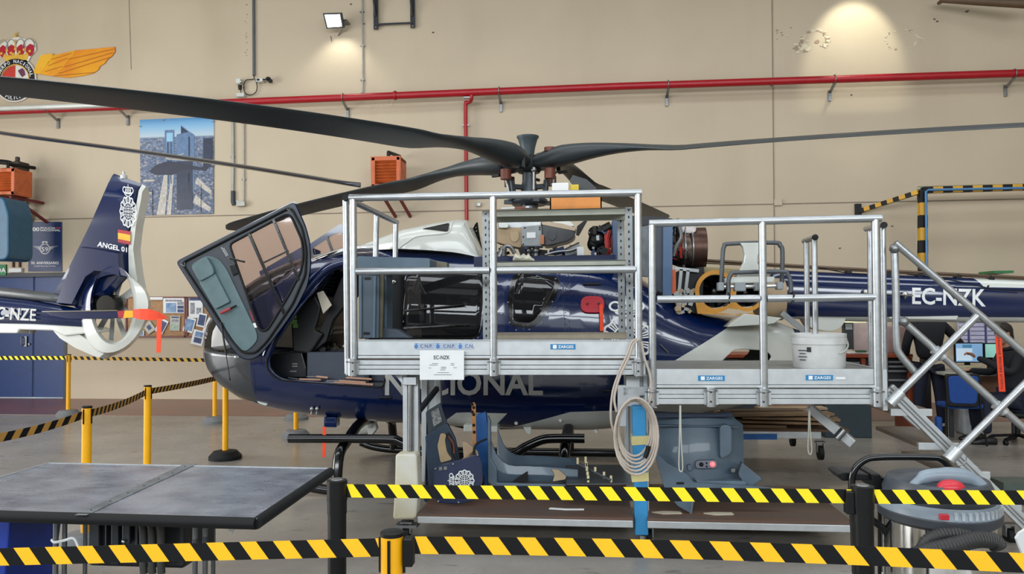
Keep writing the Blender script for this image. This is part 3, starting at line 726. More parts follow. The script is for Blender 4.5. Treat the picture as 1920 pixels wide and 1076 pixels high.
# gearbox and hydraulics seen through the shelf
EY = HY - .35
def eb(name, poly, depth, m, bev=.006, Y=EY, **kw):
    q = MB(); q.prism([P(x, y, Y) for x, y in poly], (0, depth, 0)); return q.build(name, m, HEL, bevel=bev, **kw)
eb('forward_fairing', rnd([(925, 429), (978, 426), (978, 465), (950, 460), (925, 452)], 4, 2), .3, mat('fairing_tan', '#a88f6d', .5))
eb('access_hatch', rnd([(955, 434), (973, 434), (973, 448), (966, 455), (958, 451)], 4, 3), .01, mat('fairing_tan_light', '#b09876', .5), .002, EY - .012)
gb = eb('hydraulic_unit', rnd([(976, 425), (1015, 421), (1017, 462), (978, 462)], 3, 2), .22, mat('gearbox_grey', '#8a8f92', .45), .012, EY - .08)
m_ = MB(); m_.box(P(996, 441, EY - .085), (.085, .01, .055)); m_.build('data_plate', M_paper, gb)
m_ = MB()
for x, y in ((981, 444), (981, 458), (1012, 430), (984, 427), (1012, 426)): m_.sphere(P(x, y, EY - .085), .008, 6, 4)
m_.build('bolt', M_black, gb)
eb('top_flange', [(934, 416), (1015, 414), (1015, 427), (934, 428)], .2, M_steel, .006, EY + .05)
eb('mount_lug', rnd([(934, 417), (953, 417), (953, 427), (936, 427)], 3, 2), .06, M_white, .004, EY - .06)
eb('bracket', [(1013, 441), (1020, 440), (1020, 458), (1013, 458)], .04, mat('bracket_copper', '#a8622c', .4), .002, EY - .1)
eb('rear_fairing', rnd([(1015, 420), (1078, 432), (1078, 444), (1065, 452), (1030, 460), (1017, 461)], 6, 3), .35, mat('fairing_black', '#1e1f24', .35), .01, EY - .02)
eb('fairing_band', [(1016, 414), (1055, 419), (1080, 427), (1078, 433), (1016, 421)], .3, mat('fairing_tan2', '#b8a48c', .5), .003, EY - .03)
eb('fairing_cap', rnd([(1030, 414), (1068, 414), (1078, 424), (1060, 424)], 4, 3), .25, M_white, .01, EY)
eb('access_hatch', rnd([(1026, 432), (1044, 432), (1043, 446), (1036, 452), (1028, 448)], 4, 3), .01, mat('hatch_grey', '#3c3e43', .5), .002, EY - .035)
random.seed(11)
for x, y0_, y1_ in ((990, 462, 482), (1005, 462, 482)):
    m_ = MB(); m_.cyl(P(x, y0_, EY), P(x, y1_, EY), .03, .03, 12); m_.sphere(P(x, y0_ + 8, EY), .04, 12, 8); m_.build('actuator', M_steel, HEL)
m_ = MB()
for k in range(30):
    c = P(random.uniform(930, 1078), random.uniform(465, 487), EY + random.uniform(-.05, .3)); m_.box(c, (random.uniform(.03, .1), .08, random.uniform(.02, .07)), Matrix.Rotation(random.uniform(-.5, .5), 3, 'Y'), random.choice((0, 0, 1, 2)))
m_.cyl(P(935, 485, EY), P(945, 465, EY), .035, .035, 12, 1); m_.cyl(P(1060, 478, EY), P(1090, 470, EY), .06, .09, 14, 1); m_.tube([P(x, y, EY - .1) for x, y in ((1022, 478), (1045, 472), (1068, 470), (1080, 466))], .012, 8, 1, smooth_n=4)
m_.tube([P(x, y, EY - .05) for x, y in ((945, 480), (947, 463), (957, 463), (965, 475))], .02, 8, 1, smooth_n=4)
m_.build('gearbox_fittings', [M_black, M_steel, M_navy], HEL)
eb('tie_bracket', [(1082, 463), (1095, 463), (1095, 486), (1082, 486)], .02, M_paper, .002, EY - .12)
eb('strut', [(1082, 424), (1096, 413), (1101, 414), (1085, 442), (1080, 440)], .04, M_black, .002, EY)
# engine accessories
m_ = MB()
c = P(1122, 450, EY)
for dx, dy, r in ((0, 0, .10), (-8, -14, .06), (6, 14, .07), (12, -4, .07), (-6, 8, .08)):
    m_.sphere(P(1122 + dx, 450 + dy, EY + .08), r, 14, 8)
m_.cyl(P(1116, 424, EY), P(1116, 440, EY), .028, .028, 12); m_.cyl(P(1130, 432, EY), P(1146, 424, EY), .05, .05, 14); m_.cyl(P(1146, 424, EY), P(1146, 440, EY), .04)
m_.cyl(P(1122, 466, EY), P(1122, 482, EY), .02)
random.seed(12)
for k in range(24): m_.box(P(random.uniform(1106, 1146), random.uniform(428, 482), EY + random.uniform(-.05, .1)), (random.uniform(.02, .07), .05, random.uniform(.02, .06)), Matrix.Rotation(random.uniform(0, 3), 3, 'Y'), random.choice((0, 1, 2)))
m_.build('engine_accessories', [M_black, M_steel, mat('valve_blue', '#28457a', .4)], HEL)
for k, (x0_, bend) in enumerate(((1138, 0), (1141, 2), (1135, -3), (1146, 4))):
    m_ = MB(); m_.tube([P(x, y, EY - .04 + .01 * k) for x, y in ((x0_ + 4, 432), (x0_, 445 + bend), (x0_ + 1, 462), (x0_ - 3, 476), (x0_ - 18 - 3 * k, 485))], .011, 8, smooth_n=5); m_.build('fluid_hose', mat('hose_red', '#b0362c', .5), HEL)
# upright blue firewall panels and opened cowl doors
eb('firewall', [(1148, 412), (1166, 414), (1172, 540), (1150, 520)], .7, mat('firewall_blue', '#2f4a6c', .4), .004, HY - .5)
eb('cowl_door', [(1181, 404), (1240, 406), (1262, 410), (1262, 415), (1200, 424), (1198, 560), (1176, 545)], .04, mat('cowl_inner_dark', '#151a22', .5), .004, HY - .58)
eb('cowl_panel', rnd([(1228, 413), (1252, 413), (1258, 555), (1230, 545)], 4, 2), .03, mat('cowl_inner_navy', '#1a2536', .4), .004, HY - .66)
eb('cowl_rim', [(1243, 412), (1262, 412), (1260, 560), (1243, 556)], .05, mat('cowl_edge_blue', '#3a5a7e', .4), .004, HY - .70)
eb('heat_shield', rnd([(1200, 424), (1228, 422), (1226, 520), (1202, 518)], 3, 2), .05, mat('foil_grey', '#55595d', .4, .5, .15, 9, bump=.3), .004, HY - .64)
# engine and exhaust
en = MB(); a = P(1262, 470, HY - .3); b = P(1292, 468, HY - .3); en.tube([P(x, y, HY - .3) for x, y in ((1258, 470), (1270, 470), (1275, 468), (1292, 466))], [.13, .16, .2, .2], 22)
en.build('turbine', mat('turbine_metal', '#5e5148', .35, .8, .3, 14), HEL)
en = MB(); en.tube([P(1291, 466, HY - .3), P(1294, 466, HY - .3), P(1321, 466, HY - .3), P(1321, 466, HY - .3), P(1300, 466, HY - .3)], [.19, .20, .205, .18, .17], 28, cap=False)
en.build('exhaust_pipe', mat('exhaust_bronze', '#5c4238', .38, .7, .25, 5), HEL)
en = MB()
for x in (1281, 1295): en.tube([P(x, 466, HY - .3) + V((0, .2 * math.cos(k * .4), .2 * math.sin(k * .4))) for k in range(16)], .010, 6, closed=True)
en.build('clamp_ring', M_steel, HEL)
random.seed(4)
m_ = MB()
for k in range(16):
    x = random.uniform(1262, 1290); y = random.uniform(425, 525); m_.tube([P(x, y, HY - .55), P(x + random.uniform(-6, 8), y + random.uniform(-20, 20), HY - .57), P(x + random.uniform(-8, 8), y + random.uniform(-28, 28), HY - .52)], random.uniform(.005, .012), 6, random.choice((0, 1, 2)), smooth_n=4)
m_.tube([P(x, y, HY - .6) for x, y in ((1274, 424), (1277, 445), (1268, 462), (1262, 480))], .018, 8, 1, smooth_n=5)
m_.build('engine_pipes', [M_black, M_steel, mat('wire_red', '#9c2a24', .5)], HEL)
rag = MB(); rag.prism([P(x, y, HY - .45) for x, y in rnd([(1262, 424), (1305, 422), (1306, 434), (1298, 438), (1278, 436), (1266, 440)], 4, 2)], (0, .15, 0)); rag.build('protective_sheet', mat('sheet_white', '#cfc8c6', .8, 0, .2, 14, bump=.6), HEL, bevel=.01)
# rear engine bay below the exhaust
m_ = MB()
m_.prism([P(x, y, HY - .55) for x, y in ((1262, 512), (1280, 505), (1320, 500), (1316, 590), (1270, 580), (1260, 560))], (0, .7, 0)); m_.build('engine_bay', M_black, HEL)
for x0_, y0_, x1_, y1_ in ((1277, 505, 1270, 580), (1290, 507, 1282, 572), (1265, 503, 1310, 508), (1272, 580, 1290, 540)):
    m_ = MB(); m_.beam(P(x0_, y0_, HY - .58), P(x1_, y1_, HY - .58), .03, .03); m_.build('bay_strut', M_steel, HEL)
lb = MB(); lb.box(P(1262, 528, HY - .62), (.05, .006, .22)); lb.build('warning_label', mat('label_orange', '#d9622c', .5), HEL)
m_ = MB(); random.seed(9)
for k in range(30): m_.box(P(random.uniform(1268, 1300), random.uniform(545, 588), HY - .6 + random.uniform(-.02, .03)), (random.uniform(.02, .05), .04, random.uniform(.02, .06)), Matrix.Rotation(random.uniform(0, 3), 3, 'Y'), random.choice((0, 1)))
m_.build('bay_fittings', [M_beige, M_steel], HEL)
# yellow twin-ring frame with round fans, beige duct
RY = HY - .62
yf = MB()
def PR(x, y, o=0.0): return P(x, y, RY + o)
def circ(cx, cy, rx, ry, n=28): return [(cx + rx * math.cos(2 * math.pi * k / n), cy + ry * math.sin(2 * math.pi * k / n)) for k in range(n)]
outer = rnd([(1302, 530), (1318, 514), (1345, 509), (1372, 516), (1404, 514), (1432, 530), (1434, 560), (1416, 590), (1380, 588), (1330, 586), (1306, 575)], 8, 2)
def two_ring():
    frame_poly(yf, circ(1342, 546, 39, 40), circ(1342, 546, 31, 32), 0, .03, 0, 40, PR)
    frame_poly(yf, circ(1401, 548, 34, 36), circ(1401, 548, 27, 29), .001, .031, 0, 40, PR)
    yf.prism([PR(x, y, .002) for x, y in ((1303, 560), (1316, 560), (1330, 584), (1378, 590), (1412, 586), (1418, 592), (1308, 588))], (0, .03, 0))
    yf.prism([PR(x, y, .003) for x, y in ((1367, 514), (1378, 514), (1374, 530))], (0, .03, 0)); yf.prism([PR(x, y, .003) for x, y in ((1366, 578), (1374, 566), (1384, 580))], (0, .03, 0))
two_ring(); yf.build('duct_frame', mat('frame_ochre', '#c08420', .5), HEL)
for cx, cy, r in ((1342, 546, 30), (1401, 548, 26)):
    m_ = MB(); rr = r * wpx(RY); c = PR(cx, cy, .02)
    m_.lathe(c, [(rr, 0), (rr, -.28), (rr * .55, -.30), (rr * .5, -.2), (.001, -.2)], 28, 0, 'Y', cap=False)
    duct = m_.build('oil_cooler_duct', mat('duct_black', '#17181a', .35, 0), HEL, solid=.004)
    m_ = MB(); m_.sphere(c + V((0, .1, 0)), rr * .28, 14, 8)
    for k in range(9):
        a = k * .698; m_.beam(c + V((rr * .2 * math.cos(a), .12, rr * .2 * math.sin(a))), c + V((rr * .95 * math.cos(a), .14, rr * .95 * math.sin(a))), .05, .008, up=(math.sin(a), .9, -math.cos(a)))
    m_.build('cooling_fan', M_gloss, duct)
bd = MB(); bd.tube([P(1418, 560, HY - .30), P(1425, 560, HY - .30), P(1466, 561, HY - .30)], [.19, .20, .20], 28); bd.build('boom_joint_duct', M_beige, HEL)
eb('deck_box', rnd([(1318, 500), (1400, 505), (1400, 520), (1320, 515)], 3, 2), .5, mat('deck_yellow_grey', '#8b7d55', .5), .01, HY - .45)
# strake above the rear cabin
eb('rear_strake', [(1363, 613), (1397, 588), (1466, 596), (1452, 606), (1440, 608)], .25, M_white, .006, HY - .72)
cb = MB(); cb.beam(P(1465, 586, HY - .5), P(1535, 642, HY - .5), .03, .05); cb.build('clamshell_strut', M_steel, HEL)
# ---- tail boom
def boom_tab(x):
    return interp([(1325, 498, 590, .24), (1470, 506, 597, .22), (1600, 512, 603, .20), (1830, 521, 604, .17), (2100, 531, 606, .14), (2250, 540, 606, .12)], x)
tb = MB(); rings = []
for k in range(30):
    x = 1440 + (2250 - 1440) * k / 29; yt, yb, hw = boom_tab(x); t = P(x, yt, HY); b = P(x, yb, HY)
    cz = (t.z + b.z) / 2; hz = (t.z - b.z) / 2
    rings.append([V((t.x, HY - spow(math.cos(2 * math.pi * j / 40), .8) * hw, cz + spow(math.sin(2 * math.pi * j / 40), .8) * hz)) for j in range(40)])
tb.loft(rings)
bm2 = bmesh.new(); vs = [bm2.verts.new(p) for p in tb.v]
for f in tb.f: bm2.faces.new([vs[i] for i in f])
bmesh.ops.remove_doubles(bm2, verts=bm2.verts, dist=1e-5); bmesh.ops.recalc_face_normals(bm2, faces=bm2.faces)
for f in bm2.faces: f.smooth = True
bm_keep = bm; bm = bm2; LAY_keep = LAY; LAY = bm.faces.layers.int.new('reg')
BYN = HY - .2
cut_region([(1400, 578), (1620, 584), (1920, 595), (2300, 596), (2300, 640), (1400, 640)], 2, True, True, BYN)
cut_region([(1836, 517), (2300, 517), (2300, 545), (1850, 538)], 2, True, True, BYN)
cut_region([(1836, 480), (2300, 480), (2300, 517), (1836, 517)], 2, True, True, BYN)
extract((0, 2), 'tail_boom', [M_navy, M_white], .01, {2: 1})
BV = BVHTree.FromBMesh(bm)
hull_mark('registration', lambda mb, fn: put_text(mb, 'EC-NZK', fn, 0, .02), quadmap(P(1710, 570, BYN), P(1848, 575, BYN), P(1848, 542, BYN), P(1710, 539, BYN)), M_wlett, .03, .004, label='white registration letters EC-NZK on the boom')
bm = bm_keep; LAY = LAY_keep; BV = BVHTree.FromBMesh(bm)
m_ = MB()
for x, y in ((1623, 548), (1697, 552)):
    c = P(x, y, HY - .22); m_ = MB(); m_.sphere(c, .03, 12, 8); m_.build('navigation_fitting', M_chrome, HEL)
m_ = MB(); m_.tube([P(1660, 551, HY - .23), P(1712, 554, HY - .23)], .006, 6); m_.tube([P(1697, 545, HY - .23), P(1697, 560, HY - .23)], .005, 6)
m_.build('boom_rail', M_chrome, HEL)
m_ = MB(); m_.tube([P(x, y, HY - .05) for x, y in ((1318, 488), (1500, 499), (1700, 510), (1920, 521), (2200, 533))], .016, 8); m_.tube([P(x, y, HY - .08) for x, y in ((1318, 493), (1500, 502), (1700, 513), (2200, 536))], .008, 6)
m_.build('tail_drive_shaft', mat('shaft_brown', '#5b4a3c', .35, .6), HEL)
for x in (1590, 1664, 1722, 1795, 1856):
    m_ = MB(); c = P(x, 513 + (x - 1600) * .045, HY - .05); m_.box(c, (.05, .08, .06)); m_.sphere(c + V((0, 0, .03)), .02, 8, 6); m_.build('shaft_bearing', M_black, HEL, bevel=.005)
m_ = MB(); m_.tube([P(x, y, HY - .2) for x, y in ((1535, 498 + 4), (1590, 512), (1626, 514)) ] , .006, 6); m_.tube([P(x, y, HY - .21) for x, y in ((1700, 514), (1760, 521), (1840, 537), (1855, 541), (1920, 545))], .006, 6, smooth_n=4); m_.tube([P(1850, 541, HY - .22), P(1854, 535, HY - .22)], .008, 6)
m_.build('antenna_wire', M_black, HEL)
# boom underside: antenna fairing, cover
m_ = MB(); m_.prism([P(x, y, HY - .12) for x, y in rnd([(1500, 584), (1593, 581), (1582, 608), (1572, 618), (1555, 622), (1520, 616)], 8, 3)], (0, .2, 0)); m_.build('underside_fairing', M_white, HEL, bevel=.03)
m_ = MB(); m_.prism([P(x, y, HY - .14) for x, y in ((1660, 586), (1800, 588), (1794, 600), (1668, 598))], (0, .26, 0)); m_.build('stabiliser_root', M_white, HEL, bevel=.01)
m_ = MB(); m_.lathe(P(1869, 597, HY), [(.06, .0), (.06, -.02), (.03, -.05), (.015, -.12), (.001, -.13)], 14); m_.build('tail_antenna', M_steel, HEL)
rb = MB(); a = P(1872, 632, HY - .02); b = P(1878, 734, HY - .02); rb.prism([a + V((-.028, 0, 0)), a + V((.028, 0, 0)), b + V((.03, -.01, 0)), b + V((-.028, -.01, 0))], (0, .003, 0)); rb.tube([P(1870, 612, HY), P(1871, 634, HY - .02)], .004, 5); rbo = rb.build('warning_ribbon', M_flag, HEL, label='long orange ribbon hanging from the tail boom')
tx = MB(); put_text(tx, 'REMOVE BEFORE FLIGHT', quadmap(a + V((.009, -.006, -.0)), b + V((.011, -.016, .02)), b + V((-.009, -.016, .02)), a + V((-.011, -.006, 0))) ); tx.build('lettering', M_klett, rbo)
# ---- landing gear
def gear(Y, name_far=False):
    k = (Y - HY)
    sg = 1 if k > 0 else -1
    sk = MB(); R = .045
    xA, xB = P(560, 930, HY - 1.0).x, P(1140, 930, HY - 1.0).x
    sk.tube([V((xA, Y, .10)), V((xA + .18, Y, .06)), V((xA + .5, Y, R)), V((xB + .6, Y, R))], R, 12, smooth_n=6); sk.build('skid_tube', M_gloss, HEL)
    return sg
for sgn in (-1, 1):
    Ys = HY + sgn * 1.0
    sk = MB(); R = .045; xA, xB = P(552, 930, HY - 1.0).x, P(1180, 930, HY - 1.0).x
    sk.tube([V((xA, Ys, .13)), V((xA + .15, Ys, .08)), V((xA + .4, Ys, R + .005)), V((xA + .8, Ys, R)), V((xB, Ys, R))], R, 12, smooth_n=5); sk.build('skid_tube', M_gloss, HEL)
    stp = MB(); Yp = HY + sgn * .86
    pts = [(542, 822), (720, 823), (750, 828), (790, 846), (830, 852), (950, 852), (985, 838), (1015, 825), (1040, 822), (1096, 822)]
    stp.tube([P(x, y, HY - .86) + V((0, Yp - (HY - .86), 0)) for x, y in pts], .042, 12, smooth_n=4); stp.build('step_tube', M_gloss, HEL, label='black step tube with a cranked middle')
    for pxx in (640, 1058):
        cx = P(pxx, 820, HY - .86).x
        ct = MB(); zt = P(pxx, 800, HY - .5).z
        ct.tube([V((cx + .03, HY, zt + .02)), V((cx + .03, HY + sgn * .45, zt + .01)), V((cx + .01, HY + sgn * .74, zt - .10)), V((cx - .0, HY + sgn * .93, .35)), V((cx, Ys, .06))], .05, 12, smooth_n=5)
        ct.build('cross_tube', M_gloss, HEL)
# ---- rotor head
RZ = P(990, 308, HY).z
hx = P(992, 330, HY).x
m_ = MB(); m_.lathe((hx, HY, 0), [(.09, P(990, 392, HY).z), (.085, P(990, 350, HY).z), (.07, P(990, 340, HY).z), (.07, P(990, 300, HY).z)], 24); m_.build('rotor_mast', mat('mast_grey', '#555b60', .35, .6), HEL)
m_ = MB(); zt = P(990, 258, HY).z; zb = P(990, 292, HY).z
m_.lathe((hx - .01, HY, 0), [(.05, zb - .05), (.062, zb), (.075, zb + .08), (.10, zt - .02), (.115, zt), (.115, zt + .012), (.10, zt + .012), (.10, zt - .01), (.06, zb + .05), (.001, zb + .05)], 28, cap=False)
m_.build('mast_cap', mat('rotor_grey', '#3c474d', .45), HEL)
m_ = MB()
m_.lathe((hx, HY, 0), [(.17, P(990, 385, HY).z), (.2, P(990, 380, HY).z), (.18, P(990, 374, HY).z), (.1, P(990, 370, HY).z)], 28)
for k in range(4):
    a = math.radians(20 + 90 * k); m_.beam((hx, HY, P(990, 380, HY).z), (hx + .26 * math.cos(a), HY + .26 * math.sin(a), P(990, 380, HY).z), .06, .04)
m_.build('swashplate', mat('swash_dark', '#3a4046', .4, .4), HEL)
m_ = MB(); 
for a in (.4, 2.6):
    m_.beam((hx, HY, P(990, 352, HY).z), (hx + .2 * math.cos(a), HY - .2 * math.sin(a), P(990, 352, HY).z), .05, .05); m_.beam((hx + .2 * math.cos(a), HY - .2 * math.sin(a), P(990, 340, HY).z), (hx + .18 * math.cos(a), HY - .18 * math.sin(a), P(990, 366, HY).z), .05, .05)
m_.build('scissor_link', MATS['swash_dark'], HEL, bevel=.01)
for k, (x0_, y0_, x1_, y1_, Yk) in enumerate(((946, 322, 957, 372, HY - .1), (1001, 318, 1001, 360, HY - .25), (1040, 322, 1037, 345, HY + .15), (960, 372, 946, 320, HY + .12))):
    m_ = MB(); m_.cyl(P(x0_, y0_, Yk), P(x1_, y1_, Yk), .014, .014, 10); m_.sphere(P(x0_, y0_, Yk), .028, 10, 6); m_.sphere(P(x1_, y1_, Yk), .028, 10, 6); m_.build('pitch_link', M_steel, HEL)
# blades: azimuths from the hub, cuffs first
def blade(az, tipz, name_lab, R=5.1, midz=None, twist=0.0, w0=.18, lean=0.0, wash=0.0):
    d = V((math.cos(az), math.sin(az), 0)); s = V((-math.sin(az), math.cos(az), 0))
    T = [(.10, .09, .06), (.25, .14, .10), (.45, .17, .105), (.7, .14, .08), (1.0, .10, .055), (1.3, .115, .035), (1.7, .15, .026), (2.5, .15, .020), (3.8, .15, .018), (4.85, .145, .014), (5.0, .11, .010), (5.1, .03, .006)]
    rings = []
    zs = RZ
    for i in range(46):
        r = .10 + (R - .10) * i / 45; r = min(r, 5.1)
        hw, th = interp(T, r)
        t = r / R; z = RZ + (tipz - RZ) * t ** 1.7 + (.06 * math.sin(math.pi * min(1, r / 1.6)) if r < 1.6 else 0) * (1 if midz is None else midz)
        c = V((hx, HY, z)) + d * r
        tw = (twist * min(1, max(0, (r - .6) / 1.2)) + lean) * (1 - wash * max(0, r - 1.8) / 3.3)
        n = V((0, 0, 1)) * math.cos(tw) + s * math.sin(tw); u = s * math.cos(tw) - V((0, 0, 1)) * math.sin(tw)
        air = min(1, max(0, (r - .7) / .8))
        ring = []
        for k in range(20):
            a = 2 * math.pi * k / 20; cx = math.cos(a); sy = math.sin(a)
            thick = th * (abs(sy) ** .8) * math.copysign(1, sy) * (1 - air * .55 * (0.5 - 0.5 * cx))
            ring.append(c + u * (cx * hw) + n * thick)
        rings.append(ring)
    m_ = MB(); m_.loft(rings); o = m_.build('rotor_blade', M_blade, HEL, label=name_lab)
    return o
tipA = P(364, 437, 10.45); azA = math.atan2(tipA.y - HY, tipA.x - hx)
DEG = math.radians
blade(azA, tipA.z, 'blade reaching back left to a rounded tip', twist=DEG(-12), lean=DEG(-4))
azB = azA - math.pi / 2 + DEG(7.5); dB = V((math.cos(azB), math.sin(azB), 0)) * 5.1
pb = V((hx, HY, 0)) + dB; tz = P(1266, 411, pb.y).z
blade(azB, tz, 'blade reaching back right behind the engine', twist=DEG(14), lean=0, midz=2.4)
blade(azA + math.pi, RZ - .30, 'blade reaching out to the right edge', twist=DEG(-8), lean=DEG(-8))
blade(azA + math.pi / 2, RZ - .40, 'blade sweeping forward over the left side', twist=DEG(-14), lean=DEG(-6), wash=.8)
for k in range(4):
    a = azA + k * math.pi / 2; d = V((math.cos(a), math.sin(a), 0)); s = V((-math.sin(a), math.cos(a), 0))
    m_ = MB(); c = V((hx, HY, RZ)) + d * .30 - s * .08
    m_.cyl(c + V((0, 0, -.19)), c + V((0, 0, -.09)), .055, .055, 18); m_.build('lag_damper', M_copper, HEL)
    m_ = MB(); m_.cyl(c + V((0, 0, .08)), c + V((0, 0, .12)), .055, .055, 18); m_.build('damper_cap', M_copper, HEL)
    m_ = MB(); c2 = V((hx, HY, RZ)) + d * .28 + s * .12; m_.beam(c2 + V((0, 0, -.1)), c2 + V((0, 0, .02)), .04, .05); m_.beam(c2 + V((0, 0, -.1)), c2 + V((0, 0, -.1)) + d * .1, .03, .03); m_.build('pitch_horn', M_black, HEL, bevel=.006)
m_ = MB(); m_.lathe((hx, HY, RZ - .09), [(.11, 0), (.13, .03), (.13, .13), (.09, .17)], 20); m_.build('rotor_hub', M_black, HEL)
# ================================================================ things on the back wall
def wpipe(mb, pts, r, off, mi=0, n=10, sm=0): mb.tube([W(x, y, off) for x, y in pts], r, n, mi, smooth_n=sm)
# sprinkler main
pr = MB(); wpipe(pr, [(-120, 214), (480, 190), (1160, 162), (1920, 137), (2330, 121.5)], .066, .30, n=16)
PIPE = pr.build('fire_main_pipe', M_red, None, label='long red fire main pipe running along the back wall', cat='pipe')
dp = MB(); dp.tube([W(884, 172, .30), W(884, 184, .30), W(882, 190, .2), W(876, 193, .16), W(873, 199, .14), W(874, 300, .12), W(875, 412, .12), W(877, 560, .12)], .036, 12, smooth_n=3)
dp.build('drop_pipe', M_red, PIPE)
for px, py in ((741, 179),):
    c = MB(); c.cyl(W(px - 2, py, .3), W(px + 2, py, .3), .085, .085, 16); c.build('pipe_coupling', M_red, PIPE)
for py in (207, 235): 
    c = MB(); c.box(W(873.5 if py > 210 else 877, py if py > 210 else 183, .12 if py > 210 else .3), (.14, .05, .03)); c.build('pipe_clamp', M_steel, PIPE)
for px, py in ((90, 205), (223, 199), (643, 184), (936, 172), (1253, 160), (1565, 150), (1902, 140)):
    b = MB(); a = W(px, py + 6, .30); e = W(px, py + 6, 0); b.beam(a, V((a.x, WALLY, a.z - .10)), .05, .02); b.box(V((a.x, WALLY - .02, a.z - .14)), (.05, .03, .2)); b.tube([a + V((0, .08 * math.cos(t * .7), .072 + .078 * math.sin(t * .7))) for t in range(9)], .01, 6, closed=True)
    b.build('pipe_bracket', M_steel, PIPE, bevel=.003)
# white pipe beside it at the far left
wp_ = MB(); wpipe(wp_, [(-120, 208), (215, 196), (300, 192)], .045, .42, n=12); wp_.build('heating_pipe', M_white, None, label='pale heating pipe in front of the red pipe at the far left', cat='pipe')
def conduit(pts, r, lab, m=None, off=.03, clips=()):
    c = MB(); wpipe(c, pts, r, off, n=8); o = c.build('conduit', m or mat('conduit_grey', '#a9a9a2', .45, .3), None, label=lab, cat='conduit', group=None)
    for x, y in clips:
        k = MB(); k.box(W(x, y, .02), (.08, .04, .025)); k.build('clip', M_steel, o)
    return o
conduit([(475, -40), (476, 142)], .026, 'dark vertical conduit from the ceiling above the wall camera', mat('conduit_dark', '#5b6066', .5))
conduit([(679, -40), (680, 160), (680, 172), (675, 177), (600, 180), (470, 186)], .014, 'thin conduit right of the floodlight bending left above the red pipe', None, .03, ((679, 22), (680, 86), (680, 150)))
conduit([(432, 216), (436, 224), (437, 300), (436, 366)], .030, 'thick pale conduit right of the city poster', None, .03, ((436.5, 294),))
k = MB(); k.tube([W(437, 358, .03), W(437, 378, .03), W(439, 384, .03)], .042, 10); k.build('cable_boot', M_dgrey, bpy.data.objects['conduit.002'])
conduit([(457, 218), (457, 376)], .016, 'thin pale conduit dropping to a grey junction box', None, .03, ((457, 230), (457, 336)))
def jbox(x0, y0, x1, y1, lab, d=.1, m=None, name='junction_box', cat='junction box'):
    b = MB(); a = W(x0, y1, 0); c = W(x1, y0, 0); b.bb((a.x, WALLY - d, a.z), (c.x, WALLY, c.z)); o = b.build(name, m or mat('box_grey', '#b5b5ac', .5), None, bevel=.012, label=lab, cat=cat); return o
jb = jbox(447, 376, 461, 388, 'grey junction box below the thin conduit right of the poster')
lidm = MB(); a = W(449, 386, .1); c = W(459, 378, .1); lidm.bb((a.x, a.y - .012, a.z), (c.x, a.y, c.z)); lidm.build('lid', MATS['box_grey'], jb, bevel=.004)
jb2 = jbox(893, 380, 903, 387, 'small pale wall socket right of the red drop pipe', .05, name='wall_socket', cat='socket')
kk = MB(); a = W(898, 383.5, .06); kk.box(a, (.05, .02, .05)); kk.build('cover', M_paper, jb2)
jb3 = jbox(1451, 373, 1466, 386, 'square cover plate on the wall joint above the second platform', .04, M_wall, name='cover_plate', cat='cover plate')
# surveillance gear
cam1 = jbox(447, 150, 456, 160, 'small round-lens wall sensor left of the cable loop', .12, M_white, 'wall_sensor', 'sensor')
q = MB(); q.sphere(W(452, 153, .13), .025, 10, 6); q.build('lens', M_chrome, cam1); q = MB(); q.cyl(W(450, 160, .08), W(450, 168, .08), .04, .03); q.tube([W(451, 168, .06), W(452, 175, .04)], .008, 6); q.build('plug', M_black, cam1)
cb2 = jbox(447, 176, 462, 184, 'pale cable box just above the left end of the red pipe', .1, M_white, 'cable_box', 'junction box')
q = MB(); q.tube([W(475, 140, .05), W(476, 148, .05), W(462, 150, .05), W(457, 160, .05), W(460, 174, .05), W(470, 178, .05), W(480, 172, .05), W(482, 160, .05), W(478, 148, .05)], .008, 6, smooth_n=5); q.build('cable_loop', M_rubber, cb2)
cc = MB(); a = W(479, 153, .14); c = W(492, 146, .14); cc.bb((a.x, a.y, a.z), (c.x, a.y + .12, c.z)); cco = cc.build('wall_camera', M_white, None, bevel=.01, label='small wall camera with a black arm at the end of the dark conduit', cat='camera')
cc = MB(); a = W(481, 151, .15); c = W(486, 147.5, .15); cc.bb((a.x, a.y, a.z), (c.x, a.y + .02, c.z)); cc.build('display', M_black, cco)
cc = MB(); cc.tube([W(492, 149, .1), W(499, 149, .1)], .012, 6); cc.sphere(W(503, 148, .12), .05, 12, 8, (1, 1, .8)); cc.box(W(507, 152, .12), (.06, .06, .06)); cc.build('arm', M_black, cco)
# floodlight
fl = MB()
tl, tr, brr, bl_ = W(605, 25, .42), W(640, 24, .42), W(645, 52, .26), W(612, 54, .26)
fl.prism([tl, tr, brr, bl_], (0, .06, .03)); FL = fl.build('floodlight', M_dgrey, None, bevel=.006, label='lit square floodlight on the upper left of the wall', cat='floodlight')
g = MB(); ins = [tl.lerp(brr, .1), tr.lerp(bl_, .1), brr.lerp(tl, .1), bl_.lerp(tr, .1)]; nrm = (tr - tl).cross(bl_ - tl).normalized(); nrm = nrm if nrm.y < 0 else -nrm
g.prism([p + nrm * .004 for p in ins], nrm * .006); g.build('lit_lens', mat('lamp_glow', '#ffffff', .4, 0, 0, emit='#f4fff4', estr=6), FL)
g = MB(); g.tube([W(641, 46, .25), W(642, 55, .08), W(634, 67, .0)], .012, 6); g.tube([W(620, 68, .0), W(622, 78, .01)], .008, 6); g.box(W(644, 42, .12), (.2, .2, .03)); g.build('bracket', M_steel, FL)
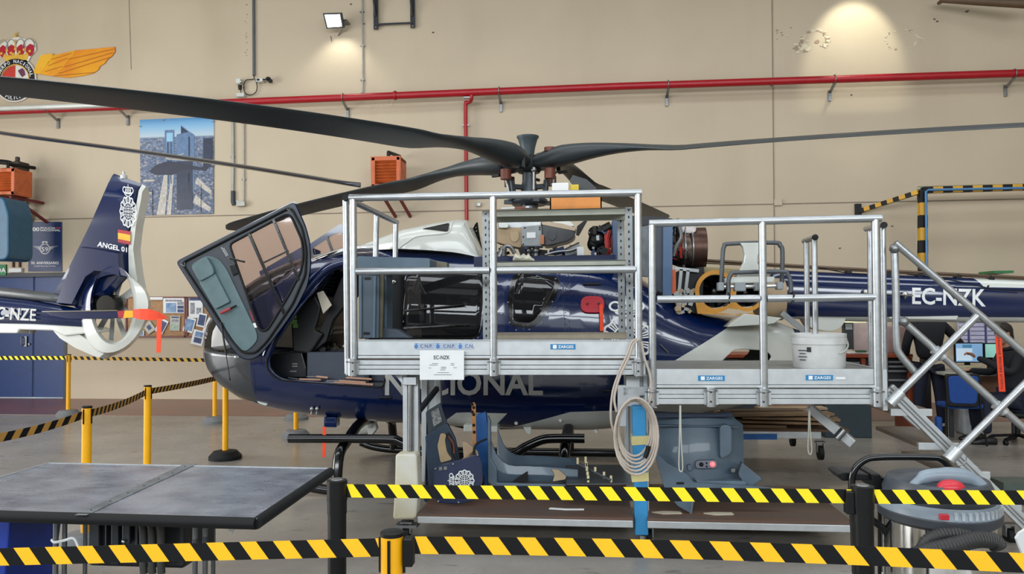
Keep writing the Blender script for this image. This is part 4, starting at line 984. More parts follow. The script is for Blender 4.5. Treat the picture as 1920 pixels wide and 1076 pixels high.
def spot(name, loc, target, power, ang, blend, col=(1, .98, .85), size=.1):
    l = bpy.data.lights.new(name, 'SPOT'); l.energy = power; l.spot_size = math.radians(ang); l.spot_blend = blend; l.color = col; l.shadow_soft_size = size
    o = bpy.data.objects.new(name, l); COL.objects.link(o); o.location = loc; o.rotation_euler = (V(target) - V(loc)).to_track_quat('-Z', 'Y').to_euler()
spot('floodlight_beam', W(626, 40, .50), W(640, 150, 0), 26, 100, .6)
spot('high_floodlight_beam', W(1640, -75, 1.0), W(1600, 80, 0), 110, 62, .35, (1, .97, .78))
# black bracket frame at the top
bf = MB()
for x, y in ((705, 55), (774, 52)): bf.beam(W(x - 1, -40, .06), W(x, y, .06), .085, .03, up=(0, 1, 0))
bf.beam(W(705, 46, .08), W(774, 43, .08), .03, .03); bf.tube([W(698, -20, .25), W(704, 30, .08)], .02, 6); bf.tube([W(768, -20, .25), W(773, 30, .08)], .02, 6)
BF = bf.build('wall_bracket', mat('bracket_navy', '#22262f', .4), None, label='black U-shaped steel bracket at the top of the wall', cat='bracket')
for x, y in ((705, 51), (774, 49)): q = MB(); q.sphere(W(x, y, .08), .022, 8, 6); q.build('bolt', M_steel, BF)
# dark duct at the upper right corner
dk = MB(); dk.tube([W(1760, 6, .2), W(1768, 0, .35), W(1840, 3, .5), W(1940, 8, .7)], [.03, .05, .07, .08], 10); dk.build('duct_bracket', mat('duct_brown', '#5a4632', .6), None, label='dark brown duct end poking in at the top right corner', cat='duct')
# unit heaters
def heater(x0, y0, x1, y1, depth, lab, px_s):
    a = W(x0, y1, depth); c = W(x1, y0, depth); t = thing('unit_heater', lab, 'heater', ((a.x + c.x) / 2, WALLY, a.z))
    Y0 = WALLY - depth; Y1 = Y0 + .45
    w_ = c.x - a.x; h_ = c.z - a.z
    b = MB()
    b.bb((a.x, Y0, a.z), (a.x + .07, Y1, c.z)); b.bb((c.x - .07, Y0, a.z), (c.x, Y1, c.z)); b.bb((a.x, Y0, c.z - .07), (c.x, Y1, c.z)); b.bb((a.x, Y0, a.z), (c.x, Y1, a.z + .07)); b.bb((a.x, Y1 - .02, a.z), (c.x, Y1, c.z))
    b.build('housing', M_orange, t, bevel=.01)
    n = 7
    for k in range(n):
        z = a.z + .1 + (h_ - .16) * (k + .5) / n; l = MB(); l.box(V(((a.x + c.x) / 2, Y0 + .06, z)), (w_ - .14, .075, .012), Matrix.Rotation(math.radians(-38), 3, 'X')); l.build('louvre', M_orange, t)
    k = MB(); k.bb((a.x + .08, Y1 - .06, a.z + .08), (c.x - .08, Y1 - .04, c.z - .08)); k.build('core', M_black, t)
    for xx in (a.x + .12, c.x - .12):
        q = MB(); q.beam((xx, Y0 + .05, a.z - .03), (xx, WALLY, a.z - .03), .05, .05); q.beam((xx, Y0 + .1, a.z - .03), (xx + .1, WALLY, a.z - .42), .045, .045); q.build('support_bracket', mat('bracket_red', '#6e1f22', .5), t)
    q = MB(); q.tube([V(((a.x + c.x) / 2, Y0 + .2, c.z)), V(((a.x + c.x) / 2, Y0 + .2, c.z + .12)), V(((a.x + c.x) / 2 + .06, WALLY - .1, c.z + .16))], .035, 8); q.build('valve', M_black, t)
    return t
heater(696, 293, 750, 352, .85, 'orange louvred unit heater in the middle of the wall', 1)
H2 = heater(-28, 315, 27, 366, .9, 'orange louvred unit heater at the left edge of the photo', 1)
q = MB(); a = W(27, 366, .45); q.bb((a.x, WALLY - .5, a.z), (W(41, 366, .4).x, WALLY - .2, W(41, 303, .4).z)); q.cyl(W(33, 303, .4), W(33, 294, .4), .04); q.build('fan_motor', mat('motor_brown', '#3a2f28', .6), H2, bevel=.02)
q = MB(); q.beam(W(0, 365, .5), W(56, 376, .1), .05, .06); q.beam(W(28, 370, .4), W(54, 408, .05), .05, .06); q.build('support_bracket', MATS['bracket_red'], H2)
q = MB(); q.sphere(W(18, 391, .4), .09, 12, 8); q.sphere(W(35, 390, .4), .07, 12, 8); q.tube([W(-5, 303, .5), W(15, 305, .45), W(30, 311, .4)], .05, 8, smooth_n=4); q.tube([W(42, 360, .3), W(49, 362, .25), W(50, 350, .25), W(46, 352, .25)], .008, 6, smooth_n=4); q.build('pipework', M_black, H2)
# ---- city poster (invented skyline with a helicopter)
A, B, C_, Dd = W(265, 404), W(401, 401), W(402, 219), W(263, 225)
PM = quadmap(A, B, C_, Dd, .02)
pb_ = MB(); pb_.prism([A, B, C_, Dd], (0, -.018, 0)); 
def poster_mat():
    m = bpy.data.materials.new('printed_city_photo'); m.use_nodes = True; nt = m.node_tree; N = nt.nodes.new; L = nt.links.new; b = nt.nodes['Principled BSDF']; b.inputs['Roughness'].default_value = .4
    tc = N('ShaderNodeTexCoord'); sp = N('ShaderNodeSeparateXYZ'); L(tc.outputs['Generated'], sp.inputs[0])
    sky = N('ShaderNodeValToRGB'); L(sp.outputs[2], sky.inputs[0]); e = sky.color_ramp.elements
    e[0].position = .0; e[0].color = srgb('#3b4a62'); e[1].position = 1; e[1].color = srgb('#4a8fc6')
    for p_, c_ in ((.60, '#66758d'), (.80, '#8296ad'), (.815, '#b4c6d2'), (.9, '#86b4d4')): q_ = e.new(p_); q_.color = srgb(c_)
    vo = N('ShaderNodeTexVoronoi'); mp = N('ShaderNodeMapping'); mp.inputs['Scale'].default_value = (9, 1, 16); L(tc.outputs['Generated'], mp.inputs[0]); L(mp.outputs[0], vo.inputs['Vector']); vo.inputs['Scale'].default_value = 4; vo.distance = 'CHEBYCHEV'
    br = N('ShaderNodeValToRGB'); L(vo.outputs['Color'], br.inputs[0]); br.color_ramp.interpolation = 'CONSTANT'; f = br.color_ramp.elements; f[0].color = srgb('#35415c'); f[1].position = .8; f[1].color = srgb('#a9a39c'); q_ = f.new(.35); q_.color = srgb('#53617c'); q_ = f.new(.6); q_.color = srgb('#7c86a0')
    lt = N('ShaderNodeMath'); lt.operation = 'LESS_THAN'; lt.inputs[1].default_value = .80; L(sp.outputs[2], lt.inputs[0])
    ml = N('ShaderNodeMath'); ml.operation = 'MULTIPLY'; ml.inputs[1].default_value = .65; L(lt.outputs[0], ml.inputs[0])
    mx = N('ShaderNodeMix'); mx.data_type = 'RGBA'; L(ml.outputs[0], mx.inputs[0]); L(sky.outputs[0], mx.inputs[6]); L(br.outputs[0], mx.inputs[7]); L(mx.outputs[2], b.inputs['Base Color']); return m
PO = pb_.build('city_poster', poster_mat(), None, label='large aerial city poster with glass towers and a helicopter', cat='poster')
def pst(name, polys, m, lift=.002, lab=None):
    q = MB()
    for poly in polys: q.add([PM(u, v) + V((0, -lift, 0)) for u, v in poly], [tuple(range(len(poly)))])
    return q.build(name, m, PO, label=lab)
def R_(u0, v0, u1, v1): return [(u0, v0), (u1, v0), (u1, v1), (u0, v1)]
mt = mat('print_tower', '#5d7ba0', .4, 0, .1, 14); md = mat('print_dark', '#27324a', .4, 0, .1, 10); mc = mat('print_pale', '#b8b3aa', .4, 0, .12, 20); ms = mat('print_sky', '#8fbfdc', .4, 0, .02)
pst('printed_towers', [R_(.34, .30, .47, .88), [(.50, .25), (.74, .22), (.74, .82), (.66, .86), (.56, .925), (.56, .84), (.50, .83)]], mt)
pst('printed_gap', [R_(.365, .76, .45, .85)], ms, .004); pst('printed_shade', [R_(.375, .32, .39, .75), R_(.42, .32, .43, .75), [(.56, .84), (.66, .85), (.56, .915)], R_(.86, .48, .99, .78), R_(.50, .05, .72, .55), R_(.66, .25, .68, .8)], md, .004)
pst('printed_street', [[(.22, .0), (.34, .0), (.40, .55), (.36, .55)], [(.36, .0), (.42, .0), (.46, .45), (.43, .45)], [(.72, .12), (.95, .02), (.97, .06), (.76, .20)], [(.75, .32), (.96, .2), (.98, .24), (.78, .38)], R_(.04, .35, .2, .37), R_(.03, .22, .16, .24)], mc, .003)
pst('printed_helicopter', [[(.12, .455), (.22, .52), (.40, .56), (.56, .53), (.84, .48), (.97, .60), (.98, .57), (.9, .44), (.84, .45), (.60, .465), (.44, .41), (.2, .42)]], mat('print_heli', '#222a3f', .4), .005)
pst('printed_rotor', [[(.36, .575), (.72, .545), (.72, .552), (.37, .585)], [(.36, .58), (.6, .625), (.6, .632), (.35, .59)]], mc, .006)
pst('printed_lines', [R_(.165, .0, .172, .27), R_(.83, .02, .836, .30)], M_black, .006)
for u, v in ((.01, .93), (.99, .95), (.99, .5), (.32, .985)): q = MB(); q.box(PM(u, v) + V((0, -.005, 0)), (.05, .012, .02)); q.build('poster_clip', M_steel, PO)
# ---- anniversary board
A = [W(54, 509), W(117, 509), W(117, 416), W(54, 416)]; AM = quadmap(*A, .02)
q = MB(); q.prism(A, (0, -.018, 0)); AO = q.build('anniversary_board', mat('board_blue', '#1d3362', .4), None, bevel=.004, label='blue anniversary board with white wings left of the tail fin', cat='sign')
q = MB()
def am(u0, v0, u1, v1): return lambda u, v: AM(u0 + (u1 - u0) * u, v0 + (v1 - v0) * v)
put_text(q, '200', am(.03, .81, .34, .89), 0, .03); put_text(q, 'POLICIA', am(.37, .855, .82, .895), 0, .03); put_text(q, 'NACIONAL', am(.37, .81, .96, .85), 0, .03)
put_text(q, '50. ANIVERSARIO', am(.09, .145, .91, .20), 0, .02); put_text(q, 'Unidad Aerea de la Policia', am(.18, .095, .82, .125))
put_text(q, '59', am(.40, .40, .60, .49), 0, .01); put_ring(q, .5, .455, .135, .10, .15, .11, AM); put_ring(q, .5, .455, .12, .088, .128, .094, AM)
for k in range(5):
    v = .50 - .018 * k; L_ = .42 - .06 * k
    put_poly(q, [(.36, v - .011), (.36, v), (.5 - L_, v + .014)], AM); put_poly(q, [(.64, v - .011), (.64, v), (.5 + L_, v + .014)], AM)
put_ring(q, .5, .58, .04, .02, .06, .03, AM, n=14); put_ring(q, .45, .585, .02, .014, .035, .024, AM, n=12); put_ring(q, .55, .585, .02, .014, .035, .024, AM, n=12); put_rect(q, .43, .555, .57, .565, AM)
q.build('lettering', M_wlett, AO)
q = MB(); put_ring(q, .5, .455, .27, .20, .28, .207, AM, n=60); q.build('circle_line', mat('board_line', '#3d5487', .5), AO)
q = MB(); put_rect(q, .83, .87, .97, .885, AM); q.build('flag_stripe', M_flag, AO)
# ---- shelf with figurine, exit sign, dark edge above the door
q = MB(); q.bb((W(17, 489).x, WALLY - .2, W(17, 486).z), (W(43, 489).x, WALLY, W(17, 484).z)); SH = q.build('wall_shelf', mat('shelf_brown', '#5b3426', .5), None, label='small brown wall shelf on two brackets left of the blue board', cat='shelf')
for x in (26, 38): q = MB(); q.bb((W(x - 1, 500).x, WALLY - .04, W(x, 501).z), (W(x + 1.5, 500).x, WALLY, W(x, 487).z)); q.build('bracket', MATS['shelf_brown'], SH)
q = MB(); Yf = .1
q.lathe(W(28, 484, Yf), [(.11, 0), (.10, .08), (.09, .2), (.06, .3), (.07, .36), (.03, .42)], 14, 0)
FG = q.build('figurine', mat('figurine_cloth', '#c9bfb6', .7, 0, .2, 14, bump=.3, col2='#7a5f58'), None, label='pale religious figurine standing on the small brown shelf', cat='figurine')
q = MB(); q.sphere(W(25, 457, Yf), .045, 12, 8, (1, 1, 1.2)); q.build('head', mat('figurine_skin', '#b5847a', .6), FG)
q = MB(); q.prism([W(x, y, .06) for x, y in ((30, 458), (36, 456), (41, 481), (32, 480))], (0, .03, 0)); q.build('backdrop', mat('figurine_gold', '#8a6a44', .6), FG)
q = MB(); q.bb((W(20, 511).x, WALLY - .06, W(20, 511).z), (W(44, 511).x, WALLY, W(20, 503).z)); q.build('emergency_lamp', M_paper, None, bevel=.01, label='small white emergency lamp box under the figurine shelf', cat='lamp')
q = MB(); a = [W(-34, 517), W(13, 516), W(13, 496), W(-34, 497)]; q.prism(a, (0, -.03, 0)); ES = q.build('exit_sign', mat('sign_green', '#1f7a4b', .4), None, label='green SALIDA exit sign cut by the left photo edge', cat='sign')
q = MB(); put_text(q, 'SALIDA', quadmap(W(-30, 511, .035), W(11, 511, .035), W(11, 502, .035), W(-30, 502, .035)), 0, .02); q.build('lettering', M_wlett, ES)
# ---- police crest
ct = thing('police_crest', 'large crowned police crest with golden wings high on the wall', 'sign', W(32, 186))
S = W(33, 144, 0); sc_ = (W(45, 144, 0) - W(33, 144, 0)).length / 12
def CR(x, y, o=.03): return V((S.x + (x - 33) * sc_, WALLY - o, S.z - (y - 144) * sc_))
def cring(mb, r0, r1, o, mi=0, a0=0, a1=2 * math.pi, cx=31, cy=150, n=48, k=1.0): put_ring(mb, cx, cy, r0, r0 * k, r1, r1 * k, lambda u, v: CR(u, v, o), mi, n, a0, a1)
def cpoly(mb, pts, o, mi=0, d=.0):
    mb.prism([CR(x, y, o) for x, y in pts], (0, .02 if not d else d, 0), mi)
q = MB(); cpoly(q, [(31 + 39 * math.cos(a / 40 * 2 * math.pi), 150 + 39 * math.sin(a / 40 * 2 * math.pi)) for a in range(40)], .03); q.build('backing_disc', mat('crest_paper', '#dcd9cf', .5), ct)
q = MB(); cring(q, 27, 36.5, .046); q.build('ring', mat('crest_navy', '#10131f', .4), ct)
q = MB()
def arc_text(s, r, a_c, span, h, o, flip=False):
    n = len(s)
    for i, ch in enumerate(s):
        if ch == ' ': continue
        a = a_c + span * ((i + .5) / n - .5) * (1 if not flip else -1)
        cx, cy = 31 + r * math.sin(a), 150 - r * math.cos(a); rot = a if not flip else a + math.pi
        u = V((math.cos(rot), math.sin(rot))); v = V((math.sin(rot), -math.cos(rot)))
        w2 = abs(span) * r / n * .40
        if ch == 'I': w2 *= .35
        fn = lambda uu, vv: CR(cx + u.x * (uu - .5) * 2 * w2 + v.x * (vv - .5) * h, cy + u.y * (uu - .5) * 2 * w2 + v.y * (vv - .5) * h, o)
        put_text(q, ch, fn, 0, .02)
arc_text('CUERPO NACIONAL', 31.8, 0.0, 2.9, 6.2, .050); arc_text('POLICIA', 31.8, math.pi, 1.1, 6.2, .050, True)
q.build('lettering', M_wlett, ct)
q = MB(); cring(q, 25.5, 27, .047); q.build('inner_ring', mat('crest_gold', '#d9a52a', .4), ct)
def sector(mb, a0, a1, r, o, mi=0):
    mb.add([CR(31, 150, o)] + [CR(31 + r * math.cos(a0 + (a1 - a0) * i / 10), 150 + r * math.sin(a0 + (a1 - a0) * i / 10), o) for i in range(11)], [(0, i + 1, i + 2) for i in range(10)], mi)
q = MB(); sector(q, math.pi, 1.5 * math.pi, 25, .037); sector(q, 0, .5 * math.pi, 22, .037); q.build('red_quarter', mat('crest_red', '#c2392c', .5), ct)
q = MB()
for k in range(4): q.bb(CR(10.5 + 4.4 * k + 1, 168 - (3 - k) * 1.5, .037), CR(12.7 + 4.4 * k + 1, 151, .036))
q.build('gold_bars', MATS['crest_gold'], ct)
q = MB(); cpoly(q, [(36, 134), (44, 130), (48, 134), (50, 142), (44, 146), (40, 141)], .038, 0, .001); q.build('lion', mat('crest_violet', '#6a3556', .5), ct)
# crown
q = MB(); cpoly(q, [(12, 119), (9, 111), (0, 104), (-2, 92), (6, 84), (18, 80), (31, 74), (44, 78), (58, 80), (68, 88), (69, 100), (60, 108), (54, 120)], .03); q.build('crown_backing', MATS['crest_paper'], ct)
q = MB()
for x0, x1 in ((0, 13), (15, 30), (33, 48), (50, 66)):
    cpoly(q, [(x0, 101), (x0 + 1, 93), ((x0 + x1) / 2, 88), (x1 - 1, 91), (x1, 100), (x1 - 3, 107), ((x0 + x1) / 2, 110), (x0 + 3, 107)], .036, 0, .003)
q.build('crown_cap', mat('crest_crimson', '#b01a2c', .5), ct)
q = MB(); cpoly(q, [(8, 107), (56, 106), (52, 116), (12, 117)], .038, 0, .004)
for x, y in ((5, 103), (15, 98), (23, 103), (31, 96), (39, 102), (47, 98), (58, 101), (12, 106), (27, 105), (36, 105), (52, 105)): q.sphere(CR(x, y, .042), 2.6 * sc_, 10, 6, (1, .4, 1))
q.tube([CR(31, 96, .04), CR(31, 80, .04)], 1.3 * sc_, 8); q.sphere(CR(31, 73, .04), 2.6 * sc_, 10, 6); q.tube([CR(31, 72, .04), CR(31, 66, .04)], .5 * sc_, 6); q.tube([CR(29, 68.5, .04), CR(35, 67.5, .04)], .5 * sc_, 6)
q.build('crown_gold', mat('crest_gold_bright', '#e0b040', .4), ct)
q = MB()
for cx, rx in ((8, 9), (23, 9), (40, 9), (56, 11)): q.tube([CR(cx + rx * math.cos(math.pi * k / 10), 95 - 16 * math.sin(math.pi * k / 10), .042) for k in range(11)], .5 * sc_, 6)
q.build('crown_arch', mat('crest_line', '#8d8a80', .5), ct)
def wing(sgn):
    q = MB()
    f = lambda x: 31 + sgn * (x - 31)
    L1 = [(64, 140), (76, 112), (82, 108), (100, 107), (101, 112), (97, 117), (92, 122), (88, 128), (84, 134), (78, 142)]
    L2 = [(78, 142), (88, 128), (97, 117), (101, 110), (142, 103), (138, 112), (130, 117), (125, 125), (118, 132), (110, 142), (100, 146)]
    L3 = [(100, 146), (110, 142), (118, 132), (130, 117), (142, 103), (213, 100), (214, 108), (208, 116), (200, 121), (195, 128), (187, 132), (183, 139), (174, 144), (160, 147), (130, 150)]
    for k, (L_, z) in enumerate(((L3, .026), (L2, .031), (L1, .036))): cpoly(q, [(f(x), y) for x, y in L_], z, k)
    for a, b in (((112, 142), (205, 118)), ((122, 131), (210, 110)), ((130, 118), (212, 104)), ((86, 138), (118, 130)), ((92, 128), (128, 116)), ((98, 117), (135, 108)), ((104, 146), (176, 143))):
        q.beam(CR(f(a[0]), a[1], .039 - .006), CR(f(b[0]), b[1], .039 - .006), .012, .010, (0, 1, 0), 3)
    return q.build('wing', [mat('wing_amber', '#e3a013', .45, 0, .14, 1.2, col2='#dc7d18'), mat('wing_yellow', '#efb81c', .45, 0, .1, 1.5, col2='#e08a1c'), mat('wing_gold', '#f0bd30', .45, 0, .1, 1.5, col2='#df951f'), mat('wing_line', '#b9741a', .5)], ct, label='golden feathered wing')
wing(1); wing(-1)
q = MB(); cpoly(q, [(60, 170), (84, 166), (80, 174), (62, 176)], .02); q.build('tail_ribbon', MATS['wing_yellow'], ct)
# ---- notice boards and pinned papers
mk = mat('cork', '#a8825e', .8, 0, .12, 30); mf = mat('frame_mahogany', '#6b3128', .45)
BO = []
for x0, x1, lab in ((236, 348, 'cork notice board in a red-brown frame left of the open door'), (350, 470, 'cork notice board in a red-brown frame half hidden by the open door')):
    q = MB(); q.prism([W(x0, 632, .02), W(x1, 632, .02), W(x1, 557, .02), W(x0, 557, .02)], (0, .02, 0)); o = q.build('notice_board', mk, None, label=lab, cat='notice board', group='notice boards'); BO.append(o)
    q = MB()
    for a, b in (((x0, 631), (x1, 631)), ((x0, 557.5), (x1, 557.5)), ((x0 + .8, 632), (x0 + .8, 557)), ((x1 - .8, 632), (x1 - .8, 557))): q.beam(W(*a, .03), W(*b, .03), .03, .03, (0, 1, 0))
    q.build('board_frame', mf, o)
def sheet(cx, cy, w_, h_, ang, lab, blocks=(), col=None, m=None, off=.045):
    a = math.radians(ang); ux, uy = math.cos(a), math.sin(a)
    def fn(u, v, o=0.0):
        x = cx + (u - .5) * w_ * ux + (v - .5) * h_ * uy * 1; y = cy + (u - .5) * w_ * uy - (v - .5) * h_ * ux
        return W(x, y, off + o)
    q = MB(); q.prism([fn(0, 0), fn(1, 0), fn(1, 1), fn(0, 1)], (0, .004, 0)); o = q.build('paper_notice', m or M_paper, None, label=lab, cat='paper', group='papers pinned on the notice boards')
    for (u0, v0, u1, v1, mm) in blocks:
        q = MB(); q.add([fn(u0, v0, .004), fn(u1, v0, .004), fn(u1, v1, .004), fn(u0, v1, .004)], [(0, 1, 2, 3)]); q.build('printed_picture', mm, o)
    return o
mb1 = mat('print_blue', '#3f6fa8', .5, 0, .2, 9, col2='#8fa6bd'); mg = mat('print_grey', '#8b8e96', .5, 0, .3, 20); mdk = mat('print_navy', '#2b3f6e', .5, 0, .2, 12)
sheet(293, 559.5, 24, 5, 0, 'narrow white caption strip at the top of the left board', (), off=.05)
sheet(325.5, 573, 39, 28, 0, 'wide aircraft leaflet with blue pictures on the left board', ((.13, .05, .62, .68, mb1), (.68, .05, .98, .26, mdk), (.68, .3, .98, .5, mdk), (.68, .55, .98, .75, mg), (.1, .78, .9, .9, mg)))
sheet(328, 606, 18, 28, 2, 'curling grey green calendar sheet on the left board', ((.1, .85, .9, .95, mdk), (.12, .6, .88, .75, mg), (.12, .1, .8, .45, mat('print_sage', '#9cb3a2', .5, 0, .2, 20))), m=mat('paper_grey', '#b9bab2', .7))
sheet(303, 611, 16, 27, 28, 'tilted photo print beside the orange ribbon on the left board', ((.15, .12, .9, .85, mdk),))
sheet(279.5, 614, 17, 20, -35, 'tilted sheet with a dark drawing on the left board', ((.3, .3, .72, .72, mdk),), m=MATS['paper_grey'])
sheet(263, 625, 14, 10, 0, 'blue cornered sheet at the lower left of the left board', ((.05, .1, .85, .9, mb1),))
sheet(367, 577, 26, 38, 0, 'tall text sheet with a navy header on the right board', ((.03, .86, .97, .98, mdk), (.1, .2, .42, .75, mg), (.55, .2, .9, .5, mg)))
sheet(355, 609, 19, 28, 16, 'photo of a blue sky view pinned lower on the right board', ((.12, .12, .88, .88, mb1),))
sheet(378, 600, 16, 26, 12, 'dark tower photo pinned above the others on the right board', ((.12, .12, .88, .88, mdk),), off=.055)
sheet(393, 612, 18, 30, 25, 'sheet with a blue stripe at the right end of the boards', ((.55, .1, .8, .9, mb1),))
sheet(371, 633, 22, 28, 14, 'photo print hanging below the right notice board', ((.2, .15, .85, .5, mdk), (.2, .55, .85, .9, mb1)), off=.06)
# blue machine cowl at the left edge
q = MB(); q.prism([P(x, y, 12.3) for x, y in rnd([(-60, 370), (6, 368), (16, 400), (16, 480), (8, 488), (-60, 486)], 9, 4)], (0, .6, 0)); CO = q.build('machine_cowl', mat('cowl_teal', '#17506e', .4), None, bevel=.03, label='rounded teal cowl hanging at the far left edge', cat='cowl')
q = MB(); q.tube([P(-20, 366, 12.6), P(-20, 200, 12.6), P(-20, -100, 12.6)], .02, 8); q.build('hoist_cable', M_steel, CO)
# ---- yellow and black jib frame at the right, cable tray beside it
def striped(mb, a, b, w_, n, m0=0):
    a = V(a); b = V(b)
    for k in range(n): mb.beam(a.lerp(b, k / n), a.lerp(b, (k + 1) / n), w_, w_, (0, 1, 0) if abs((b - a).z) > abs((b - a).x) else (0, 0, 1), (k + m0) % 2)
M_hy = mat('hazard_yellow', '#d2a032', .5); JY = 12.9
q = MB(); ct_ = P(1729, 357, JY); striped(q, ct_, P(1731, 545, JY), .12, 8); q.beam(P(1731, 540, JY), V((P(1731, 540, JY).x, JY, 0)), .12, .12, (0, 1, 0), 0)
J = q.build('crane_frame', [M_black, M_hy], None, label='yellow and black striped crane frame standing at the right wall', cat='crane')
q = MB(); striped(q, ct_, P(1990, 349, JY), .10, 14); q.build('boom', [M_black, M_hy], J)
q = MB(); striped(q, P(1722, 360, JY), W(1611, 396, .05), .07, 10, 1); q.build('brace', [M_black, M_hy], J)
q = MB(); q.box(W(1609, 396, .04), (.1, .06, .26)); q.build('wall_plate', M_black, J)
q = MB(); q.tube([P(1738, 500, JY - .1), P(1736, 359, JY - .1), P(1741, 356, JY - .1), P(1990, 351, JY - .1)], .02, 8); q.tube([P(1737.5, 540, JY - .12), P(1736.5, 500, JY - .1)], .02, 8); q.build('air_hose', mat('hose_blue', '#4b7fb0', .4), J)
q = MB()
for o_ in (0, 5): q.tube([P(1719 + o_, 480, JY + .05), P(1720 + o_, 350 + o_ * .5, JY + .05), P(1990, 343 + o_ * .8, JY + .05)], .008, 6)
for k in range(12): q.tube([P(1719, 355 + 10 * k, JY + .05), P(1724, 355 + 10 * k, JY + .05)], .007, 5)
for k in range(20): q.tube([P(1730 + 11 * k, 349.5 - .25 * k, JY + .05), P(1730 + 11 * k, 354.5 - .25 * k, JY + .05)], .009, 5)
q.build('cable_tray', mat('tray_wire', '#a9a893', .4, .6), J)
q = MB(); q.tube([P(1725, 480, JY + .02), P(1724, 356, JY + .02), P(1728, 352, JY + .02), P(1990, 346.5, JY + .02)], .012, 6); q.build('cable', mat('cable_green', '#2f6a50', .5), J)
q = MB(); a = P(1864, 507.5, 13.2); c = P(1901, 511.5, 13.2); q.bb((a.x, 13.2, c.z), (c.x, WALLY, a.z)); q.build('exit_lamp', mat('lamp_green', '#2b7b4a', .4), None, label='flat green lamp on the wall above the white boom section', cat='lamp')
# ================================================================ aluminium work platforms
FY = 5.4
def q_(x, y, Y=FY): return P(x, y, Y)
def tubes(name, par, segs, r=.027, m=None, Y=FY, caps=False):
    for s in segs:
        pts = [q_(p[0], p[1], p[2] if len(p) > 2 else Y) for p in s]
        t = MB(); t.tube(pts, r, 14, smooth_n=0); o = t.build(name, m or M_alu, par)
        if caps: c = MB(); d = (pts[-1] - pts[0]).normalized(); c.cyl(pts[0] - d * .012, pts[0] + d * .004, r * 1.05, None, 14); c.build('end_cap', M_black, o)
def rowboards(par, x0, x1, rows, Y=FY, name='side_profile', dep=.04):
    for (ya, yb, pro) in rows:
        b = MB(); a = q_(x0, yb, Y - pro); c = q_(x1, yb, Y - pro); t = q_(x0, ya, Y - pro); t2 = q_(x1, ya, Y - pro)
        b.prism([a, c, t2, t], (0, dep + pro, 0)); b.build(name, M_aluf, par, bevel=.003)
def sleeve(par, x, y0, y1, Y=FY):
    s = MB(); s.tube([q_(x, y0, Y - .035), q_(x + .3, y1, Y - .035)], .034, 16); so = s.build('post_socket', M_alu, par)
    b = MB(); h = q_(x, y0, Y).z - q_(x, y1, Y).z; c = q_(x, (y0 + y1) / 2, Y - .012); b.box(c, (.095, .02, h * .8)); b.build('socket_plate', M_aluf, so)
    for k in (.25, .75): g = MB(); g.sphere(q_(x, y0 + (y1 - y0) * k, Y - .070), .007, 8, 5); g.build('bolt', M_black, so)
    r = MB(); c = q_(x, y0 + 6, Y - .04); r.tube([c + V((.046 * math.cos(t * .7), .046 * math.sin(t * .7), 0)) for t in range(9)], .004, 5, closed=True); r.build('locking_ring', M_steel, so)
def badge_plate(x0, y0, x1, y1, Y, par, s='ZARGES'):
    b = MB(); b.prism([q_(x0, y1, Y), q_(x1, y1, Y), q_(x1, y0, Y), q_(x0, y0, Y)], (0, .004, 0)); o = b.build('maker_plate', mat('plate_blue', '#1b7fb6', .4), par)
    t = MB(); fn = lambda u, v: q_(x0 + (x1 - x0) * u, y1 + (y0 - y1) * v, Y - .002)
    put_text(t, s, lambda u, v: fn(.30 + .62 * u, .22 + .55 * v), 0, .02); put_rect(t, .10, .15, .25, .85, fn); t.build('lettering', M_wlett, o)
def castor(par, x, y, Y, r=.06, m=None):
    c = q_(x, y, Y); t = MB(); t.cyl(c + V((-.02, 0, -r * .2)), c + V((.02, 0, -r * .2)), r, r, 20); t.build('castor_wheel', M_rubber, par)
    t = MB(); t.box(c + V((0, .0, r + .02)), (.09, .07, .012)); t.beam(c + V((-.03, 0, r + .02)), c + V((-.03, 0, -.01)), .008, .05); t.beam(c + V((.03, 0, r + .02)), c + V((.03, 0, -.01)), .008, .05); t.build('castor_fork', M_steel, par)
o1 = q_(925, 1010)
P1 = thing('work_platform', 'left aluminium work platform on wheels with guard rails beside the cabin', 'work platform', (o1.x, 5.9, 0))
DZ = q_(900, 640).z
BYK = 6.55
def side_rail(par, xf, yf, xb, Yb, dy=0):
    pass
tubes('guard_rail', P1, [[(655, 371), (1203, 361)], [(668, 509), (918, 507)], [(932, 507), (1192, 505)]])
tubes('rail_post', P1, [[(662, 374), (664, 705)], [(924.5, 369), (926, 705)], [(1196, 364), (1198, 705)]])
tubes('side_post', P1, [[(648, 372, 5.48), (652, 700, 5.48)], [(706, 404, 6.1), (704, 500, 6.1)], [(742, 420, 6.5), (741, 500, 6.5)]], .024)
tubes('side_rail', P1, [[(648, 371, 5.45), (744, 417, 6.55)]], .024, caps=True)
tubes('side_rail', P1, [[(652, 503, 5.48), (668, 503, 5.62)]], .02)
rowboards(P1, 671, 1195, ((637, 666, 0), (667, 672, .012), (675, 684, .0), (685, 692, .008), (693, 703, .012)))
rowboards(P1, 671, 1195, ((637, 639, .01),), name='toe_board_lip')
for x in (661, 926, 1197): sleeve(P1, x, 672, 704)
b = MB(); a = q_(672, 676, FY + .04); c = q_(1196, 676, FY + .04); b.bb((a.x, FY + .04, a.z - .04), (c.x, 6.55, a.z)); b.build('deck', mat('deck_ply', '#5a4d43', .6), P1)
b = MB(); a = q_(652, 702, FY + .05); b.bb((a.x, FY, a.z), (a.x + .05, 6.5, a.z + .12)); b.build('side_beam', M_aluf, P1); b = MB(); b.bb((c.x, FY, a.z), (c.x + .05, 6.5, a.z + .12)); b.build('side_beam', M_aluf, P1)
badge_plate(1032, 645, 1079, 655, FY - .004, P1)
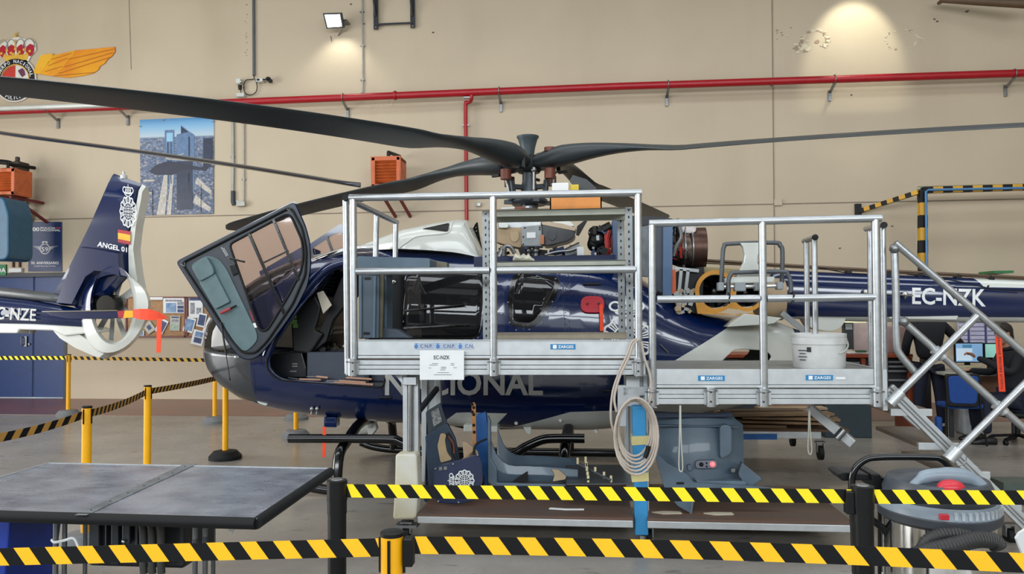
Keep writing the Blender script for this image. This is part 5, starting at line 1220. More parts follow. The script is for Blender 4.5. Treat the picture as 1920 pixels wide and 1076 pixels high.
# legs
def leg(par, x0, x1, ytop, Yl, zb, m=None, name='leg'):
    a = q_(x0, ytop, Yl); c = q_(x1, ytop, Yl); w_ = c.x - a.x; b = MB()
    b.bb((a.x, Yl, zb), (a.x + w_ * .3, Yl + .06, a.z)); b.bb((a.x + w_ * .7, Yl, zb), (c.x, Yl + .06, a.z)); b.bb((a.x, Yl + .035, zb), (c.x, Yl + .06, a.z)); b.build(name, m or M_aluf, par, bevel=.003)
leg(P1, 755, 784, 703, 5.52, .12); t = MB(); t.cyl(q_(770, 722, 5.50), q_(769, 860, 5.50), .018); t.build('lift_rod', M_steel, P1)
t = MB(); t.box(q_(769, 714, 5.48), (.10, .03, .06)); t.build('rod_bracket', M_aluf, P1, bevel=.004)
leg(P1, 790, 826, 703, 6.35, .2); leg(P1, 1170, 1196, 703, 6.35, .2); leg(P1, 1186, 1214, 703, 5.60, .12)
t = MB(); t.beam(q_(786, 770, 6.0), q_(820, 728, 6.3), .03, .04); t.build('leg_brace', M_dgrey, P1)
t = MB(); t.prism([q_(754, 704, 5.5), q_(742, 704, 5.5), q_(756, 722, 5.5)], (0, .02, 0)); t.build('gusset', M_aluf, P1)
# foam padded block on the left leg
t = MB()
t.loft([[q_(x, y, 5.42) + V((0, .10 * (k // 4), 0)) for x, y in ((0, 0),)] for k in range(0)]) if False else None
t = MB(); t.prism([q_(x, y, 5.40) for x, y in rnd([(741, 851), (781, 851), (784, 916), (780, 973), (736, 975), (740, 908)], 5, 2)], (0, .13, 0)); t.build('foam_padding', mat('foam_cream', '#c4c3bb', .8, 0, .1, 3, col2='#b8ae86'), P1, bevel=.015)
# blue padded post
t = MB(); a = q_(1187, 762, 5.44); t.prism([q_(1186, 762, 5.44), q_(1211, 762, 5.44), q_(1216, 1004, 5.44), q_(1191, 1004, 5.44)], (0, .11, 0)); bpo = t.build('padded_post', mat('foam_blue', '#2f86bb', .7, 0, .08, 6), P1, bevel=.008)
t = MB()
for y0, y1 in ((817, 833), (886, 902)): t = MB(); t.prism([q_(1184, y0 + 1, 5.435), q_(1216, y0, 5.435), q_(1217, y1, 5.435), q_(1185, y1 + 2, 5.435)], (0, .125, 0)); t.build('masking_tape', mat('tape_cream', '#c8bd84', .7), bpo)
for x in (763,): castor(P1, x, 996, 5.47, .05)
t = MB(); t.cyl(q_(1205, 1003, 5.47), q_(1205, 1016, 5.47), .025); t.build('foot', M_steel, P1); t = MB(); t.box(q_(764, 984, 5.47), (.16, .1, .02)); t.prism([q_(752, 985, 5.45), q_(775, 985, 5.45), q_(768, 1000, 5.45)], (0, .05, 0)); t.build('outrigger_foot', M_steel, P1)
t = MB(); a = q_(1160, 722, 5.5); 
for x0, y0, x1, y1 in ((1158, 722, 1175, 800), (1174, 704, 1200, 762), (1168, 725, 1222, 742)): t.prism([q_(x0, y1, 5.56), q_(x1, y1, 5.56), q_(x1, y0, 5.56), q_(x0, y0, 5.56)], (0, .05, 0))
t.build('corner_plate', M_aluf, P1, bevel=.004)
# lower decks
LZ = .19
def lowdeck(par, x0, x1, name, tone):
    a = q_(x0, 970, FY); c = q_(x1, 970, FY)
    b = MB(); b.bb((a.x, FY, LZ - .07), (c.x, FY + .03, LZ - .02)); b.build('base_beam', M_aluf, par, bevel=.004); b = MB(); b.bb((a.x, 6.42, LZ - .07), (c.x, 6.45, LZ - .02)); b.build('base_beam', M_aluf, par, bevel=.004)
    b = MB(); b.bb((a.x, FY, LZ - .02), (c.x, 6.45, LZ)); b.build('base_board', mat('board_' + tone, '#574a43', .5, 0, .2, 3, stretch=(.4, 3, 1), col2='#6a4c3c'), par)
lowdeck(P1, 783, 1187, 'a', 'brown')
# slotted angle shelf unit standing on the deck
SU = thing('shelf_unit', 'slotted grey metal shelf unit standing on the left platform', 'shelf unit', (q_(1045, 636, 5.9).x, 5.9, DZ))
M_slot = mat('slotted_angle', '#8d9192', .45, .5); M_shf = mat('shelf_sheet', '#9a9c90', .5, .3); SY = 5.72
for xa, ya, yb, Yk, s in ((911, 395, 634, SY, 1), (1180, 388, 634, SY, -1), (1165, 410, 634, 6.12, -1), (918, 412, 634, 6.12, 1)):
    a = q_(xa - 5, yb, Yk); c = q_(xa + 5, ya, Yk); u = MB(); u.bb((a.x, Yk, DZ - .02), (c.x, Yk + .003, c.z)); xx = a.x if s > 0 else c.x; u.bb((xx - .0015, Yk, DZ - .02), (xx + .0015, Yk + .04, c.z)); uo = u.build('upright', M_slot, SU)
    h = MB(); n = 18
    for k in range(n): z = DZ + .03 + (c.z - DZ - .05) * k / (n - 1); h.box(V(((a.x + c.x) / 2, Yk - .002, z)), (.010, .003, .018))
    h.build('slot_holes', M_black, uo)
def shelf(y0, y1, m, nm='shelf', ext=(905, 1186)):
    a = q_(ext[0] + 8, y1, SY + .004); c = q_(ext[1] - 9, y0, SY + .004)
    b = MB(); t = q_(1045, y0, SY).z; bt = q_(1045, y1, SY).z
    b.bb((a.x, SY + .004, bt), (c.x, SY + .012, t)); b.bb((a.x, 6.10, bt), (c.x, 6.11, t)); b.bb((a.x, SY + .004, t - .008), (c.x, 6.11, t)); b.build(nm, m, SU, bevel=.002); return t
ZT = shelf(392, 404, M_shf); ZM = shelf(489, 498, M_shf); ZB = shelf(626, 636, mat('shelf_wood', '#8f8674', .6))
b = MB(); a = q_(921, 412, 6.13); c = q_(1163, 402, 6.13); b.bb((a.x, 6.125, q_(1040, 414, 6.13).z), (c.x, 6.14, ZT - .01)); b.build('back_brace', mat('brace_olive', '#4f4c3d', .5), SU)
bl = MB()
for x, y in ((911, 399), (1180, 391), (911, 497), (1180, 495)): bl.sphere(q_(x, y, SY - .004), .009, 8, 5)
bl.build('bolt', M_steel, SU)
# orange storage box with foam blocks on the top shelf
t = MB(); a = q_(1031, 389, 5.80); c = q_(1128, 357, 5.80); w_ = c.x - a.x; zt = c.z
t.bb((a.x, 5.80, ZT), (c.x, 5.81, zt)); t.bb((a.x, 6.09, ZT), (c.x, 6.10, zt)); t.bb((a.x, 5.80, ZT), (a.x + .01, 6.1, zt)); t.bb((c.x - .01, 5.80, ZT), (c.x, 6.1, zt)); t.bb((a.x, 5.80, ZT), (c.x, 6.1, ZT + .008))
BX = t.build('storage_box', mat('box_orange', '#c87b22', .45), None, label='orange plastic storage box on the top shelf', cat='box')
t = MB(); t.bb((a.x - .008, 5.792, zt - .012), (c.x + .008, 5.80, zt)); t.build('rim', MATS['box_orange'], BX)
def smallbox(lo, hi, name, m, lab, cat, bev=.004, grp=None):
    b = MB(); b.bb(lo, hi); return b.build(name, m, None, bevel=bev, label=lab, cat=cat, group=grp)
a = q_(1035, 343, 5.86); c = q_(1066, 343, 5.86); smallbox((a.x, 5.86, ZT + .012), (c.x, 6.0, a.z), 'foam_block', M_paper, 'white foam block sticking out of the orange box', 'foam block')
c2 = q_(1085, 345, 5.9); smallbox((c.x + .01, 5.9, ZT + .012), (c2.x, 6.05, q_(1070, 346, 5.9).z), 'sponge', mat('sponge_yellow', '#d8c24a', .8), 'yellow sponge beside the white foam block in the box', 'sponge')
t = MB(); t.prism([q_(x, y, 6.02) for x, y in ((1068, 338), (1074, 328), (1100, 336), (1118, 352), (1118, 366), (1086, 366))], (0, .03, 0)); t.build('dark_sheet', mat('sheet_dark', '#3f4347', .6), None, label='dark grey sheet leaning out of the orange box', cat='sheet')
t = MB(); t.beam(q_(940, 391, 5.85), q_(992, 388, 5.85), .012, .012); t.beam(q_(965, 390, 5.83), q_(985, 389.5, 5.83), .02, .02, mi=1); t.build('screwdriver', [M_steel, M_copper], None, label='long thin screwdriver lying on the left of the top shelf', cat='tool')
t = MB(); rag_ = []; random.seed(21)
for i in range(9):
    rr = [.02, .05, .045, .035, .04, .03, .035, .025, .01][i]; c = q_(962 + 5.0 * i, 484 + (i > 2) * 2, 5.85)
    rag_.append([V((c.x, 5.85 + rr * 1.2 * math.cos(k * .628), ZM + .01 + max(0, rr * .8 * (1 + math.sin(k * .628)) * random.uniform(.6, 1)))) for k in range(10)])
t.loft(rag_); t.build('rag', mat('rag_cream', '#c9c6b4', .9, 0, .1, 20, bump=.5), None, label='crumpled cream rag on the middle shelf', cat='rag')
# things on the left end of the platform: folded grey tray and cabinet, interior panels
t = MB(); a = q_(669, 503, 5.9); c = q_(806, 482, 5.9); t.prism([q_(x, y, 5.9) for x, y in rnd([(669, 480), (806, 484), (806, 503), (670, 504)], 4, 3)], (0, .42, 0))
t.bb((a.x, 5.95, DZ), (a.x + .02, 6.3, a.z)); t.bb((a.x + .17, 6.1, DZ), (a.x + .19, 6.3, c.z - .06))
TR = t.build('parts_tray', mat('tray_slate', '#4b5f6f', .45), None, bevel=.006, label='long slate blue tray standing at the left end of the platform', cat='tray')
t = MB(); t.prism([q_(x, y, 6.15) for x, y in ((807, 487), (838, 492), (838, 503), (807, 503))], (0, .1, 0)); t.build('tray_lip', mat('lip_olive', '#6e6b5b', .5), TR)
t = MB(); t.prism([q_(x, y, 5.95) for x, y in ((672, 515), (711, 516), (710, 634), (672, 634))], (0, .03, 0)); SHL = t.build('cabinet_door', mat('cab_slate', '#42525f', .45), None, bevel=.006, label='slate grey cabin panel with two oval slots leaning on the left platform', cat='panel')
t = MB()
for x, y in ((689, 522), (687, 625)): t.prism([q_(a, b, 5.945) for a, b in rnd([(x - 6, y - 2.5), (x + 6, y - 2.5), (x + 6, y + 2.5), (x - 6, y + 2.5)], 2.5, 3)], (0, .004, 0))
t.build('grip_slot', M_black, SHL)
t = MB(); t.beam(q_(703, 517, 5.935), q_(701, 633, 5.935), .012, .02); t.beam(q_(676, 517, 5.935), q_(676, 633, 5.935), .01, .02); t.build('edge_fold', MATS['tray_slate'], SHL)
t = MB(); t.beam(q_(717, 515, 6.0), q_(714, 632, 6.0), .03, .03, (0, 1, 0)); t.build('trim_strip', mat('strip_olive', '#5e5945', .6), None, label='narrow olive trim strip beside the slate panel', cat='trim strip')
t = MB(); t.prism([q_(x, y, 6.05) for x, y in ((718, 614), (745, 618), (770, 634), (712, 634))], (0, .12, 0)); t.build('foam_wedge', mat('wedge_grey', '#3e4a56', .6), None, bevel=.01, label='dark grey wedge at the foot of the slate panel', cat='wedge')
# tape strip and paper sign on the fascia
t = MB(); t.prism([q_(778, 655, FY - .004), q_(889, 654, FY - .004), q_(885, 642, FY - .004), q_(779, 643, FY - .004)], (0, .002, 0)); TS = t.build('printed_tape', mat('tape_lilac', '#a9b4c6', .5), None, label='strip of printed C.N.P. tape on the platform edge', cat='tape')
t = MB()
def tf(x0, x1, y0=645.5, y1=652): return lambda u, v: q_(x0 + (x1 - x0) * u, y1 + (y0 - y1) * v, FY - .006)
put_text(t, 'C.N.P.', tf(788, 811)); put_text(t, 'C.N.P.', tf(831, 853)); put_text(t, 'C.N.', tf(872, 888)); t.build('lettering', mat('ink_navy', '#34456e', .5), TS)
t = MB()
for x in (780, 821, 863): put_ring(t, .5, .4, .1, .1, .42, .38, tf(x - 4, x + 4, 643.5, 653.5), 0, 14); put_rect(t, .2, .85, .8, .95, tf(x - 4, x + 4, 643.5, 653.5))
t.build('small_crest', mat('ink_blue', '#2f74b8', .5), TS)
t = MB(); PSF = lambda u, v: q_(787 + 83 * u, 712 - 55 * v, FY - .045); t.prism([PSF(0, 0), PSF(1, 0), PSF(1, 1), PSF(0, 1)], (0, .004, 0)); PS = t.build('paper_sign', M_paper, None, label='white EC-NZK paper sign in a sleeve hanging on the platform edge', cat='sign')
t = MB(); g = lambda u, v: PSF(u, v) + V((0, -.003, 0)); put_text(t, 'EC-NZK', lambda u, v: g(.32 + .36 * u, .70 + .13 * v), 0, .01)
for (u0, u1, v) in ((.28, .42, .55), (.22, .40, .50), (.70, .78, .55), (.70, .78, .50), (.48, .6, .43), (.48, .6, .39), (.46, .58, .33), (.2, .26, .4), (.76, .84, .41), (.4, .66, .24), (.32, .72, .17)): put_rect(t, u0, v, u1, v + .012, g)
t.build('lettering', M_klett, PS)
# ================================================================ second platform
P2 = thing('work_platform', 'right lower aluminium work platform with guard rails and a white bucket', 'work platform', (q_(1440, 1000).x, 5.9, 0))
tubes('guard_rail', P2, [[(1217, 419), (1652, 409)], [(1232, 561), (1424, 559.5)], [(1438, 559.5), (1640, 557)]])
tubes('rail_post', P2, [[(1222, 422), (1224, 762)], [(1429, 416), (1433, 762)], [(1641, 412), (1646, 762)]])
tubes('rail_post', P2, [[(1512, 450, 6.1), (1514, 640, 6.1)], [(1527, 446, 5.9), (1529, 640, 5.9)], [(1631, 428, 6.0), (1634, 700, 6.0)], [(1655, 424, 5.5), (1659, 758, 5.5)]], .021)
tubes('side_rail', P2, [[(1528, 445, 5.88), (1508, 452, 6.15)], [(1657, 422, 5.45), (1624, 429, 6.1)]], .022, caps=True)
rowboards(P2, 1231, 1650, ((692, 721, 0), (722, 727, .012), (729, 739, 0), (740, 747, .008), (748, 758, .012)))
for x in (1222, 1432, 1645): sleeve(P2, x, 728, 762)
sleeve(P2, 1333, 726, 762)
a = q_(1231, 692, FY + .04); c = q_(1650, 692, FY + .04); b = MB(); b.bb((a.x, FY + .04, a.z - .06), (c.x, 6.5, a.z - .01)); b.build('deck', mat('deck_grey', '#8d8d89', .5, .3), P2)
b = MB(); b.bb((c.x, FY, a.z - .28), (c.x + .03, 6.5, a.z)); b.build('side_beam', M_aluf, P2); b = MB(); b.bb((a.x - .03, FY + .05, a.z - .28), (a.x, 6.5, a.z)); b.build('side_beam', M_aluf, P2)
D2Z = a.z - .01
badge_plate(1309, 704, 1359, 714, FY - .004, P2); badge_plate(1511, 703, 1562, 713, FY - .004, P2)
t = MB(); t.prism([q_(1567, 711, FY - .004), q_(1585, 711, FY - .004), q_(1585, 707, FY - .004), q_(1567, 707, FY - .004)], (0, .003, 0)); t.build('small_label', M_paper, P2)
leg(P2, 1190, 1216, 728, 6.35, .2)
lowdeck(P2, 1214, 1600, 'b', 'redbrown')
castor(P2, 1216, 1003, 5.6, .05)
for k, (x0, y0, x1, y1, Yk) in enumerate(((1512, 750, 1600, 834, 6.3), (1523, 762, 1606, 831, 6.2))):
    pass
t = MB(); t.beam(q_(1515, 762, 6.2), q_(1600, 832, 6.05), .06, .07); t.build('outrigger', M_aluf, P2, bevel=.004)
t = MB(); t.tube([q_(1568, 822, 6.0), q_(1582, 806, 6.0)], .03, 12); t.build('outrigger_clamp', M_steel, P2)
# hanging grey step seat hooked on the middle rail
HS = thing('hanging_stool', 'white and grey tube-framed stool hanging hooked on the right platform rail', 'stool', q_(1400, 560, FY))
M_tg = mat('tube_grey', '#50555a', .4, .3)
for pts, Yk in (([(1352, 545), (1355, 480), (1358, 462), (1368, 457), (1452, 455), (1462, 460), (1467, 472), (1466, 530)], 5.62), ([(1365, 556), (1366, 545), (1366, 525), (1372, 513), (1382, 511), (1466, 509), (1476, 513), (1482, 527), (1483, 548)], 5.50)):
    t = MB(); t.tube([q_(x, y, Yk) for x, y in pts], .016, 10, smooth_n=4); t.build('frame_tube', M_tg, HS)
t = MB(); t.prism([q_(x, y, 5.6) for x, y in ((1387, 455), (1438, 454), (1430, 462), (1421, 480), (1421, 492), (1428, 508), (1430, 524), (1382, 524), (1386, 508), (1394, 492), (1396, 478), (1393, 463))], (0, .05, 0)); t.build('back_plate', M_white, HS, bevel=.008)
t = MB(); t.prism([q_(x, y, 5.56) for x, y in rnd([(1360, 521), (1384, 518), (1440, 518), (1454, 519), (1452, 530), (1361, 532)], 3, 2)], (0, .12, 0)); t.build('seat_pad', M_white, HS, bevel=.01)
for x0, x1, y0, y1, m in ((1347, 1358, 529, 545, 0), (1378, 1399, 529, 546, 0), (1417, 1424, 530, 545, 0), (1458, 1469, 528, 543, 0)):
    t = MB(); a = q_(x0, y1, 5.48); c = q_(x1, y0, 5.48); t.bb((a.x, 5.48, a.z), (c.x, 5.56, c.z)); t.build('clamp_block', mat('clamp_grey', '#7f8588', .5), HS, bevel=.008)
t = MB(); t.tube([q_(1350, 538, 5.52), q_(1466, 536, 5.52)], .014, 10); t.build('cross_bar', M_chrome, HS)
for x, y in ((1366, 560), (1486, 557)):
    t = MB(); t.tube([q_(x - 1, 548, 5.46)] + [q_(x, y, FY) + V((.006 * math.sin(k), -.034 * math.cos(k * .6), -.034 * math.sin(k * .6) * -1)) for k in range(10)], .005, 6); t.tube([q_(x, y + 6, 5.36), q_(x - 4, y + 12, 5.36), q_(x - 10, y + 14, 5.37)], .005, 6); t.build('cable_tie', M_black, HS)
# white bucket
BC = thing('bucket', 'large white plastic bucket with a lid rim and wire handle on the right platform', 'bucket', (q_(1546, 690, 5.62).x, 5.75, D2Z))
bo = V((q_(1546, 690, 5.62).x, 5.75, D2Z)); br_ = 44 * wpx(5.7)
hB = q_(1546, 625, 5.7).z - D2Z
t = MB(); t.lathe(bo, [(br_ * .97, 0), (br_ * 1.0, .01), (br_ * 1.04, hB * .70)], 36); t.build('tub', mat('bucket_white', '#cfd0cf', .4), BC)
t = MB(); t.lathe(bo, [(br_ * 1.05, hB * .68), (br_ * 1.08, hB * .70), (br_ * 1.08, hB * .86), (br_ * 1.05, hB * .87), (br_ * 1.07, hB * .90), (br_ * 1.07, hB * .99), (br_ * 1.0, hB), (br_ * .95, hB * .97)], 36); t.build('lid', MATS['bucket_white'], BC)
t = MB(); t.tube([bo + V((br_ * 1.1 * math.cos(a), -br_ * 1.1 * math.sin(a), hB * (.80 - .42 * math.sin(a) * (.5 + .5 * math.cos(a * .5))))) for a in [math.pi * .35 * (1 - k / 12) - .0 for k in range(13)]], .006, 6); t.build('handle', M_white, BC)
t = MB()
for k in range(4): t.box(bo + V((-br_ * .82, -br_ * .64, hB * (.25 + .09 * k))), (.05 + .02 * (k % 2), .004, .006), Matrix.Rotation(-.9, 3, 'Z'))
t.box(bo + V((-br_ * .62, -br_ * .83, hB * .55)), (.03, .004, .035), Matrix.Rotation(-.65, 3, 'Z')); t.build('printed_label', M_klett, BC)
# ================================================================ stairs of the right platform
ST_ = thing('platform_stairs', 'aluminium stairs with tube hand rails going down right from the platform', 'stairs', (q_(1850, 1000).x, 5.9, 0))
def T_(*pts, r=.025, Y=5.45, name='handrail_tube', sm=0): t = MB(); t.tube([q_(x, y, Y) for x, y in pts], r, 14, smooth_n=sm); return t.build(name, M_alu, ST_)
T_((1678, 455), (2010, 738), name='hand_rail', Y=5.42)
T_((1677, 468), (1680, 560), (1681, 640), (1688, 665), (1718, 700), name='rail_post', Y=5.45, sm=4)
T_((1694, 603), (1960, 838), (2040, 900), name='knee_rail', Y=5.47)
T_((1668, 756), (1832, 592), name='stair_brace', Y=5.40); T_((1780, 860), (1990, 652), name='stair_brace', Y=5.40)
for x, y in ((1677, 466), (1695, 603)): t = MB(); t.sphere(q_(x, y, 5.43), .034, 14, 10); t.build('ball_joint', M_steel, ST_)
for x, y, dx in ((1760, 662, 6), (1875, 765, 6)): t = MB(); t.tube([q_(x - 8, y - 7, 5.435), q_(x + 8, y + 8, 5.435)], .036, 14); t.build('tube_clamp', M_aluf, ST_)
t = MB(); t.tube([q_(1796, 842, 5.38), q_(1778, 862, 5.38)], .042, 14); t.build('rail_socket', M_aluf, ST_); t = MB(); t.tube([q_(1690, 735, 5.38), q_(1668, 757, 5.38)], .036, 14); t.build('rail_socket', M_aluf, ST_)
for Yk, x0, y0, x1, y1 in ((5.55, 1666, 728, 1925, 985), (6.35, 1646, 727, 1845, 900)):
    t = MB(); t.beam(q_(x0, y0, Yk), q_(x1, y1, Yk), .04, .085, (0, 0, 1)); so = t.build('stringer', M_aluf, ST_, bevel=.004)
    t = MB(); a = q_(x0, y0, Yk); b = q_(x1, y1, Yk); t.beam(a + V((0, -.022, .012)), b + V((0, -.022, .012)), .006, .01); t.beam(a + V((0, -.022, -.02)), b + V((0, -.022, -.02)), .006, .01); t.build('groove', M_steel, so)
M_trd = mat('tread_wood', '#75695c', .6, 0, .15, 4, stretch=(2, .3, 1)); 
for x, y in ((1705, 766), (1757, 829), (1812, 882), (1870, 940)):
    c = q_(x, y, 5.6); t = MB(); t.bb((c.x - .15, 5.57, c.z - .03), (c.x + .13, 6.33, c.z)); to = t.build('tread', M_trd, ST_, bevel=.003)
    t = MB(); t.bb((c.x - .15, 5.54, c.z - .045), (c.x + .13, 5.57, c.z + .005)); t.build('tread_end', M_aluf, to, bevel=.003)
t = MB(); t.tube([q_(1786, 862, 5.36), q_(1792, 872, 5.36), q_(1808, 870, 5.36), q_(1812, 855, 5.36)], .004, 5, smooth_n=4); t.build('safety_wire', M_steel, ST_)
t = MB(); a = q_(1878, 985, 5.8); t.box(V((a.x + .1, 5.8, .33)), (.26, .2, .16)); t.build('castor_bracket', mat('bracket_green', '#45504a', .5), ST_); castor(ST_, 1892, 1002, 5.7, .055)
# ================================================================ coiled hose and loops of cord
CH = MB()
Yh = 5.33
for k in range(6):
    rx = 30 + 2.2 * k; ry = 52 + 4 * k; cx = 1190 + (k % 3) * 1.5; cy = 803 + 3 * k
    CH.tube([q_(cx + rx * math.cos(t * .2618), cy + ry * math.sin(t * .2618), Yh - .012 * k - .01 * math.sin(t)) for t in range(24)], .0085, 8, closed=True)
CH.tube([q_(x, y, Yh) for x, y in ((1196, 635), (1185, 641), (1176, 665), (1160, 700), (1148, 740), (1146, 790), (1160, 830))], .0085, 8, smooth_n=6)
CH.tube([q_(x, y, Yh - .02) for x, y in ((1200, 636), (1188, 645), (1178, 672), (1162, 706), (1152, 745), (1156, 772))], .0085, 8, smooth_n=6)
CH.tube([q_(x, y, Yh) for x, y in ((1203, 640), (1208, 670), (1218, 700), (1222, 735), (1215, 760))], .0085, 8, smooth_n=6)
HC = CH.build('coiled_hose', mat('hose_pale', '#b3a79c', .55), None, label='pale hose hanging in a coil over the corner of the left platform', cat='hose')
t = MB(); t.tube([q_(x, y, 5.28) for x, y in ((1216, 836), (1213, 850), (1209, 858))], .016, 8); t.build('connector', M_black, HC)
for x, y0, y1, Yk, lab in ((1276, 760, 884, 5.36, 'thin cord loop hanging below the right platform in front of the grey cowl'), (1518, 760, 852, 5.6, 'thin cord loop hanging below the right platform by the timber cart')):
    t = MB(); t.tube([q_(a, b, Yk) for a, b in ((x - 1, y0), (x - 2, (y0 + y1) / 2), (x - 3, y1 - 10), (x + 1, y1), (x + 4, y1 - 10), (x + 1, (y0 + y1) / 2), (x, y0))], .005, 6, smooth_n=5); t.build('cord_loop', mat('cord_white', '#b9b7ac', .7), None, label=lab, cat='cord')
# ================================================================ removed panels on the lower deck
def panel(name, poly, Y, depth, m, lab=None, cat='panel', par=None, bev=.005, r=3, bot=None):
    pts = [q_(x, y, Y) for x, y in rnd(poly, r, 2)]
    t = MB(); t.prism(pts, (0, depth, 0)); return t.build(name, m, par, bevel=bev, label=lab, cat=cat)
mN = mat('panel_navy', '#101f42', .35, coat=.4); mD = mat('panel_slate_dark', '#343e48', .45); mB = mat('panel_blue', '#1b5596', .4); mS = mat('fairing_slate', '#50616f', .42, coat=.2)
pa = panel('loose_cowling', [(798, 772), (825, 755), (838, 793), (800, 816), (796, 940), (820, 942), (806, 870)], 6.05, .03, mD, 'dark slate panel with a vent grid standing at the left of the stack')
panel('vent_grid', [(808, 772), (822, 764), (829, 790), (813, 800)], 6.04, .01, mat('grid_grey', '#8b8d8c', .5, .3, .3, 60), None, None, pa, .001, 1)
pb2 = panel('loose_cowling', [(797, 817), (838, 793), (853, 822), (862, 864), (815, 880), (822, 944), (806, 940)], 5.92, .04, mat('panel_slate_blue', '#2b3c50', .45), 'slate panel holding a curved cream frame, behind the navy panel')
panel('curved_frame', [(820, 836), (826, 812), (838, 814), (834, 825), (838, 848), (848, 862), (826, 868)], 5.89, .03, mat('frame_cream', '#b39b78', .5), None, None, pb2, .004, 4)
t = MB(); t.tube([q_(x, y, 5.88) for x, y in ((838, 812), (845, 826), (848, 845), (856, 860))], .014, 6, smooth_n=4); t.tube([q_(x, y, 5.87) for x, y in ((841, 818), (850, 832), (852, 850))], .008, 6, 1, smooth_n=4); t.build('wiring', [M_black, M_copper], pb2)
pc_ = panel('loose_cowling', [(813, 876), (870, 860), (896, 851), (903, 868), (905, 905), (892, 937), (862, 945), (822, 943), (812, 930)], 5.62, .03, mN, 'navy panel with a white police badge lying sideways on it')
t = MB()
for x, y in ((817, 879), (850, 870), (896, 853), (860, 942), (822, 940)): t.sphere(q_(x, y, 5.615), .01, 8, 5)
t.build('panel_screw', M_steel, pc_)
t = MB(); put_badge(t, lambda u, v: q_(889 - 50 * v * 1.0, 879 + 45 * (1 - u) - 0 if False else 881 + 40 * u, 5.612)); t.build('police_badge', M_wlett, pc_)
t = MB(); t.prism([q_(x, y, 5.611) for x, y in ((823, 876), (829, 875), (829, 881), (823, 882))], (0, .004, 0)); t.prism([q_(x, y, 5.611) for x, y in ((832, 875), (838, 874), (838, 880), (832, 881))], (0, .004, 0)); t.build('small_label', M_steel, pc_)
pd = panel('loose_cowling', [(892, 778), (911, 772), (914, 800), (915, 918), (906, 918), (900, 880), (891, 840)], 5.98, .06, mB, 'bright blue narrow panel standing upright beside the grey tub fairing')
pe = panel('tool_strap', [(884, 758), (888, 753), (892, 758), (893, 820), (893, 836), (886, 834)], 5.86, .012, mat('strap_tan', '#a8703a', .5), 'tan strip with a row of black knobs standing above the panels', 'strap', None, .002, 2)
t = MB()
for k, (x, y) in enumerate(((885, 758), (888, 764), (885, 772), (888, 777), (888, 797), (889, 810))): t.sphere(q_(x, y, 5.85), .012, 8, 6)
t.build('knob', M_black, pe)
panel('curved_mount', [(867, 828), (874, 828), (892, 842), (897, 849), (896, 853), (867, 860), (867, 918), (874, 918)], 5.80, .02, mat('bracket_cream', '#a88f74', .5), 'cream rounded bracket behind the navy badge panel', 'bracket')
t = MB(); a = q_(905, 890, 5.75)
for k in range(3): t.tube([q_(x + k, y, 5.72 - .02 * k) for x, y in ((911, 823), (893, 832), (888, 845), (893, 870), (901, 885), (905, 905), (900, 918))], .007, 6, smooth_n=5)
t.sphere(q_(900, 900, 5.7), .05, 12, 8, (.8, .6, 1.2)); t.build('cable_bundle', M_black, None, label='black cable bundle between the navy panel and the blue panel', cat='cable')
# grey tub fairing and flat sheet
tb2 = MB(); ringsT = []
for i in range(15):
    u = i / 14; x = 918 + 166 * u; yt = [820, 850, 864, 871, 873, 873, 873, 874, 874, 875, 876, 877, 878, 879, 880][i]
    f = q_(x, yt, 5.85); bz = q_(x, 905, 5.85).z
    ringsT.append([V((f.x, 5.85, f.z)), V((f.x, 5.83, (f.z + bz) / 2)), V((f.x, 5.87, bz)), V((f.x, 6.2, bz - .01)), V((f.x, 6.35, bz + .02)), V((f.x, 6.38, max(bz + .05, f.z - .02))), V((f.x, 6.36, max(bz + .05, f.z - .02))), V((f.x, 6.30, bz + .05)), V((f.x, 6.15, bz + .03)), V((f.x, 5.9, bz + .04)), V((f.x, 5.87, f.z))])
tb2.loft(ringsT); TU = tb2.build('tub_fairing', mS, None, bevel=.004, label='blue-grey tub shaped fairing lying on the lower deck', cat='fairing')
t = MB(); t.prism([q_(x, y, 5.82) for x, y in ((914, 778), (920, 790), (921, 860), (932, 878), (932, 905), (1062, 908), (1060, 918), (930, 918), (915, 905))], (0, .04, 0)); t.build('front_flange', mS, TU, bevel=.01)
panel('triangular_flap', [(960, 903), (989, 883), (990, 903)], 5.815, .01, M_black, None, None, TU, .002, 1); panel('corner_insert', [(1034, 879), (1048, 881), (1062, 893), (1060, 899), (1036, 903), (1040, 890)], 5.81, .02, mat('insert_cream', '#a8957a', .5), None, None, TU, .003, 2)
t = MB(); a, b, c, d_ = q_(1060, 871, 6.3), q_(1168, 871, 6.3), q_(1186, 906, 5.62), q_(1062, 907, 5.65); t.prism([a, b, c, d_], (0, 0, -.008)); t.build('metal_sheet', mat('sheet_metal', '#5c6166', .35, .5), None, label='flat grey metal sheet lying right of the tub fairing', cat='sheet')
SZ = .36
for x0, y0, x1, y1 in ((1080, 872, 1146, 908), (1098, 870, 1103, 908)):
    t = MB(); t.tube([q_(x0, y0, 5.78) + V((0, 0, .02)), q_(x1, y1, 5.60) + V((0, 0, .03))], .012, 8); o = t.build('padded_rod', M_dgrey, None, label='grey rod with cream clips lying across the metal sheet' if x0 < 1090 else 'upright looking rod with cream clips on the metal sheet', cat='rod')
    for k in (.05, .3, .55, .8, 1): t = MB(); p_ = q_(x0 + (x1 - x0) * k, y0 + (y1 - y0) * k, 5.77 - .16 * k) + V((0, 0, .04)); t.box(p_, (.018, .02, .05)); t.build('clip', mat('clip_cream', '#c9bd94', .6), o, bevel=.004)
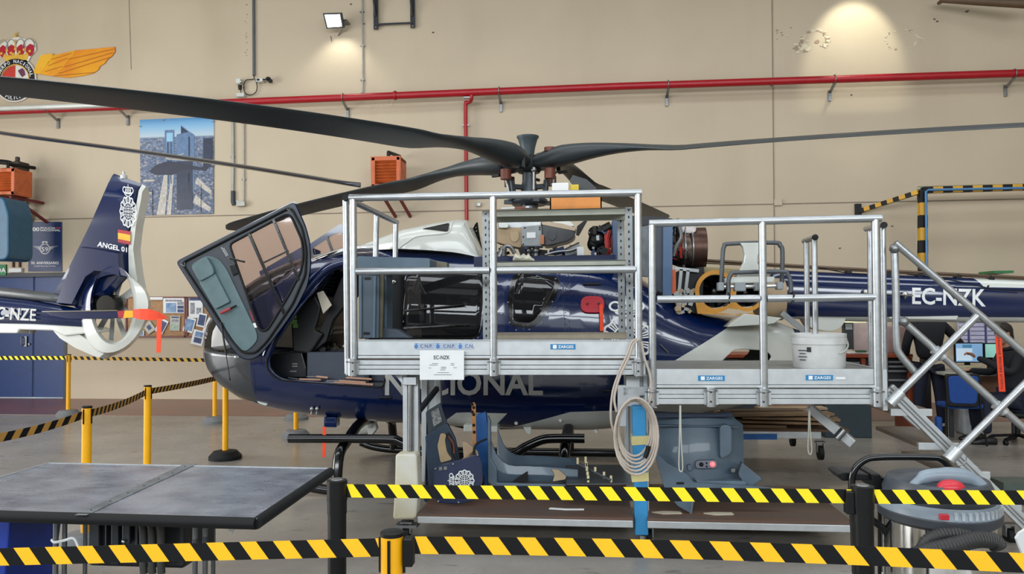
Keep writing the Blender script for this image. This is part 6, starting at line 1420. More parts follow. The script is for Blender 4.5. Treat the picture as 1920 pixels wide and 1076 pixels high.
t = MB(); a = q_(1062, 951, 5.6).x; t.prism([V((a + dx, 5.6 + dy, LZ)) for dx, dy in ((-.13, -.01), (0, -.03), (.13, -.02), (.13, .01), (0, .0), (-.12, .02))], (0, 0, .005)); t.build('cable_strip', M_paper, None, label='white plastic strip lying on the front of the left lower board', cat='strip')
# large grey cowl on the right lower deck
CW = thing('engine_cowl', 'large blue-grey engine cowl with a red lamp standing under the right platform', 'cowl', (q_(1310, 915, 5.7).x, 5.75, LZ))
def cwp(name, poly, Y, dpt, m, r=4, bev=.006): return panel(name, poly, Y, dpt, m, None, None, CW, bev, r)
tc = MB(); rr = []
for i in range(17):
    x = 1222 + (1393 - 1222) * i / 16; yt = 778 if i < 15 else 780 + 8 * (i - 14); bow = .14 * math.sin(math.pi * i / 16)
    f = q_(x, yt, 5.9 - bow); g_ = q_(x, 860 if i < 3 else 885 if i < 5 else 905, 5.78 - bow)
    rr.append([f, f.lerp(g_, .33) + V((0, -.03, 0)), f.lerp(g_, .66) + V((0, -.03, 0)), g_, g_ + V((0, .03, 0)), f + V((0, .03, 0))])
tc.loft(rr); tc.build('shell', mS, CW)
cwp('top_edge', [(1226, 772), (1262, 774), (1345, 776), (1372, 772), (1376, 782), (1226, 784)], 5.72, .06, mat('cowl_edge_navy', '#1f2d44', .5), 3)
cwp('recess_side', [(1350, 796), (1372, 797), (1372, 850), (1350, 862)], 5.665, .07, mat('fairing_slate_light', '#5b6c7a', .42), 8)
cwp('raised_rib', [(1228, 797), (1385, 799), (1385, 801), (1228, 799)], 5.70, .05, mS, .5, .002)
cwp('foot', [(1392, 866), (1397, 872), (1430, 898), (1410, 912), (1394, 905), (1384, 890)], 5.62, .08, mS)
cwp('lower_lip', [(1300, 896), (1312, 902), (1395, 902), (1402, 908), (1318, 912)], 5.60, .08, MATS['fairing_slate_light'])
cwp('front_flare', [(1225, 842), (1250, 868), (1290, 890), (1300, 905), (1410, 912), (1470, 920), (1330, 925), (1300, 940), (1298, 964), (1270, 948), (1246, 915)], 5.55, .06, mS)
cwp('leg_edge', [(1297, 936), (1301, 940), (1297, 965), (1293, 963)], 5.545, .03, MATS['fairing_slate_light'], 1)
lp = cwp('lamp_plate', [(1304, 864), (1345, 863), (1345, 878), (1304, 879)], 5.60, .05, mat('plate_mauve', '#6b6f7c', .5), 6)
t = MB(); t.sphere(q_(1336, 870.5, 5.60), .022, 14, 10); t.build('red_lamp', mat('lamp_red', '#e88f96', .3, 0, 0, emit='#ff6a6a', estr=.5), lp)
t = MB(); t.sphere(q_(1315, 870.5, 5.60), .016, 12, 8); t.sphere(q_(1325, 868, 5.598), .007, 8, 6); t.sphere(q_(1325, 874.5, 5.598), .007, 8, 6); t.build('dark_lens', M_black, lp)
cwp('small_fitting', [(1289, 872), (1298, 872), (1298, 883), (1289, 883)], 5.60, .05, mS, 3); cwp('square_bolt', [(1371, 879), (1379, 879), (1379, 886), (1371, 886)], 5.64, .05, M_steel, 1)
cwp('oval_slot', [(1268, 904), (1283, 904), (1283, 908), (1268, 908)], 5.545, .006, M_black, 2, .001)
for x, y, lab in ((1347, 955, 'white strip of wrapping on the right lower board'), (1250, 951, 'thin pale strip at the left end of the right lower board')):
    t = MB(); t.prism([V((q_(x + dx, y, 5.55).x, 5.55 + dy, LZ)) for dx, dy in ((-28, 0), (-8, -.04), (28, -.02), (26, .03), (-6, .03))], (0, 0, .006)); t.build('wrapping_strip', mat('wrap_cream', '#c0b8a2', .7), None, label=lab, cat='strip')
# ================================================================ barrier stanchions and belts
def stanchion(px, py, label, post=M_yel, base=M_rubber, top_z=1.0, r=.032, base_r=.18, grp='barrier posts', xy=None, head='cassette', base_h=.10):
    c = FZ(px, py, top_z) if xy is None else V((xy[0], xy[1], top_z)); g = V((c.x, c.y, 0)); t = thing('barrier_post', label, 'barrier post', g, grp)
    b = MB(); b.lathe(g, [(base_r, 0), (base_r, base_h * .35), (base_r * .72, base_h * .9), (base_r * .25, base_h), (.001, base_h)], 32); b.build('base', base, t)
    b = MB(); b.lathe(g, [(r, base_h * .9), (r, top_z - .12)], 20); b.build('post', post, t)
    b = MB(); b.lathe(g, [(r * 1.06, top_z - .13), (r * 1.06, top_z - .006)], 24)
    o = b.build('cassette', post, t)
    b = MB(); b.lathe(g, [(r * 1.12, top_z - .014), (r * 1.12, top_z - .003), (r * .95, top_z), (.001, top_z)], 24); b.build('cap', M_black, o)
    if head == 'cassette':
        for k in range(4):
            a = math.pi / 2 * k - math.pi / 2; d = V((math.cos(a), math.sin(a), 0)); s = MB(); s.beam(g + d * r * 1.05 + V((0, 0, top_z - .125)), g + d * r * 1.05 + V((0, 0, top_z - .02)), .014, .008, (-d.y, d.x, 0)); s.build('belt_slot', M_black, o)
    return t, c
M_gbase = mat('base_grey', '#6d7072', .7); 
S = {}
for key, args in {
 'a': (129, 664, 'yellow barrier post at the right edge of the blue door', M_yel, M_gbase),
 'b': (403, 668, 'yellow barrier post against the wall just below the helicopter nose', M_yel, M_gbase),
 'c': (423, 695, 'yellow barrier post with a black rubber base under the helicopter nose', M_yel, M_rubber),
 'd': (277, 722, 'yellow barrier post in the middle of the sloping left belt', M_yel, M_gbase),
 'e': (163, 761, 'yellow barrier post behind the back edge of the metal table', M_yel, M_gbase)}.items():
    S[key] = stanchion(*args)
c = FZ(555, 819, 0); S['f'] = stanchion(0, 0, 'yellow barrier post standing behind the helicopter belly, grey base', M_yel, M_gbase, xy=(c.x, c.y))
c = FZ(556, 786, 0); S['g'] = stanchion(0, 0, 'farthest barrier post behind the helicopter belly, by the wall', M_yel, M_gbase, xy=(c.x, c.y))
S['h'] = stanchion(735, 995, 'nearest yellow barrier post at the bottom of the photo')
S['i'] = stanchion(632, 900, 'thick black barrier post beside the metal table', M_black, M_rubber, r=.036, head='')
S['j'] = stanchion(1617, 911, 'thick black barrier post in front of the vacuum cleaner', M_black, M_rubber, r=.036, head='')
for k in 'ij':
    t_, c = S[k]; m_ = MB(); m_.lathe((c.x, c.y, 0), [(.040, .92), (.040, 1.0), (.028, 1.003), (.016, .998), (.001, .998)], 24); m_.build('collar', M_black, t_)
    m_ = MB(); m_.lathe((c.x, c.y, 0), [(.026, 1.003), (.022, 1.006), (.012, 1.005)], 20); m_.build('top_ring', M_steel, t_)
# belt cassette clip of the near posts
for k, dx in (('h', .052), ('j', -.05)):
    t_, c = S[k]; m_ = MB(); m_.box((c.x + dx, c.y, .94), (.03, .04, .085)); m_.build('belt_clip', M_black, t_, bevel=.004)
def belt(a, b, label, h=.05, n=20, sag=0.0, lean=1, y=None, duty=.5, ends=None, m=None):
    a = V(a); b = V(b); mb = MB(); d = b - a; per = d / n; sh = h * .75 * lean
    side = d.normalized()
    def pt(s, top): # s along, leaning stripes
        s2 = s + (-sh if top else sh) * .5; s2 = min(d.length, max(0, s2)); u = s2 / d.length
        p = a + d * u; p.z -= sag * 4 * u * (1 - u); p.z += h / 2 if top else -h / 2; return p
    L = d.length; e = L / n; k = -1
    while k <= n + 1:
        for j, (w0, w1) in enumerate(((0, duty), (duty, 1))):
            s0, s1 = (k + w0) * e, (k + w1) * e
            q = [pt(s0, False), pt(s1, False), pt(s1, True), pt(s0, True)]
            if (q[0] - q[1]).length < 1e-5 and (q[2] - q[3]).length < 1e-5: continue
            mb.add(q, [(0, 1, 2, 3)], j)
        k += 1
    return mb.build('barrier_belt', [m or M_tapeY, M_tapeK], None, solid=.0015, soff=0, label=label, cat='barrier belt', group='striped barrier belts')
def top(k, dx=0, dy=0, z=.94): c = S[k][1]; return V((c.x + dx, c.y + dy, z))
def edge(pa, pb, off=.05):
    d = (pb - pa).normalized(); return pa + d * off, pb - d * off
L0 = FZ(-60, 671, .94); belt(*edge(L0, top('a')), 'striped belt crossing the blue door on the left', h=.06, n=17)
belt(*edge(top('a'), top('b')), 'striped belt along the wall below the notice boards', h=.055, n=21, m=mat('tape_mustard', '#cf9f2c', .6, 0, .04))
belt(*edge(top('d'), top('c')), 'striped belt rising from the middle left post to the nose', h=.055, n=24, lean=-1, sag=.01, m=M_tapeShade)
belt(*edge(top('e'), top('d')), 'short striped belt between the two middle left posts', h=.055, n=16, lean=-1, sag=.02, m=M_tapeShade)
pl = FZ(-120, 838, .93); belt(*edge(pl, top('e')), 'striped belt leaving the left edge of the photo above the table', h=.055, n=9, lean=-1, sag=.03, m=M_tapeShade)
ci, cj, ch = S['i'][1], S['j'][1], S['h'][1]
pI, pJ = P(650, 920, ci.y), P(1597, 930.5, cj.y)
belt(pI, pJ, 'striped belt stretched between the two thick black posts', h=.052, n=21)
pK = P(2060, 934, cj.y); belt(P(1637, 931, cj.y), pK, 'striped belt running right from the black post past the vacuum cleaner', h=.052, n=8.0.__int__() + 1)
belt(P(778, 1022, ch.y), P(2080, 1064, ch.y - .12), 'nearest striped belt along the bottom right of the photo', h=.052, n=17, sag=-.012, m=M_tapeA)
belt(P(-80, 1046, ch.y), P(716, 1026, ch.y), 'nearest striped belt along the bottom left in front of the table', h=.055, n=13, m=M_tapeA)
# ================================================================ metal topped table
fr, br, bl_ = FZ(480, 972, .75), FZ(619, 878, .75), FZ(90, 868, .75)
TB = thing('work_table', 'large scuffed metal topped table with black padded edges', 'table', (-1.9, 3.9, 0))
xv = (bl_ - br); yv = (fr - br); L_ = xv.length
fl_ = fr + xv.normalized() * (L_ + .05); bl2 = br + xv.normalized() * (L_ + .05) 
fl2 = bl_ + (fr - br)
t = MB(); t.prism([fr, br, bl_, fl2], (0, 0, -.025))
def table_mat():
    m = mat('table_metal', '#a0a5b0', .3, .5, .2, 5, col2='#808592'); nt = m.node_tree; N = nt.nodes.new; L = nt.links.new; b = nt.nodes['Principled BSDF']
    tc = N('ShaderNodeTexCoord'); mp = N('ShaderNodeMapping'); mp.inputs['Scale'].default_value = (1.5, 4, 1); n = N('ShaderNodeTexNoise'); n.inputs['Scale'].default_value = 5; n.inputs['Detail'].default_value = 6
    L(tc.outputs['Object'], mp.inputs[0]); L(mp.outputs[0], n.inputs['Vector']); mr = N('ShaderNodeMapRange'); mr.inputs[1].default_value = .35; mr.inputs[2].default_value = .7; mr.inputs[3].default_value = .22; mr.inputs[4].default_value = .42
    L(n.outputs['Fac'], mr.inputs[0]); L(mr.outputs[0], b.inputs['Roughness'])
    bp = N('ShaderNodeBump'); bp.inputs['Strength'].default_value = .25; bp.inputs['Distance'].default_value = .004; L(n.outputs['Fac'], bp.inputs['Height']); L(bp.outputs[0], b.inputs['Normal']); return m
t.build('tabletop', table_mat(), TB)
sa, sb_, sc2, sd_ = FZ(140, 966, .751), FZ(163, 966, .751), FZ(370, 870, .751), FZ(346, 870, .751)
t = MB(); t.prism([sa, sb_, sc2, sd_], (0, 0, .002)); so = t.build('joint_strip', mat('strip_zinc', '#7d8489', .4, .5, .15, 9), TB)
t = MB()
for k in range(7): p_ = sa.lerp(sd_, (k + .5) / 7).lerp(sb_.lerp(sc2, (k + .5) / 7), .5); t.sphere(p_ + V((0, 0, .002)), .005, 8, 5)
t.build('rivet', M_dgrey, so)
t = MB(); dwn = V((0, 0, -.022)); t.tube([fl2 + dwn, fr + dwn], .027, 12); t.tube([fr + dwn, br + dwn], .027, 12); t.build('edge_padding', M_rubber, TB)
t = MB(); t.beam(fl2, fr + V((0, .004, 0)), .012, .006); t.beam(fr, br, .012, .006); t.beam(br, bl_, .012, .006); t.beam(bl_, fl2, .012, .006); t.build('edge_strip', M_aluf, TB)
t = MB(); t.prism([fr + V((-1.2, .12, -.03)), br + V((-1.2, -.12, -.03)), br + V((-1.2, -.12, -.07)), fr + V((-1.2, .12, -.07))], (.03, 0, 0)); t.build('under_rail', M_steel, TB)
for x in (105, 121, 366, 385):
    a = P(x, 985, 3.62 if x in (105, 366) else 3.66); t = MB(); t.cyl((a.x, a.y, 0), (a.x, a.y, .72), .013, .013, 12); t.build('leg', mat('leg_grey', '#6c6f71', .4, .7), TB)
    if x > 300: t = MB(); t.cyl((a.x, a.y, .45), (a.x, a.y, .53), .019, .013, 12); t.build('leg_sleeve', M_dgrey, TB)
for x in (160, 400):
    a = P(x, 985, 4.35); t = MB(); t.cyl((a.x, a.y, 0), (a.x, a.y, .72), .013, .013, 12); t.build('leg', MATS['leg_grey'], TB)
t = MB(); a = P(113, 1010, 3.6); t.tube([a + V((-.03, -.02, 0)), a + V((0, -.04, -.005)), a + V((.04, -.02, 0)), a + V((.09, -.02, .01)), a + V((.12, -.02, -.05))], .007, 6, smooth_n=4); t.build('tied_cloth', M_paper, None, label='strip of white cloth tied round the left table leg', cat='cloth')
t = MB(); a, b, c = P(424, 982, 3.7), P(446, 982, 3.7), P(432, 1003, 3.7); t.prism([a, b, c], (0, .02, 0)); t.build('plastic_scrap', M_paper, None, label='scrap of clear plastic hanging under the table edge', cat='plastic scrap')
# black trolley of equipment under the table
TR2 = thing('equipment_case', 'black wheeled equipment case with thick hoses under the metal table', 'case', (P(255, 1050, 4.0).x, 4.0, 0))
def fb_(x0, x1, y0, y1, Y, d, name, m, par, bev=.006):
    a = P(x0, y1, Y); c = P(x1, y0, Y); t = MB(); t.bb((a.x, Y, max(.0, a.z)), (c.x, Y + d, min(c.z, .68))); return t.build(name, m, par, bevel=bev)
mC = mat('case_black', '#15181d', .45); fb_(164, 345, 940, 1062, 3.9, .35, 'case_body', mC, TR2, .02)
for x0, x1 in ((165, 186), (196, 200), (207, 222), (252, 258)): fb_(x0, x1, 940, 1058, 3.87, .03, 'case_rib', mat('case_slate', '#262d35', .4), TR2)
fb_(228, 243, 960, 1020, 3.86, .03, 'latch_panel', MATS['case_slate'], TR2); t = MB(); t.sphere(P(232, 1015, 3.85), .012, 10, 6); t.build('lock', M_chrome, TR2)
for x in (267, 283, 300): t = MB(); t.tube([P(x - 6, 975, 3.84), P(x, 985, 3.82), P(x + 2, 1010, 3.82), P(x + 1, 1045, 3.82), P(x + 3, 1075, 3.82)], .02, 10, smooth_n=4); t.build('thick_hose', mat('hose_olive', '#3a3b38', .6), TR2)
for x in (192, 203, 264): t = MB(); a = P(x, 1068, 3.95); t.cyl((a.x - .012, 3.95, .035), (a.x + .012, 3.95, .035), .035, .035, 16); t.build('castor_wheel', mat('castor_grey', '#55585a', .5), TR2)
# blue bin with wrapping paper at the left edge
t = MB(); a = P(-90, 1030, 3.9); c = P(16, 1030, 3.9); t.loft([[V((a.x - .02 * 0, 3.9, 0)), V((c.x - .04, 3.9, 0)), V((c.x - .04, 4.3, 0)), V((a.x, 4.3, 0))], [V((a.x, 3.88, .58)), V((c.x + .03, 3.88, .58)), V((c.x + .03, 4.32, .58)), V((a.x, 4.32, .58))]], sm=False); BB = t.build('waste_bin', mat('bin_blue', '#16389a', .45), None, bevel=.01, label='blue bin stuffed with brown paper under the left end of the table', cat='bin')
random.seed(8); t = MB()
for k in range(9):
    c = P(random.uniform(-40, 14), random.uniform(982, 1000), 3.9 + random.uniform(0, .2)); c.z = min(c.z, .63); t.tube([c + V((-.12, 0, random.uniform(-.06, .02))), c, c + V((.13, -.02, random.uniform(-.03, .05)))], [.01, .05, .012], 7, smooth_n=0)
t.build('packing_paper', mat('kraft_paper', '#b49a72', .8, 0, .2, 12, bump=.5), None, label='crumpled brown packing paper sticking out of the blue bin', cat='paper')
# ================================================================ vacuum cleaner
VY = 3.45; vc = P(1760, 1000, VY); VC = thing('vacuum_cleaner', 'steel drum vacuum cleaner with a grey head, red switch and black hose', 'vacuum cleaner', (vc.x, VY, 0)); vo = V((vc.x, VY, 0))
vr = 88 * wpx(VY); zt = P(1760, 978, VY - vr * 1.05).z; zs = P(1760, 940, VY - vr * .8).z; zd = P(1760, 893, VY).z
t = MB(); t.lathe(vo, [(vr * .96, .16), (vr * .98, .2), (vr * .98, zt - .03)], 48); t.build('drum', M_chrome, VC)
t = MB(); t.lathe(vo, [(vr * 1.0, zt - .05), (vr * 1.09, zt - .035), (vr * 1.10, zt - .005), (vr * 1.08, zt)], 48); t.build('rim', M_dgrey, VC)
t = MB(); t.lathe(vo, [(vr * 1.08, zt), (vr * 1.06, zt + .03), (vr * .99, zt + .045)], 48); band = t.build('head_band', mat('vac_pale_grey', '#7f8c98', .4), VC)
t = MB()
for k in range(12): a = math.radians(-98 + 6.5 * k); t.box(vo + V((vr * 1.07 * math.cos(a), vr * 1.07 * math.sin(a), zt + .022)), (.01, .012, .03), Matrix.Rotation(a, 3, 'Z'))
t.build('vent_fin', mat('vac_fin', '#b3bac0', .4), band)
t = MB(); t.lathe(vo, [(vr * .99, zt + .045), (vr * 1.0, zt + .08), (vr * .9, zs + .06), (vr * .72, zd - .015), (vr * .4, zd + .005), (.001, zd + .008)], 44); hd = t.build('motor_head', mat('vac_dark', '#3d434b', .4), VC)
t = MB(); t.tube([vo + V((x, -vr * .35, z)) for x, z in ((-vr * .7, zd - .05), (-vr * .4, zd + .01), (0, zd + .022), (vr * .45, zd + .008), (vr * .75, zd - .05))], [.02, .03, .035, .03, .02], 12, smooth_n=4); t.build('top_handle', MATS['vac_pale_grey'], hd)
t = MB(); a = P(1783, 914, VY - vr * .75); t.sphere(a, .055, 16, 10, (1, .7, .6)); t.build('switch', mat('vac_red', '#c02535', .35), hd)
t = MB(); a = P(1770, 969, VY - vr * 1.10); t.box(a, (.035, .02, .022)); t.build('red_clip', MATS['vac_red'], VC, bevel=.003)
t = MB(); a = P(1678, 975, VY - .03); t.tube([a + V((0, 0, .05)), a + V((-.02, -.02, .03)), a + V((-.01, -.02, -.03)), a + V((.012, -.02, -.06)), a + V((.02, 0, -.02))], .006, 8, smooth_n=4); t.box(a + V((.01, -.02, -.01)), (.03, .012, .05)); t.build('drum_latch', M_steel, VC, bevel=.002)
t = MB(); t.tube([P(x, y, VY + .10) for x, y in ((1604, 1075), (1601, 1000), (1597, 920), (1600, 885), (1620, 863), (1650, 857), (1740, 857), (1765, 861), (1783, 880), (1793, 905))], .0155, 12, smooth_n=5); t.build('push_handle', M_gloss, VC)
t = MB(); t.tube([P(1656, 942, VY + .15), P(1656, 1076, VY + .15)], .02, 12); t.build('suction_tube', M_chrome, VC); t = MB(); t.tube([P(1649, 942, VY + .12), P(1649, 1076, VY + .12)], .008, 8); t.build('tube_rail', M_black, VC)
t = MB(); t.tube([P(x, y, VY + .02) for x, y in ((1635, 975), (1655, 990), (1668, 1010), (1672, 1040), (1674, 1080))], .016, 10, smooth_n=4); t.build('power_cable', M_black, VC)
hp = [P(x, y, VY - .32 + .0 * i) for i, (x, y) in enumerate(((1715, 1042), (1745, 1032), (1790, 1022), (1830, 1012), (1862, 1014), (1872, 1026)))]
hp = catmull(hp, 14); t = MB(); t.tube(hp, [.030 + .003 * (i % 2) for i in range(len(hp))], 14); t.build('corrugated_hose', mat('hose_black', '#2b2b2b', .5), VC)
t = MB(); hp = catmull([P(x, y, VY - .25) for x, y in ((1725, 1040), (1740, 1015), (1770, 1002), (1805, 1002), (1830, 1012))], 12); t.tube(hp, [.026 + .003 * (i % 2) for i in range(len(hp))], 14); t.build('corrugated_hose', MATS['hose_black'], VC)
t = MB(); t.prism([P(x, y, VY + .12) for x, y in rnd([(1568, 888), (1580, 885), (1640, 890), (1680, 906), (1676, 916), (1650, 918), (1636, 900), (1580, 902)], 3, 2)], (0, .14, 0)); t.prism([P(x, y, VY + .1) for x, y in ((1632, 888), (1650, 889), (1664, 918), (1640, 918))], (0, .18, 0)); t.build('floor_nozzle', M_black, VC, bevel=.008)
t = MB()
for a_ in (45, 135, 225, 315): c = vo + V((vr * .95 * math.cos(math.radians(a_)), vr * .95 * math.sin(math.radians(a_)), .05)); t.cyl(c + V((-.012, 0, 0)), c + V((.012, 0, 0)), .05, .05, 16); t.beam(c, c + V((0, 0, .12)), .03, .03)
t.build('castor_wheel', M_rubber, VC)
t = MB(); t.lathe(vo, [(vr * 1.05, .13), (vr * 1.05, .17), (vr * .9, .18)], 32); t.build('trolley_ring', M_black, VC)
# light board on the floor behind the vac, translucent sheet at the right edge
t = MB(); t.prism([FZ(1549, 912, .03), FZ(1590, 930, .03), FZ(1660, 930, .03), FZ(1640, 905, .03)], (0, 0, -.03)); t.build('plywood_offcut', mat('ply_pale', '#8e8273', .6), None, label='pale plywood offcut lying on the floor left of the black post', cat='board')
t = MB(); t.prism([P(x, y, 4.0) for x, y in ((1906, 1010), (1912, 1000), (1935, 985), (1935, 1060), (1918, 1040))], (0, .02, 0)); t.build('plastic_sheet', M_paper, None, label='piece of white plastic sheet at the lower right edge of the photo', cat='plastic sheet')
# ================================================================ timber cart behind the right platform
CT = thing('timber_cart', 'low aluminium cart on castors behind the grey cowl', 'cart', (P(1470, 830, 7.9).x, 8.0, 0))
def zz(x, y, Y): return P(x, y, Y).z
for Yk in (7.6, 8.5):
    t = MB(); a = P(1300, 815, Yk); c = P(1540, 815, Yk); t.bb((a.x, Yk, zz(1450, 822, 7.6)), (c.x, Yk + .04, zz(1450, 809, 7.6))); t.build('frame_beam', M_aluf, CT, bevel=.004)
t = MB(); t.bb((a.x, 7.6, zz(1450, 809, 7.6)), (c.x, 8.54, zz(1450, 805, 7.6))); t.build('deck', mat('cart_deck', '#5e4736', .6), CT)
castor(CT, 1538, 846, 7.65, .07); castor(CT, 1486, 822, 8.4, .07); castor(CT, 1320, 846, 7.65, .07)
t = MB(); t.prism([P(1393, 824, 7.58), P(1457, 824, 7.58), P(1457, 814, 7.58), P(1393, 814, 7.58)], (0, .05, 0)); t.build('blue_bar', mat('bar_blue', '#1d5aa0', .5), CT)
random.seed(31); zc = zz(1450, 805, 7.6)
for k in range(12):
    lay = k // 3; t = MB(); x0 = random.uniform(1340, 1430); L2 = random.uniform(.7, 1.25); c = P(x0 + 60, 800, 7.7 + .22 * (k % 3)); z = zc + .012 + .038 * lay
    ang = random.uniform(-.2, .2); t.box((c.x, 7.78 + .24 * (k % 3), z), (L2, .17, .022), Matrix.Rotation(ang, 3, 'Z')); 
    t.build('timber_plank', mat(('plank_tan', 'plank_dark', 'plank_pale')[k % 3], ('#8a6f52', '#5b4636', '#ab9577')[k % 3], .7, 0, .2, 6, stretch=(.3, 3, 1)), None, label=('tan', 'dark brown', 'pale')[k % 3] + ' plank in the ' + ('bottom', 'second', 'third', 'top')[lay] + ' layer of the timber stack on the low cart', cat='plank', group='planks stacked on the timber cart')
# ================================================================ second helicopter tail at the left
T2 = 10.2
H2_ = thing('helicopter', 'tail of a second police helicopter lettered EC-NZE at the left edge', 'helicopter', (P(100, 600, T2).x, T2, 0))
def p2(x, y, o=0.0): return P(x, y, T2 + o)
def wedge(name, poly, hw, m, par=H2_, edge=.25, lab=None, n_in=.88):
    """lens shaped body: outline in the centre plane, domed to half width hw on both sides"""
    pts = [p2(x, y) for x, y in poly]; c = sum(pts, V()) / len(pts); mb = MB()
    r1 = [p.lerp(c, 1 - n_in) for p in pts]
    for s in (-1, 1):
        a = [p + V((0, s * hw * edge, 0)) for p in pts]; b = [p + V((0, s * hw, 0)) for p in r1]; n = len(pts)
        mb.add(a + b, [(k, (k + 1) % n, n + (k + 1) % n, n + k) for k in range(n)], 0, True); mb.add(b, [tuple(range(n))], 0, False)
    a = [p + V((0, -hw * edge, 0)) for p in pts]; b = [p + V((0, hw * edge, 0)) for p in pts]; n = len(pts); mb.add(a + b, [(k, (k + 1) % n, n + (k + 1) % n, n + k) for k in range(n)], 0, True)
    return mb.build(name, m, par, label=lab)
fin = wedge('tail_fin', [(103, 552), (130, 505), (170, 425), (212, 330), (216, 326), (268, 346), (262, 380), (252, 420), (247, 470), (244, 500), (238, 520), (205, 556), (150, 580)], .10, M_navy)
wedge('fin_trailing_edge', [(268, 346), (275, 350), (273, 365), (262, 420), (256, 470), (262, 520), (270, 560), (258, 575), (247, 530), (246, 470), (252, 420), (262, 380)], .09, M_white)
m_ = MB(); m_.lathe(p2(232, 333), [(.05, -.02), (.05, .03), (.02, .05), (.02, .09), (.001, .1)], 12); m_.build('beacon_light', M_white, fin)
# shrouded tail fan
SX, SY_ = 213, 572
def ringp(rx, ry, o, cx=SX, cy=SY_, n=40): return [p2(cx + rx * math.cos(2 * math.pi * k / n), cy + ry * math.sin(2 * math.pi * k / n), o) for k in range(n)]
def outl(k, n=40):
    a = 2 * math.pi * k / n; c, s = math.cos(a), math.sin(a); x = SX + (70 if c > 0 else 62) * c; y = SY_ + (96 if s > 0 else 62) * s; 
    if s > 0: x -= 12 * s * (1 if c > -2 else 0)
    return x, y
o_ = [outl(k) for k in range(40)]
f0 = [p2(x, y, 0) for x, y in o_]; f1 = [p2(x * .93 + SX * .07, y * .93 + SY_ * .07, -.20) for x, y in o_]; f2 = ringp(44, 74, -.22); f3 = ringp(39, 70, -.16); f4 = ringp(37, 68, .16); f5 = ringp(42, 72, .22); f6 = [p2(x * .93 + SX * .07, y * .93 + SY_ * .07, .20) for x, y in o_]
m_ = MB(); m_.loft([f0, f1, f2, f3, f4, f5, f6, f0], cap=False)
for i, f in enumerate(m_.f):
    c_ = sum((m_.v[j] for j in f), V()) / len(f); k_ = i % 40
    if (o_[k_][0] < 236 and o_[k_][1] < 604): m_.mi[i] = 1
m_.build('fan_shroud', [M_white, M_navy], H2_)
wedge('shroud_nose', [(100, 612), (150, 618), (182, 640), (210, 665), (200, 673), (186, 668), (150, 652), (118, 632)], .12, M_white)
wedge('shroud_collar', [(166, 462), (200, 466), (243, 474), (246, 520), (228, 512), (196, 508), (178, 520), (150, 575), (120, 572), (140, 520)], .215, M_navy, n_in=.92)
m_ = MB(); m_.lathe(p2(SX - 2, SY_, 0), [(.14, .16), (.16, .05), (.15, -.1), (.10, -.16), (.001, -.18)], 20, 0, 'Y'); m_.build('fan_hub', M_gloss, H2_)
m_ = MB(); m_.tube([p2(172, 568, -.05), p2(212, 566, -.05)], .10, 14); m_.build('gearbox_fairing', M_gloss, H2_)
for k in range(9):
    a = k * .698 + .3; m_ = MB(); m_.loft([[p2(SX + 11 * math.cos(a) + w_ * 4 * math.sin(a), SY_ + 20 * math.sin(a) - w_ * 7 * math.cos(a), .02 + z) for w_, z in ((-1, 0), (1, .03), (1, .05), (-1, .02))], [p2(SX + 37 * math.cos(a) + w_ * 4.5 * math.sin(a), SY_ + 67 * math.sin(a) - w_ * 7 * math.cos(a), .02 + z) for w_, z in ((-1, 0), (1, .03), (1, .05), (-1, .02))]], sm=False); m_.build('fan_blade', mat('fan_grey', '#7c807d', .35, .2), H2_)
# boom
def boomring(x, yt, yb, hw): 
    t, b = p2(x, yt), p2(x, yb); cz = (t.z + b.z) / 2; hz = (t.z - b.z) / 2
    return [V((t.x, T2 - spow(math.cos(2 * math.pi * j / 32), .8) * hw, cz + spow(math.sin(2 * math.pi * j / 32), .8) * hz)) for j in range(32)]
bs = [(-160, 540, 612, .24), (-60, 548, 612, .22), (60, 562, 613, .2), (128, 574, 615, .17), (172, 582, 616, .10)]
m_ = MB(); m_.loft([boomring(*s_) for s_ in bs]); m_.build('tail_boom', M_navy, H2_)
m_ = MB(); m_.prism([p2(x, y, -.17) for x, y in ((-160, 603), (60, 607), (172, 614), (190, 622), (120, 630), (98, 620), (36, 618), (32, 625), (-160, 624))], (0, .34, 0)); m_.build('boom_underside', M_white, H2_, bevel=.02)
m_ = MB(); m_.loft([boomring(-160, 524, 548, .12), boomring(0, 538, 557, .11), boomring(100, 549, 567, .10), boomring(128, 553, 570, .08), boomring(135, 560, 568, .03)]); m_.build('drive_shaft_cover', mat('cover_grey', '#4b4f52', .3, coat=.4), H2_)
m_ = MB(); m_.cyl(p2(60, 618, 0), p2(60, 625, 0), .06, .04, 14); m_.build('underside_antenna', M_steel, H2_)
m_ = MB(); put_text(m_, 'EC-NZE', quadmap(p2(-22, 598, -.235), p2(67, 602, -.235), p2(68, 579, -.235), p2(-18, 574, -.235)), 0, .015); m_.build('registration', M_lett, H2_, label='registration letters EC-NZE')
